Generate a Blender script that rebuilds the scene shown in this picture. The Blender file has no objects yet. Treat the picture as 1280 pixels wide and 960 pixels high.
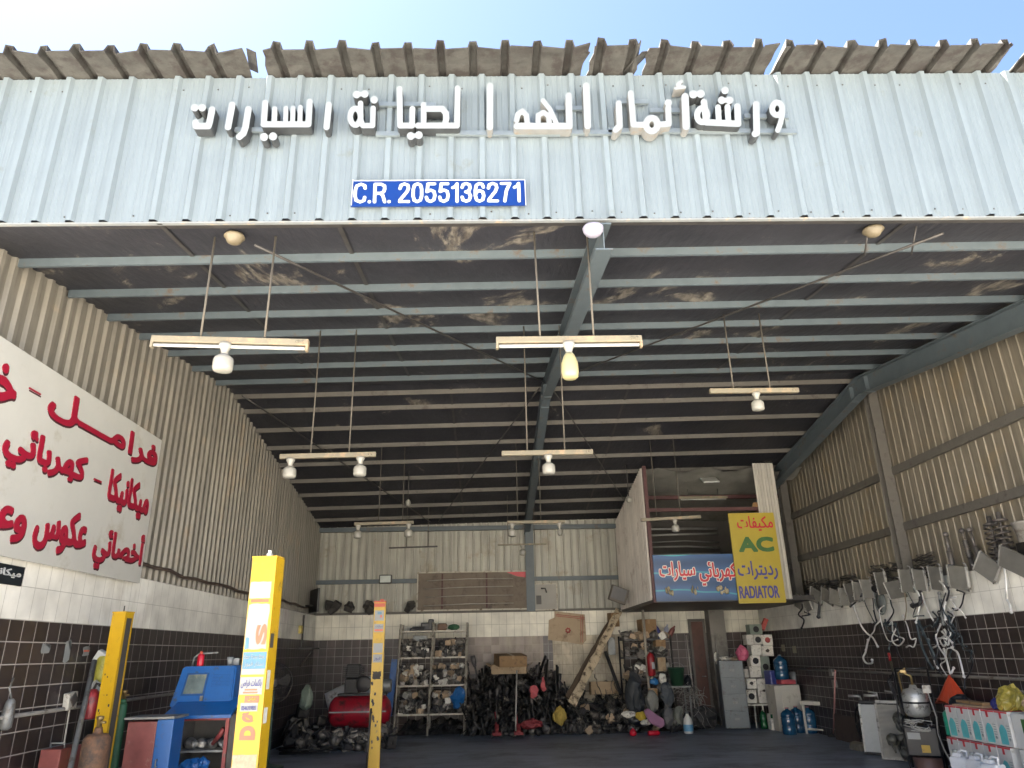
import bpy, bmesh, math, random
import numpy as np
from mathutils import Vector, Matrix, Euler
from math import sin, cos, pi, radians, atan, degrees, hypot
random.seed(7)
SC = bpy.context.scene
COL = SC.collection
# ------------------------------------------------------------------ camera, world, sun, exposure
FPX, PITCH, YAW, ROLL, EYE = 900.0, radians(20.45), atan(35/960), radians(-1.2), 1.6
CF = Vector((sin(YAW)*cos(PITCH), cos(YAW)*cos(PITCH), sin(PITCH)))
_r = CF.cross(Vector((0, 0, 1))).normalized(); _u = _r.cross(CF)
CR = cos(ROLL)*_r + sin(ROLL)*_u
CU = -sin(ROLL)*_r + cos(ROLL)*_u
cam = bpy.data.cameras.new('camera'); camo = bpy.data.objects.new('camera', cam); COL.objects.link(camo)
m3 = Matrix((CR, CU, -CF)).transposed()
camo.matrix_world = Matrix.Translation((0, 0, EYE)) @ m3.to_4x4()
cam.sensor_width = 36; cam.lens = FPX/1280*36; cam.clip_end = 2000; cam.clip_start = 0.05
SC.camera = camo
SUN_EL, SUN_AZ = radians(65), radians(-60)     # azimuth from +y (north) towards +x
w = bpy.data.worlds.new('World'); SC.world = w; w.use_nodes = True
nt = w.node_tree; bg = nt.nodes['Background']
sky = nt.nodes.new('ShaderNodeTexSky'); sky.sky_type = 'NISHITA'; sky.sun_disc = False
sky.sun_elevation = SUN_EL; sky.sun_rotation = SUN_AZ; sky.dust_density = 0.5; sky.air_density = 0.6; sky.ozone_density = 1.0
nt.links.new(sky.outputs[0], bg.inputs[0]); bg.inputs[1].default_value = 0.05
sl = bpy.data.lights.new('sun', 'SUN'); sl.energy = 5.0; sl.angle = radians(0.5); sl.color = (1, .95, .87)
so = bpy.data.objects.new('sun', sl); COL.objects.link(so)
sdir = Vector((sin(SUN_AZ)*cos(SUN_EL), cos(SUN_AZ)*cos(SUN_EL), sin(SUN_EL)))
so.rotation_euler = (-sdir).to_track_quat('-Z', 'Y').to_euler(); so.location = sdir*60
SC.view_settings.view_transform = 'Standard'; SC.view_settings.look = 'None'
SC.view_settings.exposure = 3.4; SC.view_settings.gamma = 1.0
SC.cycles.max_bounces = 10; SC.cycles.diffuse_bounces = 7

def W(px, py, ax, val):
    """point of a plane (axis, value) of the building that the photo shows at a pixel"""
    d = CF + CR*((px-640)/FPX) - CU*((py-480)/FPX)
    i = 'xyz'.index(ax); o = Vector((0, 0, EYE))
    return o + d*((val-o[i])/d[i])
def RC(x0, y0, x1, y1, Y):
    a = W(x0, (y0+y1)/2, 'y', Y).x; b = W(x1, (y0+y1)/2, 'y', Y).x
    c = W((x0+x1)/2, y0, 'y', Y).z; d = W((x0+x1)/2, y1, 'y', Y).z
    return a, b, d, c          # x0 x1 z0 z1
# ------------------------------------------------------------------ materials
MATS = {}
def nd(nt, t, **kw):
    n = nt.nodes.new(t)
    for k, v in kw.items(): setattr(n, k, v)
    return n
def pm(name, col, rough=.6, metal=0., var=.18, scale=6., bump=0., dirt=None, dirt_amt=.5, dirt_scale=3., streak=0., rnd=0., spec=.5, stretch=(1, 1, 1), bscale=None, alpha=None, trans=0.):
    if name in MATS: return MATS[name]
    m = bpy.data.materials.new(name); m.use_nodes = True; MATS[name] = m
    nt = m.node_tree; b = nt.nodes['Principled BSDF']; L = nt.links.new
    tc = nd(nt, 'ShaderNodeTexCoord'); mp = nd(nt, 'ShaderNodeMapping'); mp.inputs['Scale'].default_value = stretch
    L(tc.outputs['Object'], mp.inputs[0])
    n1 = nd(nt, 'ShaderNodeTexNoise'); n1.inputs['Scale'].default_value = scale; n1.inputs['Detail'].default_value = 6; n1.inputs['Roughness'].default_value = .65
    L(mp.outputs[0], n1.inputs[0])
    mr = nd(nt, 'ShaderNodeMapRange'); mr.inputs[1].default_value = .25; mr.inputs[2].default_value = .75
    mr.inputs[3].default_value = 1-var; mr.inputs[4].default_value = 1+var
    L(n1.outputs[0], mr.inputs[0])
    cur = nd(nt, 'ShaderNodeVectorMath', operation='SCALE'); cur.inputs[0].default_value = col
    L(mr.outputs[0], cur.inputs['Scale']); out = cur.outputs[0]
    if rnd:
        oi = nd(nt, 'ShaderNodeObjectInfo'); r2 = nd(nt, 'ShaderNodeMapRange'); r2.inputs[3].default_value = 1-rnd; r2.inputs[4].default_value = 1+rnd
        L(oi.outputs['Random'], r2.inputs[0]); s2 = nd(nt, 'ShaderNodeVectorMath', operation='SCALE'); L(out, s2.inputs[0]); L(r2.outputs[0], s2.inputs['Scale']); out = s2.outputs[0]
    if streak:
        m2 = nd(nt, 'ShaderNodeMapping'); m2.inputs['Scale'].default_value = (9, 9, .5); L(tc.outputs['Object'], m2.inputs[0])
        n2 = nd(nt, 'ShaderNodeTexNoise'); n2.inputs['Scale'].default_value = 1.2; n2.inputs['Detail'].default_value = 5; L(m2.outputs[0], n2.inputs[0])
        r3 = nd(nt, 'ShaderNodeMapRange'); r3.inputs[1].default_value = .3; r3.inputs[2].default_value = .7; r3.inputs[3].default_value = 1-streak; r3.inputs[4].default_value = 1+streak*.4
        L(n2.outputs[0], r3.inputs[0]); s3 = nd(nt, 'ShaderNodeVectorMath', operation='SCALE'); L(out, s3.inputs[0]); L(r3.outputs[0], s3.inputs['Scale']); out = s3.outputs[0]
    if dirt:
        n3 = nd(nt, 'ShaderNodeTexNoise'); n3.inputs['Scale'].default_value = dirt_scale; n3.inputs['Detail'].default_value = 8; n3.inputs['Roughness'].default_value = .7; L(tc.outputs['Object'], n3.inputs[0])
        r4 = nd(nt, 'ShaderNodeMapRange'); r4.inputs[1].default_value = .62-dirt_amt*.3; r4.inputs[2].default_value = .72-dirt_amt*.22; L(n3.outputs[0], r4.inputs[0])
        mx = nd(nt, 'ShaderNodeMix', data_type='RGBA'); L(r4.outputs[0], mx.inputs[0]); L(out, mx.inputs[6]); mx.inputs[7].default_value = (*dirt, 1); out = mx.outputs[2]
    L(out, b.inputs['Base Color']); b.inputs['Roughness'].default_value = rough; b.inputs['Metallic'].default_value = metal
    b.inputs['Specular IOR Level'].default_value = spec
    if trans: b.inputs['Transmission Weight'].default_value = trans
    if bump:
        bp = nd(nt, 'ShaderNodeBump'); bp.inputs['Strength'].default_value = bump; bp.inputs['Distance'].default_value = .02
        if bscale:
            nb = nd(nt, 'ShaderNodeTexNoise'); nb.inputs['Scale'].default_value = bscale; nb.inputs['Detail'].default_value = 5; L(tc.outputs['Object'], nb.inputs[0]); L(nb.outputs[0], bp.inputs['Height'])
        else: L(n1.outputs[0], bp.inputs['Height'])
        L(bp.outputs[0], b.inputs['Normal'])
    return m
def tile_mat(name, axis, col, grout, tw, th, off=(0, 0), rough=.25, var=.25, gw=.012, dirt=None, damt=.4, dsc=1.2, drips=0.):
    m = bpy.data.materials.new(name); m.use_nodes = True; nt = m.node_tree; b = nt.nodes['Principled BSDF']; L = nt.links.new
    tc = nd(nt, 'ShaderNodeTexCoord'); sp = nd(nt, 'ShaderNodeSeparateXYZ'); cb = nd(nt, 'ShaderNodeCombineXYZ')
    L(tc.outputs['Object'], sp.inputs[0]); L(sp.outputs[axis], cb.inputs[0]); L(sp.outputs['Z'], cb.inputs[1])
    ad = nd(nt, 'ShaderNodeVectorMath', operation='ADD'); ad.inputs[1].default_value = (off[0]+50*tw, off[1]+50*th, 0); L(cb.outputs[0], ad.inputs[0])
    br = nd(nt, 'ShaderNodeTexBrick', offset=0.0, squash=1.0); L(ad.outputs[0], br.inputs[0])
    br.inputs['Color1'].default_value = (*[c*(1-var) for c in col], 1); br.inputs['Color2'].default_value = (*[min(1, c*(1+var)) for c in col], 1)
    br.inputs['Mortar'].default_value = (*grout, 1); br.inputs['Scale'].default_value = 1; br.inputs['Mortar Size'].default_value = gw/2
    br.inputs['Mortar Smooth'].default_value = .1; br.inputs['Brick Width'].default_value = tw; br.inputs['Row Height'].default_value = th; br.inputs['Bias'].default_value = 0
    out = br.outputs[0]
    n3 = nd(nt, 'ShaderNodeTexNoise'); n3.inputs['Scale'].default_value = 2.2; n3.inputs['Detail'].default_value = 7; L(tc.outputs['Object'], n3.inputs[0])
    mr = nd(nt, 'ShaderNodeMapRange'); mr.inputs[1].default_value = .3; mr.inputs[2].default_value = .7; mr.inputs[3].default_value = .7; mr.inputs[4].default_value = 1.12; L(n3.outputs[0], mr.inputs[0])
    s = nd(nt, 'ShaderNodeVectorMath', operation='SCALE'); L(out, s.inputs[0]); L(mr.outputs[0], s.inputs['Scale']); out = s.outputs[0]
    if dirt:
        n4 = nd(nt, 'ShaderNodeTexNoise'); n4.inputs['Scale'].default_value = dsc; n4.inputs['Detail'].default_value = 8; n4.inputs['Roughness'].default_value = .7
        mp = nd(nt, 'ShaderNodeMapping'); mp.inputs['Scale'].default_value = (1, 1, .35); L(tc.outputs['Object'], mp.inputs[0]); L(mp.outputs[0], n4.inputs[0])
        r4 = nd(nt, 'ShaderNodeMapRange'); r4.inputs[1].default_value = .62-damt*.3; r4.inputs[2].default_value = .82-damt*.25; r4.inputs[4].default_value = .85; L(n4.outputs[0], r4.inputs[0])
        mx = nd(nt, 'ShaderNodeMix', data_type='RGBA'); L(r4.outputs[0], mx.inputs[0]); L(out, mx.inputs[6]); mx.inputs[7].default_value = (*dirt, 1); out = mx.outputs[2]
    L(out, b.inputs['Base Color'])
    r5 = nd(nt, 'ShaderNodeMapRange'); r5.inputs[3].default_value = rough; r5.inputs[4].default_value = rough+.35; L(n3.outputs[0], r5.inputs[0]); L(r5.outputs[0], b.inputs['Roughness'])
    bp = nd(nt, 'ShaderNodeBump'); bp.inputs['Strength'].default_value = .5; bp.inputs['Distance'].default_value = .004; bp.invert = True; L(br.outputs['Fac'], bp.inputs['Height']); L(bp.outputs[0], b.inputs['Normal'])
    return m
# ------------------------------------------------------------------ mesh builder
ROOTM = {}
def rootmat(o):
    while o.parent: o = o.parent
    return ROOTM.get(o.name, Matrix())
class MB:
    def __init__(s): s.bm = bmesh.new(); s.mi = 0
    def face(s, vs):
        f = s.bm.faces.new([s.bm.verts.new(v) for v in vs]); f.material_index = s.mi; return f
    def box(s, c, d, rot=None, taper=1., bev=0.):
        M = Matrix.Translation(c) @ (rot.to_matrix().to_4x4() if isinstance(rot, Euler) else rot if rot is not None else Matrix())
        x, y, z = d[0]/2, d[1]/2, d[2]/2
        r = bmesh.ops.create_cube(s.bm, size=1)
        for v in r['verts']:
            t = taper if v.co.z > 0 else 1
            v.co = M @ Vector((v.co.x*2*x*t, v.co.y*2*y*t, v.co.z*2*z))
        fs = {f for v in r['verts'] for f in v.link_faces}
        for f in fs: f.material_index = s.mi
        if bev:
            es = list({e for f in fs for e in f.edges})
            bmesh.ops.bevel(s.bm, geom=es, offset=bev, segments=2, affect='EDGES', profile=.5)
        return s
    def bx(s, x0, x1, y0, y1, z0, z1, bev=0.):
        return s.box(((x0+x1)/2, (y0+y1)/2, (z0+z1)/2), (abs(x1-x0), abs(y1-y0), abs(z1-z0)), bev=bev)
    def tube(s, pts, r, n=8, caps=True, r1=None):
        pts = [Vector(p) for p in pts]; rings = []
        N = len(pts); up = None
        for i, p in enumerate(pts):
            t = (pts[min(i+1, N-1)]-pts[max(i-1, 0)])
            if t.length < 1e-9: t = Vector((0, 0, 1))
            t.normalize()
            if up is None:
                up = Vector((0, 0, 1)) if abs(t.z) < .9 else Vector((1, 0, 0))
            a = t.cross(up)
            if a.length < 1e-4: a = t.cross(Vector((1, .3, .2)))
            a.normalize(); bb = a.cross(t).normalized(); up = bb
            rr = r if r1 is None else r+(r1-r)*i/max(1, N-1)
            rings.append([s.bm.verts.new(p+rr*(cos(2*pi*k/n)*a+sin(2*pi*k/n)*bb)) for k in range(n)])
        for i in range(N-1):
            for k in range(n):
                f = s.bm.faces.new((rings[i][k], rings[i][(k+1) % n], rings[i+1][(k+1) % n], rings[i+1][k])); f.material_index = s.mi; f.smooth = n > 5
        if caps:
            for rg in (rings[0][::-1], rings[-1]):
                f = s.bm.faces.new(rg); f.material_index = s.mi
        return s
    def lathe(s, prof, loc=(0, 0, 0), n=16, rot=None, sx=1., sy=1.):
        M = Matrix.Translation(loc) @ (rot.to_matrix().to_4x4() if rot is not None else Matrix())
        rings = []
        for r, z in prof:
            rings.append([s.bm.verts.new(M @ Vector((max(r, 1e-4)*cos(2*pi*k/n)*sx, max(r, 1e-4)*sin(2*pi*k/n)*sy, z))) for k in range(n)])
        for i in range(len(rings)-1):
            for k in range(n):
                f = s.bm.faces.new((rings[i][k], rings[i][(k+1) % n], rings[i+1][(k+1) % n], rings[i+1][k])); f.material_index = s.mi; f.smooth = True
        for rg in (rings[0][::-1], rings[-1]):
            f = s.bm.faces.new(rg); f.material_index = s.mi
        return s
    def prism(s, poly, d, M):
        """poly in local xy, depth d along local z, M places it"""
        a = [s.bm.verts.new(M @ Vector((p[0], p[1], 0))) for p in poly]; b = [s.bm.verts.new(M @ Vector((p[0], p[1], d))) for p in poly]
        n = len(poly)
        for f in (s.bm.faces.new(a[::-1]), s.bm.faces.new(b)): f.material_index = s.mi
        for i in range(n):
            f = s.bm.faces.new((a[i], a[(i+1) % n], b[(i+1) % n], b[i])); f.material_index = s.mi
        return s
    def jitter(s, a, sc=3., seed=0):
        from mathutils import noise
        for v in s.bm.verts: v.co += a*noise.noise_vector(v.co*sc+Vector((seed*7.3, seed*3.1, 0)))
        return s
    def build(s, name, mat, parent=None, smooth=False, local=False, label=None):
        bmesh.ops.recalc_face_normals(s.bm, faces=s.bm.faces)
        if parent is not None and not local:
            s.bm.transform(rootmat(parent).inverted())
        me = bpy.data.meshes.new(name); s.bm.to_mesh(me); s.bm.free()
        if smooth:
            for p in me.polygons: p.use_smooth = True
        for m in (mat if isinstance(mat, (list, tuple)) else [mat]): me.materials.append(m)
        o = bpy.data.objects.new(name, me); COL.objects.link(o)
        if parent is not None: o.parent = parent
        if label: o['label'] = label
        return o
def thing(name, label, cat, loc=(0, 0, 0), rot=(0, 0, 0), group=None):
    o = bpy.data.objects.new(name, None); COL.objects.link(o); o.location = loc; o.rotation_euler = rot; o.empty_display_size = .1
    o['label'] = label; o['category'] = cat
    if group: o['group'] = group
    ROOTM[o.name] = Matrix.LocRotScale(Vector(loc), Euler(rot), None)
    return o
def tag(o, label, cat, group=None):
    o['label'] = label; o['category'] = cat
    if group: o['group'] = group
    return o
def struct(o): o['kind'] = 'structure'; return o
def dup(root, loc, rot=(0, 0, 0), label=None, scale=None):
    r = root.copy(); COL.objects.link(r); r.location = loc; r.rotation_euler = rot
    if scale: r.scale = scale if not isinstance(scale, (int, float)) else (scale,)*3
    if label: r['label'] = label
    for ch in list(root.children):
        c = ch.copy(); COL.objects.link(c); c.parent = r
        for g in list(ch.children):
            d = g.copy(); COL.objects.link(d); d.parent = c
    return r
# ------------------------------------------------------------------ lettering
AR = {}
def _ar():
    base = 0xFE80
    tbl = [('ء', 1), ('آ', 2), ('أ', 2), ('ؤ', 2), ('إ', 2), ('ئ', 4), ('ا', 2), ('ب', 4), ('ة', 2), ('ت', 4), ('ث', 4), ('ج', 4), ('ح', 4), ('خ', 4), ('د', 2), ('ذ', 2), ('ر', 2), ('ز', 2), ('س', 4), ('ش', 4), ('ص', 4), ('ض', 4), ('ط', 4), ('ظ', 4), ('ع', 4), ('غ', 4), ('ف', 4), ('ق', 4), ('ك', 4), ('ل', 4), ('م', 4), ('ن', 4), ('ه', 4), ('و', 2), ('ى', 2), ('ي', 4)]
    for ch, n in tbl:
        AR[ch] = [chr(base+i) for i in range(n)]; base += n
    AR['ـ'] = ['ـ']*4
_ar()
def shape_ar(t, join_end=False):
    if t[0] not in AR: return t
    out = []
    for i, c in enumerate(t):
        if c not in AR: out.append(c); continue
        f = AR[c]; pv = t[i-1] if i else ' '; nx = t[i+1] if i+1 < len(t) else ('ـ' if join_end else ' ')
        jp = pv in AR and len(AR[pv]) == 4; jn = len(f) == 4 and nx in AR and len(AR[nx]) > 1
        if len(f) == 1: out.append(f[0])
        elif len(f) == 2: out.append(f[1] if jp else f[0])
        else: out.append(f[3] if jp and jn else f[1] if jp else f[2] if jn else f[0])
    return ''.join(out[::-1])
def text_mesh(body, bold=0., depth=.004):
    c = bpy.data.curves.new('lettering', 'FONT'); c.body = body; c.size = 1; c.offset = bold; c.extrude = .5; c.resolution_u = 4
    o = bpy.data.objects.new('lettering', c); COL.objects.link(o)
    dg = bpy.context.evaluated_depsgraph_get(); me = bpy.data.meshes.new_from_object(o.evaluated_get(dg))
    bpy.data.objects.remove(o); bpy.data.curves.remove(c)
    return me
def text(body, org, u, v, wid, hei, mat, parent, name='lettering', bold=0., depth=.004, mirror=False):
    """body fitted to a wid x hei box; org = lower-left corner, u right, v up, stands off by depth along u x v"""
    me = text_mesh(body, bold); n = Vector(u).cross(Vector(v)).normalized()
    xs = [q.co.x for q in me.vertices]; ys = [q.co.y for q in me.vertices]
    x0, x1, y0, y1 = min(xs), max(xs), min(ys), max(ys)
    Mi = rootmat(parent).inverted() if parent is not None else Matrix()
    for q in me.vertices:
        p = Vector(org)+Vector(u)*((q.co.x-x0)/(x1-x0)*wid)+Vector(v)*((q.co.y-y0)/(y1-y0)*hei)+n*(depth*(q.co.z+.5))
        q.co = Mi @ p
    me.materials.clear(); me.materials.append(mat)
    o = bpy.data.objects.new(name, me); COL.objects.link(o); o.parent = parent
    return o
def march(D, lo, res):
    nx, ny = D.shape; seg = {}; ins = D < 0
    D = np.where(np.abs(D) < 1e-6, 1e-6, D)
    s4 = ins[:-1, :-1].astype(int)+2*ins[1:, :-1]+4*ins[1:, 1:]+8*ins[:-1, 1:]
    tb = {1: [(3, 0)], 2: [(0, 1)], 3: [(3, 1)], 4: [(1, 2)], 5: [(3, 2), (1, 0)], 6: [(0, 2)], 7: [(3, 2)], 8: [(2, 3)], 9: [(2, 0)], 10: [(0, 3), (2, 1)], 11: [(2, 1)], 12: [(1, 3)], 13: [(1, 0)], 14: [(0, 3)]}
    for i, j in zip(*np.nonzero((s4 > 0) & (s4 < 15))):
        i, j = int(i), int(j); E = (('h', i, j), ('v', i+1, j), ('h', i, j+1), ('v', i, j))
        for a, b in tb[int(s4[i, j])]: seg[E[a]] = E[b]
    def P(e):
        i, j = e[1], e[2]; k, l = (i+1, j) if e[0] == 'h' else (i, j+1)
        t = D[i, j]/(D[i, j]-D[k, l]); return (lo[0]+(i+t*(k-i))*res, lo[1]+(j+t*(l-j))*res)
    loops = []
    while seg:
        st, nx_ = seg.popitem(); lp = [P(st)]; e = nx_
        while e != st and e in seg: lp.append(P(e)); e = seg.pop(e)
        if len(lp) > 5: loops.append(lp)
    return loops
GLY = {}
def glyph_loops(body, wid, hei, fat):
    """outline of a word fitted to wid x hei and fattened, loops in metres from its lower left corner"""
    fat = min(fat, hei*.2, wid*.2); me = text_mesh(body); me.calc_loop_triangles(); V = np.array([q.co[:] for q in me.vertices]); lo, hi = V[:, :2].min(0), V[:, :2].max(0)
    V = (V[:, :2]-lo)/(hi-lo)*np.array([wid-2*fat, hei-2*fat])+fat
    res = max(hei/84, wid/520); pad = 6; nx, ny = int(wid/res)+2*pad, int(hei/res)+2*pad; M = np.zeros((nx, ny))
    for t in me.loop_triangles:
        if abs(t.normal.z) < .5: continue
        a, b, c = V[list(t.vertices)]/res+pad
        x0, y0 = np.floor(np.minimum(np.minimum(a, b), c)).astype(int); x1, y1 = np.ceil(np.maximum(np.maximum(a, b), c)).astype(int)+1
        X, Y = np.meshgrid(np.arange(x0, x1), np.arange(y0, y1), indexing='ij')
        d = (b[0]-a[0])*(c[1]-a[1])-(b[1]-a[1])*(c[0]-a[0])
        if abs(d) < 1e-9: continue
        u = ((X-a[0])*(c[1]-a[1])-(Y-a[1])*(c[0]-a[0]))/d; v = ((b[0]-a[0])*(Y-a[1])-(b[1]-a[1])*(X-a[0]))/d
        M[x0:x1, y0:y1] = np.maximum(M[x0:x1, y0:y1], (u >= -.02) & (v >= -.02) & (u+v <= 1.02))
    bpy.data.meshes.remove(me)
    r = fat/res; k = int(math.ceil(r)); D = M.copy()
    for dx in range(-k, k+1):
        for dy in range(-k, k+1):
            if 0 < hypot(dx, dy) <= r+.3: D = np.maximum(D, np.roll(np.roll(M, dx, 0), dy, 1))
    for _ in range(1):
        D = (D*3+np.roll(D, 1, 0)+np.roll(D, -1, 0)+np.roll(D, 1, 1)+np.roll(D, -1, 1))/7
    return march(.5-D, (-pad*res, -pad*res), res)
def word(body, org, u, v, wid, hei, mat, parent, fat=.01, depth=.006, name='lettering'):
    lp = glyph_loops(body, wid, hei, fat); u, v, o = Vector(u), Vector(v), Vector(org); n = u.cross(v).normalized()
    lp = [[(x, -y) for x, y in l] for l in lp]
    return extrude_loops(lp, lambda x, y: o+u*x-v*y+n*depth, -n*depth, name, [mat, mat], parent)
def contours(strokes, res=1.0, pad=4):
    """strokes: (points, width); returns closed loops round their union"""
    pts = np.array([p for s, w_ in strokes for p in s], float); mw = max(w_ for _, w_ in strokes)
    lo = pts.min(0)-mw/2-pad; hi = pts.max(0)+mw/2+pad
    nx, ny = int((hi[0]-lo[0])/res)+2, int((hi[1]-lo[1])/res)+2
    X, Y = np.meshgrid(lo[0]+np.arange(nx)*res, lo[1]+np.arange(ny)*res, indexing='ij'); D = np.full(X.shape, 1e9)
    for s, w_ in strokes:
        s = [np.array(p, float) for p in s]
        if len(s) == 1: s = s*2
        for a, b in zip(s[:-1], s[1:]):
            ab = b-a; L2 = max(1e-9, ab@ab); t = np.clip(((X-a[0])*ab[0]+(Y-a[1])*ab[1])/L2, 0, 1)
            D = np.minimum(D, np.hypot(X-a[0]-t*ab[0], Y-a[1]-t*ab[1])-w_/2)
    return march(D, lo, res)
def extrude_loops(loops, fn, depth_vec, name, mats, parent):
    """fill loops (with holes) and give them depth; fn maps 2d to world, depth_vec points from face back"""
    c = bpy.data.curves.new('outline', 'CURVE'); c.dimensions = '2D'; c.fill_mode = 'BOTH'; c.extrude = .5
    for lp in loops:
        s = c.splines.new('POLY'); s.points.add(len(lp)-1); s.use_cyclic_u = True
        for q, p in zip(s.points, lp): q.co = (p[0], -p[1], 0, 1)
    o = bpy.data.objects.new('outline', c); COL.objects.link(o)
    dg = bpy.context.evaluated_depsgraph_get(); me = bpy.data.meshes.new_from_object(o.evaluated_get(dg))
    bpy.data.objects.remove(o); bpy.data.curves.remove(c)
    me.materials.clear()
    for m in mats: me.materials.append(m)
    for p in me.polygons: p.material_index = 0 if p.normal.z > .7 else 1
    Mi = rootmat(parent).inverted(); dv = Vector(depth_vec)
    for q in me.vertices: q.co = Mi @ (fn(q.co.x, -q.co.y)+dv*(.5-q.co.z))
    o = bpy.data.objects.new(name, me); COL.objects.link(o); o.parent = parent
    return o
# ------------------------------------------------------------------ the building
XL, XLM, XR, XRM, YF, YB = -4.06, -4.13, 6.42, 6.60, 5.0, 17.85
RIDGE = 10.9
def zr(x, y):
    b = 4.99+.135*(y-5.66) if y <= RIDGE else 4.62+.155*(YB-y)
    return b+.018*(x+.5)
M_white_tile_x = tile_mat('white_wall_tiles_side', 'Y', (.80, .79, .73), (.46, .45, .41), .2, .275, (0, -1.95), .3, .04, .006, (.42, .39, .33), .2, 1.0)
M_white_tile_y = tile_mat('white_wall_tiles_back', 'X', (.80, .77, .66), (.40, .38, .31), .178, .275, (0.06, -1.95), .3, .08, .008, (.46, .41, .3), .25, 1.3)
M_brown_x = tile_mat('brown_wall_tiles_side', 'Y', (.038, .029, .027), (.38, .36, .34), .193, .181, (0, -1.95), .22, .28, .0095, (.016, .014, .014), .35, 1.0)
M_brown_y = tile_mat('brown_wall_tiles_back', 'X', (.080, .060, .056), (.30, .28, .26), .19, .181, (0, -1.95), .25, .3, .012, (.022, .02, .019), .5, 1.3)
M_patch_tile = tile_mat('faded_wall_tiles', 'X', (.33, .28, .25), (.38, .34, .28), .19, .181, (0, -1.95), .4, .25, .01, (.48, .42, .33), .5, 1.6)
M_cream_tile = tile_mat('cream_wall_tiles', 'X', (.60, .53, .40), (.36, .31, .24), .25, .22, (0, 0), .4, .1, .01, (.16, .13, .1), .45, 2.2)
M_metal_l = pm('beige_sheet_metal', (.215, .20, .168), .5, .25, .1, 3, .0, (.24, .20, .15), .2, 1.2, streak=.3)
M_metal_r = pm('tan_sheet_metal', (.235, .208, .162), .5, .2, .1, 3, .0, (.22, .18, .12), .25, 1.2, streak=.35)
M_metal_b = pm('grey_sheet_metal', (.36, .355, .31), .5, .2, .1, 3, .0, (.25, .23, .18), .25, 1.5, streak=.35)
M_steel = pm('painted_blue_grey_steel', (.085, .107, .120), .5, .1, .15, 5, .05, (.10, .075, .055), .18, 5)
M_steel_b = pm('dusty_brown_steel', (.115, .108, .095), .6, .1, .2, 5, .05, (.07, .06, .055), .25, 5)
M_fascia = pm('white_ribbed_sheet', (.150, .183, .204), .42, .05, .06, 2.5, .0, (.13, .15, .15), .05, 3.2, streak=.10)
M_trim = pm('white_metal_trim', (.2, .215, .22), .45, .1, .12, 8, .0, (.33, .27, .2), .25, 8)
M_sheet_old = pm('weathered_roof_sheet', (.046, .045, .041), .8, .1, .35, 9, .3, (.026, .022, .02), .5, 6)
M_floor = pm('stained_dark_floor', (.26, .30, .36), .42, 0, .3, 1.6, .12, (.11, .125, .15), .45, .8, bscale=40, stretch=(.5, 2.2, 1))
M_ground = pm('pale_sandy_concrete', (.68, .63, .55), .85, 0, .1, .6, .2, (.5, .45, .37), .3, .3, bscale=30)
def roof_mat():
    m = bpy.data.materials.new('dark_insulated_roof_underside'); m.use_nodes = True; nt = m.node_tree; b = nt.nodes['Principled BSDF']; L = nt.links.new
    tc = nd(nt, 'ShaderNodeTexCoord')
    mp = nd(nt, 'ShaderNodeMapping'); mp.inputs['Scale'].default_value = (1.1, .75, 1); L(tc.outputs['Object'], mp.inputs[0])
    n = nd(nt, 'ShaderNodeTexNoise'); n.inputs['Scale'].default_value = .9; n.inputs['Detail'].default_value = 9; n.inputs['Roughness'].default_value = .72; n.inputs['Distortion'].default_value = .6; L(mp.outputs[0], n.inputs[0])
    # torn away lining, mostly near the open front
    sp = nd(nt, 'ShaderNodeSeparateXYZ'); L(tc.outputs['Object'], sp.inputs[0])
    r = nd(nt, 'ShaderNodeMapRange'); r.inputs[1].default_value = 5; r.inputs[2].default_value = 10; r.inputs[3].default_value = .578; r.inputs[4].default_value = .66; L(sp.outputs['Y'], r.inputs[0])
    sb = nd(nt, 'ShaderNodeMath', operation='SUBTRACT'); L(n.outputs[0], sb.inputs[0]); L(r.outputs[0], sb.inputs[1])
    r2 = nd(nt, 'ShaderNodeMapRange'); r2.inputs[1].default_value = 0; r2.inputs[2].default_value = .05; L(sb.outputs[0], r2.inputs[0])
    n2 = nd(nt, 'ShaderNodeTexNoise'); n2.inputs['Scale'].default_value = 14; n2.inputs['Detail'].default_value = 6
    m2 = nd(nt, 'ShaderNodeMapping'); m2.inputs['Scale'].default_value = (1, .25, 1); L(tc.outputs['Object'], m2.inputs[0]); L(m2.outputs[0], n2.inputs[0])
    rp = nd(nt, 'ShaderNodeValToRGB'); rp.color_ramp.elements[0].position = .35; rp.color_ramp.elements[0].color = (.05, .042, .035, 1); rp.color_ramp.elements[1].position = .7; rp.color_ramp.elements[1].color = (.22, .20, .165, 1); L(n2.outputs[0], rp.inputs[0])
    r3 = nd(nt, 'ShaderNodeValToRGB'); r3.color_ramp.elements[0].position = .3; r3.color_ramp.elements[0].color = (.014, .015, .020, 1); r3.color_ramp.elements[1].position = .75; r3.color_ramp.elements[1].color = (.030, .030, .037, 1); L(n.outputs[0], r3.inputs[0])
    mx = nd(nt, 'ShaderNodeMix', data_type='RGBA'); L(r2.outputs[0], mx.inputs[0]); L(r3.outputs[0], mx.inputs[6]); L(rp.outputs[0], mx.inputs[7]); L(mx.outputs[2], b.inputs['Base Color'])
    b.inputs['Roughness'].default_value = .6
    bp = nd(nt, 'ShaderNodeBump'); bp.inputs['Strength'].default_value = .5; bp.inputs['Distance'].default_value = .03; L(n2.outputs[0], bp.inputs['Height']); L(bp.outputs[0], b.inputs['Normal'])
    return m
M_roof = roof_mat()
g = MB(); g.bx(-150, 150, -150, 150, -.3, -.006); struct(g.build('ground', M_ground))
g = MB(); g.bx(XL-.2, XR+.2, YF-.6, YB+.2, -.2, 0); struct(g.build('floor', M_floor))
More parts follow.
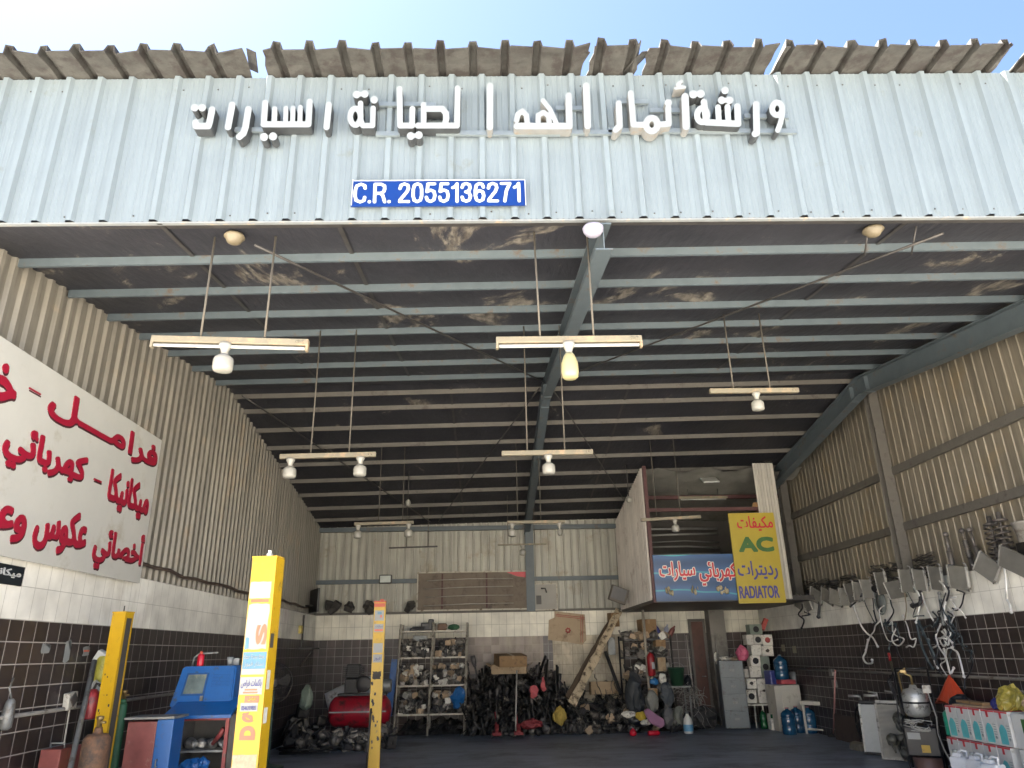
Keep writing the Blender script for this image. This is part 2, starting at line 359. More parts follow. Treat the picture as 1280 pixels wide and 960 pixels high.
BL = thing('workshop_building', 'open fronted corrugated metal car workshop with white ribbed fascia and tiled lower walls', 'building', ((XL+XR)/2, YF, 0))
T = .2
def wallpart(nm, x0, x1, y0, y1, z0, z1, m):
    b = MB(); b.bx(x0, x1, y0, y1, z0, z1); return b.build(nm, m, BL)
wallpart('brown_tile_wall', XL-T, XL, YF-.05, YB, 0, 1.95, M_brown_x); wallpart('white_tile_wall', XL-T, XL, YF-.05, YB, 1.95, 2.5, M_white_tile_x)
wallpart('brown_tile_wall', XR, XR+T, YF-.05, YB, 0, 1.95, M_brown_x); wallpart('white_tile_wall', XR, XR+T, YF-.05, YB, 1.95, 2.5, M_white_tile_x)
wallpart('brown_tile_wall', XL-T, XR+T, YB, YB+T, 0, 1.95, M_brown_y); wallpart('white_tile_wall', XL-T, XR+T, YB, YB+T, 1.95, 2.5, M_white_tile_y)
def corr(nm, ax, c, u0, u1, z0, ztop, pitch, dep, mat, sgn, flat=.5, minor=0, thick=.0):
    """ribbed sheet in the plane axis=c; ribs stand out by dep towards sgn"""
    b = MB(); prof = []
    u = u0
    while u < u1:
        fl = pitch*flat; sl_ = (pitch-fl)*.25; tp = pitch-fl-2*sl_
        seq = [(0, 0)]
        if minor:
            for q in range(1, minor+1):
                p0 = fl*q/(minor+1); seq += [(p0-.012, 0), (p0, dep*.12), (p0+.012, 0)]
        seq += [(fl, 0), (fl+sl_, dep), (fl+sl_+tp, dep)]
        prof += [(u+a, d) for a, d in seq if u+a <= u1]
        u += pitch
    prof.append((u1, 0))
    def P(u, d, z): return (c+sgn*d, u, z) if ax == 'x' else (u, c+sgn*d, z)
    lo = [b.bm.verts.new(P(u, d, z0(u) if callable(z0) else z0)) for u, d in prof]; hi = [b.bm.verts.new(P(u, d, ztop(u))) for u, d in prof]
    for i in range(len(prof)-1): b.bm.faces.new((lo[i], lo[i+1], hi[i+1], hi[i]))
    return b.build(nm, mat, BL)
corr('metal_wall', 'x', XLM, YF, YB+.12, 2.46, lambda y: zr(XLM, y)+.03, .175, .032, M_metal_l, 1, .5)
corr('metal_wall', 'x', XRM, YF, YB+.12, 2.5, lambda y: zr(XRM, y)+.03, .17, .011, M_metal_r, -1, .74)
corr('metal_wall', 'y', YB+.05, XLM-.1, XRM+.1, 2.5, lambda x: zr(x, YB)+.03, .185, .022, M_metal_b, -1, .7)
# roof slabs
for y0, y1 in ((YF+.035, RIDGE), (RIDGE, YB+.3)):
    b = MB(); v = []
    for z in (0, .08):
        for x in (XLM-.2, XRM+.2):
            for y in (y0, y1): v.append(b.bm.verts.new((x, y, zr(x, y)+z)))
    for f in ((0, 1, 3, 2), (4, 6, 7, 5), (0, 4, 5, 1), (2, 3, 7, 6), (0, 2, 6, 4), (1, 5, 7, 3)): b.bm.faces.new([v[i] for i in f])
    b.build('roof_panel', M_roof, BL)
# purlins: C channels running across
PY = [5.66, 6.44, 7.18, 7.90, 8.65, 9.45, 10.33]
PB = [11.1, 11.62, 12.35, 13.1, 13.9, 14.75, 15.55, 16.4, 17.2]
for y in PY+PB:
    b = MB(); fr = y < RIDGE
    x0, x1 = XLM+.02, XRM-.02; s = 1
    for (dy0, dy1, dz0, dz1) in ((0, .004, -.078, -.001), (.004, .03, -.078, -.073), (.004, .03, -.006, -.001), (.025, .03, -.073, -.06)):
        v = [b.bm.verts.new((x, y+dy, zr(x, y)+dz)) for x in (x0, x1) for dy in (dy0, dy1) for dz in (dz0, dz1)]
        for f in ((0, 1, 3, 2), (4, 6, 7, 5), (0, 4, 5, 1), (2, 3, 7, 6), (0, 2, 6, 4), (1, 5, 7, 3)): b.bm.faces.new([v[i] for i in f])
    b.build('purlin', M_steel if fr else M_steel_b, BL)
# rafters: I beams under the purlins, along y
def rafter(x, y0, y1, d=.25, fw=.14):
    b = MB()
    def piece(xa, xb, za, zb):
        ys = [y0, RIDGE, y1]
        if y0 > RIDGE: ys = [y0, y1]
        rings = [[b.bm.verts.new((xx, y, zr(x, y)+zz)) for xx, zz in ((xa, za), (xb, za), (xb, zb), (xa, zb))] for y in ys]
        for a, c in zip(rings[:-1], rings[1:]):
            for k in range(4): b.bm.faces.new((a[k], a[(k+1) % 4], c[(k+1) % 4], c[k]))
        b.bm.faces.new(rings[0][::-1]); b.bm.faces.new(rings[-1])
    t = -.083
    piece(x-fw/2, x+fw/2, t-d, t-d+.014); piece(x-fw/2, x+fw/2, t-.014, t); piece(x-.005, x+.005, t-d+.015, t-.015)
    for yy in (RIDGE-.25, RIDGE+.25):
        b.box((x, yy, zr(x, yy)-.11-d/2), (fw*.9, .012, d-.03))
    return b.build('rafter', M_steel, BL)
XM = 0.94
rafter(XM, YF-.03, YB); rafter(6.12, YF+.02, YB-.02, .3, .16)
def column(x, y, z0, z1, wx=.14, wy=.14, m=None):
    b = MB(); b.bx(x-wx/2, x+wx/2, y-wy/2, y-wy/2+.01, z0, z1); b.bx(x-wx/2, x+wx/2, y+wy/2-.01, y+wy/2, z0, z1); b.bx(x-.005, x+.005, y-wy/2+.011, y+wy/2-.011, z0, z1)
    return b.build('column', m or M_steel, BL)
column(6.44, 11.25, 2.5, zr(6.4, 11.2)-.12, .16, .16, M_steel_b); column(6.44, 15.4, 2.5, zr(6.4, 15.4)-.12, .16, .16, M_steel_b)
wallb = W(662, 700, 'y', YB-.1)
column(wallb.x, YB-.1, 2.5, zr(1, YB)-.1, .2, .14, M_steel)
def bar(nm, x0, x1, y0, y1, z0, z1, m): b = MB(); b.bx(x0, x1, y0, y1, z0, z1); return b.build(nm, m, BL)
for z in (4.22, 3.33): bar('wall_girt', 6.5, 6.56, YF+.1, YB-.1, z-.06, z+.06, M_steel_b)
bar('wall_girt', XLM, 6.5, YB-.035, YB-.002, 3.2, 3.3, M_steel); bar('wall_ledge', XLM, XR, YB-.06, YB-.003, 2.5, 2.55, M_steel_b)
bar('eave_beam', XLM, XRM, YB-.14, YB-.03, 4.42, 4.52, M_steel)
# diagonal rod braces under the roof
def brace(a, b_, nm='roof_brace', r=.012):
    m = MB(); n = 10
    m.tube([(a[0]+(b_[0]-a[0])*i/n, a[1]+(b_[1]-a[1])*i/n, zr(a[0]+(b_[0]-a[0])*i/n, a[1]+(b_[1]-a[1])*i/n)-.125) for i in range(n+1)], r, 6); return m.build(nm, M_dark_steel, BL)
M_dark_steel = pm('dark_steel', (.055, .052, .05), .5, .4, .3, 8, .05)
brace((-1.9, 5.2), (XM-.05, 10.5)); brace((3.9, 5.2), (XM+.05, 10.5)); brace((XM+.1, 10.9), (3.5, 17.3)); brace((XM-.1, 10.9), (-1.2, 17.3)); brace((-3.9, 10.9), (-1.4, 17.3))
# light strips of lining laid across the purlins
for x, y0, y1 in ((-1.2, 5.0, 10.6), (-2.6, 5.0, 10.6), (2.35, 11, 17.6), (-.6, 11, 17.6), (3.6, 5, 10.6)):
    b = MB(); n = 14
    vs = [[b.bm.verts.new((x+s_*.02, y0+(y1-y0)*i/n, zr(x, y0+(y1-y0)*i/n)-.012)) for s_ in (-1, 1)] for i in range(n+1)]
    for i in range(n): b.bm.faces.new((vs[i][0], vs[i][1], vs[i+1][1], vs[i+1][0]))
    b.build('roof_seam', M_dark_steel, BL)
# fascia
def zb(x): return 4.865+.0075*(x+3.8)
def zt(x): return 6.29+.017*(x+4)
def fascia_sheet(x0, x1, yy, seed):
    return corr('fascia_sheet', 'y', yy, x0, x1, lambda x: zb(x)-.004, lambda x: zt(x), .262, .032, M_fascia, -1, .70, 3)
fascia_sheet(-8.5, -2.86, YF, 0); fascia_sheet(-2.86-.01, 2.4, YF-.003, 1); fascia_sheet(2.39, 9, YF-.001, 2)
def strip(nm, x0, x1, y0, y1, dz0, dz1, f, m, n=40):
    b = MB(); rings = []
    for i in range(n+1):
        x = x0+(x1-x0)*i/n; z = f(x)
        rings.append([b.bm.verts.new((x, y, z+d)) for y, d in ((y0, dz0), (y1, dz0), (y1, dz1), (y0, dz1))])
    for a, c in zip(rings[:-1], rings[1:]):
        for k in range(4): b.bm.faces.new((a[k], a[(k+1) % 4], c[(k+1) % 4], c[k]))
    b.bm.faces.new(rings[0][::-1]); b.bm.faces.new(rings[-1]); return b.build(nm, m, BL)
strip('fascia_trim', -8.5, 9, YF-.004, YF+.03, -.02, -.006, zb, M_trim)
strip('fascia_back_beam', XLM, XRM, YF+.045, YF+.1, -.005, .14, zb, M_dark_steel)
strip('fascia_back_beam', -8.5, 9, YF+.03, YF+.1, -.1, -.02, zt, M_sheet_old)
# fixing screws of the fascia
b = MB(); x = -4.4; rr = random.Random(3)
while x < 5.5:
    for z in (zb(x)+.05, zt(x)-.12):
        if rr.random() < .8: b.lathe([(.0, -.004), (.007, -.003), (.007, 0)], (x+rr.uniform(-.03, .03), YF-.006, z+rr.uniform(-.02, .02)), 8, Euler((pi/2*-1, 0, 0)))
    x += .262
b.build('fascia_screw_row', M_dark_steel, BL)
# broken roof sheets that stick out over the fascia
def cap_sheet(px0, px1, seed, curl=0.):
    r = random.Random(seed); yb_, yf_ = YF+.35, YF-.30-r.uniform(0, .03)
    x0 = W(px0, 98, 'y', YF).x; x1 = W(px1, 98, 'y', YF).x
    b = MB(); pitch = .272; xs = []
    u = math.floor(x0/pitch)*pitch-.05
    while u < x1+pitch:
        for a, d in ((0, 0), (.185, 0), (.2, .05), (.245, .05), (.26, 0)):
            if x0 <= u+a <= x1: xs.append((u+a, d))
        u += pitch
    xs = [(x0, 0)]+xs+[(x1, .02)]
    N = 7; grid = []
    tear0, tear1 = r.uniform(-.05, .08), r.uniform(-.05, .12)
    for i in range(N+1):
        t = i/N; row = []
        for j, (x, d) in enumerate(xs):
            y = yb_+(yf_-yb_)*t
            e = r.uniform(-.018, .018) if i == N else 0
            if j == 0: x += tear0*t*t + r.uniform(-.02, .02)
            if j == len(xs)-1: x += tear1*t*t + r.uniform(-.02, .02)
            z = zt(x)+.012+d+curl*t*t-.03*(t-.55)**2*4*(d < .01)+r.uniform(-.004, .004)
            row.append((x, y+e, z))
        grid.append(row)
    vv = [[b.bm.verts.new(p) for p in row] for row in grid]
    for i in range(N):
        for j in range(len(xs)-1): b.bm.faces.new((vv[i][j], vv[i][j+1], vv[i+1][j+1], vv[i+1][j]))
    o = b.build('roof_sheet', M_sheet_old, BL); so_ = o.modifiers.new('thickness', 'SOLIDIFY'); so_.thickness = .012; so_.offset = 1
for k, (a, b_, c) in enumerate(((-160, 312, .0), (334, 722, .01), (731, 792, .03), (806, 955, .02), (962, 1246, .02), (1268, 1420, .04))): cap_sheet(a, b_, k+4, c)
# loose scraps of sheet in the gaps
for px, dx, rt in ((320, .08, .3), (794, .10, -.4), (724, .06, .2)):
    p = W(px, 96, 'y', YF); b = MB(); b.box((p.x, YF-.12, p.z+.06), (dx, .3, .008), Euler((.2, rt, .3))); b.build('sheet_scrap', M_sheet_old, BL)
# back wall repairs: paler tile patches
def sheet(nm, x0, x1, z0, z1, m, off=.004): return bar(nm, x0, x1, YB-off, YB+.002, z0, z1, m)
a = W(583, 795, 'y', YB).x; c = W(692, 795, 'y', YB).x; d = W(778, 795, 'y', YB).x
sheet('faded_tile_patch', a, c-.25, 1.15, 1.948, M_patch_tile); sheet('cream_tile_patch', c-.03, d, .5, 1.948, M_cream_tile, .006)
# wall pipes / conduit
M_pipe = pm('dusty_grey_pipe', (.26, .25, .23), .5, .2, .2, 9, 0, (.12, .1, .08), .3, 6)
def pipe(nm, pts, r, m=None, lab=None, cat='pipe'):
    b = MB(); b.tube(pts, r, 8); o = b.build(nm, m or M_pipe); tag(o, lab, cat); return o
pipe('wall_pipe', [(XL+.03, YF, 1.17), (XL+.03, 9, 1.19), (XL+.03, 14.2, 1.2)], .018, lab='thin grey conduit pipe running along the left brown tiles')
pipe('wall_pipe', [(XR-.03, YF+.3, 1.17), (XR-.03, 9, 1.18), (XR-.03, 17.6, 1.16)], .02, lab='thin grey pipe running along the right brown tiles')
rr = random.Random(5)
pipe('conduit_bundle', [(XLM+.08, 5+i*.45, 2.64+rr.uniform(-.03, .03)) for i in range(29)], .022, pm('rusty_brown_pipe', (.09, .065, .05), .7, .1, .3, 9, .1), 'rusty brown conduit sagging along the foot of the left metal wall')
# unseen building row added behind the viewer to bounce sunlight into the workshop
OPP = thing('added_bounce_building', 'plain cream concrete building row added unseen behind the viewer to bounce sunlight', 'building', (0, -17, 0))
b = MB(); b.bx(-45, 45, -23, -17, 0, 6.5); b.build('wall', pm('cream_render', (.84, .79, .69), .8, 0, .06, 1), OPP)
for i in range(-4, 5):
    b = MB(); b.bx(i*9-3, i*9+3, -17.0, -16.96, 0, 3.6); b.build('shutter', pm('grey_shutter', (.45, .46, .47), .5), OPP)
# ------------------------------------------------------------------ fascia sign
M_white = pm('white_paint', (.42, .44, .45), .45, 0, .05, 5, 0, (.4, .38, .33), .12, 6)
M_letterface = pm('white_letter_face', (.205, .225, .238), .35, 0, .03, 5)
M_letterdark = pm('dark_letter_side', (.04, .044, .048), .5, .2, .25, 14)
M_letterpale = pm('pale_letter_side', (.17, .172, .168), .5, .1, .12, 14, 0, (.2, .16, .12), .25, 9)
SIGN = thing('channel_letter_sign', 'raised white workshop name lettering fixed across the ribbed fascia above the blue number board', 'sign', (0, YF-.1, 5.6))
SY = YF-.125
def ring(cx, cy, rx, ry=None, n=18): ry = ry or rx; return [(cx+rx*cos(2*pi*i/n), cy+ry*sin(2*pi*i/n)) for i in range(n+1)]
Z1, Z2, Z3, Z4 = (230, 90, .15625), (420, 90, .15625), (600, 90, .15625), (760, 90, .1875)
LET = [
 (Z1, 1, [([(92, 405), (95, 432), (195, 432), (205, 400), (225, 300)], 54), ([(85, 285)], 62), ([(145, 285)], 62)]),
 (Z1, 1, [([(385, 262), (352, 440)], 54)]),
 (Z1, 1, [([(515, 298), (492, 440), (475, 490), (442, 518)], 54)]),
 (Z1, 1, [([(650, 245), (637, 418), (995, 418), (1005, 238)], 50), ([(725, 295), (722, 400)], 44), ([(815, 290), (812, 400)], 40), ([(872, 288), (868, 400)], 40), ([(930, 282), (927, 400)], 40), ([(640, 520)], 66), ([(712, 515)], 66)]),
 (Z1, 1, [([(1158, 262), (1140, 440)], 52)]),
 (Z2, 1, [([(165, 180)], 62), ([(230, 175)], 62), ([(165, 180), (230, 175)], 36), ([(305, 222)], 62), (ring(155, 358, 42, 66), 46), ([(196, 250), (197, 380), (215, 428), (292, 428), (297, 290)], 44)]),
 (Z2, 1, [([(508, 135), (512, 428), (608, 428), (611, 295)], 48), ([(598, 512)], 64), ([(662, 505)], 64), ([(598, 512), (662, 505)], 38)]),
 (Z2, 1, [([(655, 428), (968, 428), (973, 130)], 48), ([(701, 260), (701, 420)], 46), ([(701, 294), (850, 294), (880, 330), (882, 372), (872, 420)], 50)]),
 (Z3, 0, [([(80, 110), (78, 440)], 54)]),
 (Z3, 0, [([(295, 432), (715, 432), (710, 190)], 54), ([(292, 385), (305, 335), (340, 313), (372, 345), (380, 420)], 44), ([(465, 420), (465, 345), (508, 323), (550, 350), (555, 420)], 42), ([(505, 228), (562, 300), (615, 420)], 40)]),
 (Z3, 0, [([(850, 110), (862, 430)], 56)]),
 (Z3, 0, [([(1110, 250), (1118, 430), (1085, 462)], 50)]),
 (Z4, 0, [([(152, 140), (170, 350), (240, 352)], 40), ([(345, 350), (405, 345), (402, 240)], 40), (ring(292, 350, 38, 44), 44), ([(402, 205)], 50)]),
 (Z4, 0, [([(514, 165), (522, 362)], 50), ([(490, 62), (462, 85), (498, 100)], 24), ([(450, 108), (512, 100)], 20)]),
 (Z4, 1, [([(568, 148)], 56), ([(618, 145)], 56), ([(568, 148), (618, 145)], 34), (ring(628, 288, 34, 46), 42), ([(640, 200), (655, 335), (868, 345), (862, 230)], 44), ([(733, 235), (740, 340)], 40), ([(797, 232), (803, 340)], 40), ([(780, 122)], 52), ([(758, 188)], 52), ([(810, 188)], 52), ([(758, 188), (810, 188)], 34)]),
 (Z4, 1, [([(988, 215), (992, 405), (980, 412)], 46)]),
 (Z4, 1, [(ring(1128, 245, 34, 42), 40), ([(1165, 270), (1150, 340), (1132, 388)], 36)]),
]
for (ox, oy, s), dark, st in LET:
    st = [(p, w_*.98) for p, w_ in st]
    lp = contours(st, 2.5)
    extrude_loops(lp, lambda x, y: W(ox+x*s, oy+y*s, 'y', SY), (0, .092, 0), 'letter', [M_letterface, M_letterdark if dark else M_letterpale], SIGN)
for x0, x1, py, pz in ((470, 545, 131, 0), (470, 500, 168, 0), (695, 735, 136, 0), (700, 775, 166, 0), (770, 810, 128, 0), (812, 860, 139, 0), (760, 995, 164, 0), (930, 985, 146, 0), (290, 330, 163, 0), (545, 700, 167, 0)):
    a = W(x0, py, 'y', YF-.045); c = W(x1, py, 'y', YF-.045); b = MB(); b.bx(a.x, c.x, YF-.06, YF-.036, a.z-.022, a.z+.022)
    b.build('mounting_rail', pm('galvanised_rail', (.2, .235, .25), .4, .5, .15, 8), SIGN)
CRS = thing('registration_board', 'blue board with white letters C.R. 2055136271 on the white fascia', 'sign', (W(549, 241, 'y', YF).x, YF-.05, 5))
x0, x1, z0, z1 = RC(440, 225, 658, 257, YF-.05)
M_blue = pm('signal_blue_board', (.002, .022, .135), .35, 0, .06, 5)
ce = W(549, 241.5, 'y', YF-.05); wd, hg = x1-x0, z1-z0; ta = radians(.5)
b = MB(); b.box(ce, (wd, .016, hg), Euler((0, -ta, 0))); b.build('board', M_blue, CRS)
b = MB()
for d in ((wd/2-.006, 0, .006, hg), (-wd/2+.006, 0, .006, hg), (0, hg/2-.005, wd-.02, .006)): b.box((ce.x+d[0], YF-.0605, ce.z+d[1]), (d[2], .006, d[3]), Euler((0, -ta, 0)))
b.build('board_edge', M_white, CRS)
u, v = (cos(ta), 0, sin(ta)), (-sin(ta), 0, cos(ta))
org = ce - Vector(u)*(wd*.485) - Vector(v)*(hg*.37) + Vector((0, -.0085, 0))
DG = {'C': ([[(9, 5), (8.6, 2.2), (5.5, .6), (2, 2.4), (1, 7), (1, 13), (2, 17.6), (5.5, 19.4), (8.6, 17.8), (9, 14.5)]], 10), '.': ([[(1, 19), (1, 19.4)]], 2.2), 'R': ([[(1, .8), (1, 19.4)], [(1, .8), (6, .8), (8.8, 2.6), (9, 6), (8.2, 9), (5.5, 10.4), (1, 10.4)], [(5.5, 10.4), (7.6, 12.5), (9.4, 19.4)]], 10),
 '2': ([[(1, 5.6), (1.8, 2), (4.6, .6), (7.4, 2), (8, 5.4), (6.8, 9), (1.4, 17.5), (1, 19.2), (8.3, 19.2)]], 9), '0': ([[(4.5, .6), (2, 2), (1, 6.5), (1, 13.5), (2, 18), (4.5, 19.4), (7, 18), (8, 13.5), (8, 6.5), (7, 2), (4.5, .6)]], 9),
 '5': ([[(7.6, .8), (2.2, .8), (1.4, 9), (4.5, 7.4), (7.2, 8.8), (8, 13), (7.2, 17.6), (4.4, 19.4), (1.8, 18), (1, 14.8)]], 9), '1': ([[(.8, 5), (3, 3.6), (4.4, .8), (4.4, 19.4)]], 5.6),
 '3': ([[(1, 4.8), (2, 1.6), (4.5, .6), (7, 1.8), (7.7, 5), (6.6, 8.4), (4, 9.4), (6.8, 10.6), (8, 14), (7, 18), (4.4, 19.4), (1.8, 18.2), (1, 15)]], 9), '6': ([[(7.8, 4.6), (6.8, 1.5), (4.6, .6), (2, 2.4), (1, 8), (1, 13.5), (2, 18), (4.5, 19.4), (7.2, 17.8), (8, 13.6), (7.2, 9.6), (4.6, 8.2), (2, 10), (1, 12.5)]], 9), '7': ([[(1, .8), (8, .8), (5, 8.5), (3.4, 19.4)]], 9)}
stx, X_ = [], 0
for ch in 'C.R. 2055136271':
    if ch == ' ': X_ += 4.5; continue
    pl_, aw = DG[ch]; stx += [([(X_+x, y) for x, y in q], 2.7) for q in pl_]; X_ += aw+2.0
lp = contours(stx, .22, 2); sx_, sy_ = wd*.955/(X_-1.5), hg*.76/20.6; U_, V_ = Vector(u), Vector(v)
extrude_loops(lp, lambda x, y: org+U_*(x*sx_)+V_*(hg*.735-y*sy_)+Vector((0, -.004, 0)), (0, .004, 0), 'lettering', [M_white, M_white], CRS)
# ------------------------------------------------------------------ big wall sign on the left, painted panel
PX = XL+.10
M_panel = pm('grey_white_sign_panel', (.44, .44, .41), .5, 0, .07, 1.5, 0, (.36, .34, .29), .2, 2)
M_red = pm('crimson_sign_letter', (.27, .006, .026), .45, 0, .06, 6)
M_shadow = pm('dark_letter_outline', (.05, .012, .016), .6)
tr = W(200, 546, 'x', PX); br_ = W(178, 729, 'x', PX); bl = W(0, 695, 'x', PX); tl = W(0, 424, 'x', PX)
WS = thing('wall_sign', 'large off white panel with crimson Arabic lettering on the left ribbed wall', 'sign', (PX, br_.y-1.5, 2.5))
zt_, zb_ = (tr.z+tl.z)/2, (br_.z+bl.z)/2
y1s = (tr.y+br_.y)/2; y0s = 4.75
b = MB(); b.bx(PX-.03, PX, y0s, y1s, zb_, zt_); b.build('panel', M_panel, WS)
b = MB()
for yy in (5.6, 7.0, y1s-.3): b.bx(XLM+.0, PX-.031, yy-.03, yy+.03, zb_+.1, zt_-.1)
b.build('batten', M_steel_b, WS)
def wallword(t, pts, bold=.03, je=False, sh=True):
    q = [W(px, py, 'x', PX) for px, py in pts]
    ya, yb_ = min(p.y for p in q), max(p.y for p in q); za, zb2 = min(p.z for p in q), max(p.z for p in q)
    s = shape_ar(t, je); U, V = (0, 1, 0), (0, 0, 1)
    f = .014 if len(t) > 1 else .022
    word(s, (PX+.001, ya, za), U, V, yb_-ya, zb2-za, M_red, WS, f, .008)
    word(s, (PX+.0005, ya+.012, za-.018), U, V, yb_-ya, zb2-za, M_shadow, WS, f, .004, 'lettering_outline')
# word, (left-most pt, right-most pt, a top pt, a bottom pt)
wallword('فرامـــل', [(57, 520), (196, 575), (76, 484), (193, 587)])
wallword('-', [(36, 484), (50, 494), (37, 485), (49, 492)], .05)
wallword('خدمات', [(-150, 430), (26, 465), (20, 448), (20, 487)], sh=True)
wallword('ميكانيكا', [(133, 620), (187, 622), (142, 587), (176, 650)])
wallword('-', [(117, 598), (126, 602), (118, 598), (126, 604)], .05)
wallword('كهربائي', [(0, 570), (107, 590), (33, 533), (83, 612)])
wallword('أخصائي', [(115, 690), (180, 680), (138, 654), (119, 711)])
wallword('عكوس', [(40, 672), (111, 655), (98, 640), (62, 690)])
wallword('وعفشة', [(-95, 640), (36, 640), (2, 612), (20, 679)])
# small black sign
a = W(0, 708, 'x', XL+.02); c = W(30, 733, 'x', XL+.02)
BS = thing('door_plate', 'small black plate with white Arabic word on the left white tiles', 'sign', (XL+.02, a.y, 2.2))
ys1 = W(29, 722, 'x', XL+.02).y; zs0 = W(26, 733, 'x', XL+.02).z; zs1 = W(30, 709, 'x', XL+.02).z
b = MB(); b.bx(XL+.002, XL+.02, ys1-.62, ys1, zs0, zs1); b.build('plate', pm('black_sign_plate', (.008, .012, .016), .35), BS)
text(shape_ar('ميكانيكي'), (XL+.0205, ys1-.58, zs0+.04), (0, 1, 0), (0, 0, 1), .54, zs1-zs0-.07, M_white, BS, bold=.03, depth=.004)
# ------------------------------------------------------------------ hanging lights
M_cream = pm('yellowed_lamp_batten', (.17, .15, .105), .5, 0, .1, 8, 0, (.28, .2, .12), .3, 9)
M_tube = pm('white_lamp_tube', (.4, .4, .38), .3)
M_bulb = pm('milky_bulb_glass', (.27, .265, .235), .25, 0, .05, 6)
M_bulby = pm('yellowed_bulb_glass', (.33, .30, .16), .3, 0, .05, 6)
M_rod = pm('dusty_hanging_rod', (.09, .08, .065), .6, .2)
def hang_light(L, R_, Y, bulbs, rods, tube, label, bm=None, big=1., batt=None, thin=False):
    a = W(*L, 'y', Y); c = W(*R_, 'y', Y); mid = (a+c)/2
    t = thing('hanging_light', label, 'light', mid, (0, 0, 0), 'hanging lights under the roof')
    d = c-a; ang = math.atan2(d.z, d.x); ln = d.length; h = .03 if thin else .055
    b = MB(); b.box(mid, (ln, .05, h), Euler((0, -ang, 0)), bev=.006)
    if not thin:
        for q in (.93, .96): b.lathe([(.001, 0), (.012, 0), (.012, .006), (.001, .006)], a+d*q+Vector((0, -.025, 0)), 8, Euler((pi/2, 0, 0)))
    b.build('batten', batt or M_cream, t)
    if tube:
        b = MB(); b.tube([a+d*.02+Vector((0, -.005, -.05)), c-d*.02+Vector((0, -.005, -.05))], .014, 8); b.build('tube', M_tube, t)
        for q in (.008, .992): b = MB(); b.box(a+d*q+Vector((0, -.003, -.045)), (.02, .04, .055), Euler((0, -ang, 0))); b.build('tube_holder', batt or M_cream, t)
    for bx_, kind in bulbs:
        f = (bx_-L[0])/(R_[0]-L[0]); p = a+d*f; s = big
        b = MB(); b.lathe([(.045*s, 0), (.05*s, -.02*s), (.03*s, -.055*s), (.024*s, -.085*s), (.026*s, -.09*s)], p+Vector((0, -.01, -h/2-.0)), 14); hd = b.build('lamp_holder', M_bulb, t)
        q = p+Vector((0, -.01, -h/2-.088*s))
        if kind == 'long': pr = [(.028, 0), (.042, -.02), (.055, -.055), (.064, -.085), (.066, -.15), (.06, -.19), (.045, -.205), (.001, -.207)]
        elif kind == 'round': pr = [(.016, 0), (.018, -.03), (.035, -.055), (.042, -.085), (.035, -.115), (.018, -.13), (.001, -.133)]
        else: pr = [(.03, 0), (.045, -.012), (.068, -.03), (.073, -.05), (.073, -.11), (.066, -.128), (.04, -.136), (.001, -.137)]
        b = MB(); b.lathe([(r*s, z*s) for r, z in pr], q, 18); b.build('bulb', M_bulby if kind == 'long' else (bm or M_bulb), t)
    for rx, tx in rods:
        f = (rx-L[0])/(R_[0]-L[0]); p = a+d*f; top = Vector((p.x+tx, p.y+.0, zr(p.x, p.y)-.02))
        b = MB(); b.tube([p+Vector((0, 0, h/2)), top], .009, 6); b.build('hanging_rod', M_rod, t)
    return t
hang_light((190, 424), (386, 429), 5.25, [(283, 'squat')], [(250, 0), (330, 0)], True, 'long cream batten light with one squat white bulb, hung near the big wall sign', big=1.05)
hang_light((620, 426), (802, 424), 5.25, [(710, 'long')], [(675, -.02), (742, 0)], True, 'long cream batten light with a yellowed long bulb crossing the middle rafter', big=1.05)
hang_light((350, 571), (470, 568), 7.9, [(364, 'squat'), (451, 'squat')], [(388, 0), (436, 0)], False, 'white batten light with two fat bulbs, above the tallest sticker covered yellow post')
hang_light((627, 567), (741, 565), 7.9, [(685, 'squat')], [(659, 0), (706, 0)], False, 'white batten light with a single fat bulb under the middle rafter')
hang_light((887, 489), (998, 488), 7.6, [(944, 'squat')], [(917, 0), (963, 0)], False, 'thin batten light with one bulb hung towards the right rafter', big=.95)
hang_light((443, 655), (517, 653), 13.2, [(448, 'squat'), (511, 'squat')], [(473, 0), (503, 0)], False, 'white batten light with a bulb at each end, near the left back corner', big=1.05)
hang_light((634, 653), (706, 652), 13.2, [(640, 'squat'), (699, 'round')], [(647, 0), (676, 0)], False, 'white batten light with one fat and one clear round bulb before the back column', big=1.05)
hang_light((486, 685), (547, 683), 16.4, [], [(508, 0), (535, 0)], False, 'dark dusty empty batten in front of the left back metal wall', batt=M_dark_steel, thin=True)
hang_light((622, 681), (683, 680), 16.0, [(653, 'squat')], [(635, 0), (668, 0)], False, 'narrow batten light with one bulb, lowest before the back column', thin=True)
hang_light((801, 650), (876, 646), 13.2, [(843, 'squat')], [(821, 0), (851, 0)], False, 'batten light with one bulb in front of the loft store opening')
M_lampbeige = pm('beige_lamp_dome', (.13, .108, .07), .5, 0, .15, 12)
p = W(295, 282, 'y', 5.2); b = MB(); b.lathe([(.075, .03), (.085, .012), (.07, -.005), (.055, -.035), (.03, -.05), (.001, -.053)], (p.x, 5.2, zr(p.x, 5.2)-.06), 18)
tag(b.build('dome_lamp', M_lampbeige), 'small beige dome lamp under the roof edge near the wall sign', 'lamp')
p = W(1090, 282, 'y', 5.3); b = MB(); b.lathe([(.08, .03), (.09, .012), (.07, -.005), (.055, -.03), (.03, -.045), (.001, -.048)], (p.x, 5.3, zr(p.x, 5.3)-.05), 18)
tag(b.build('dome_lamp', M_lampbeige), 'small tan dome lamp under the roof edge above the right lights', 'lamp')
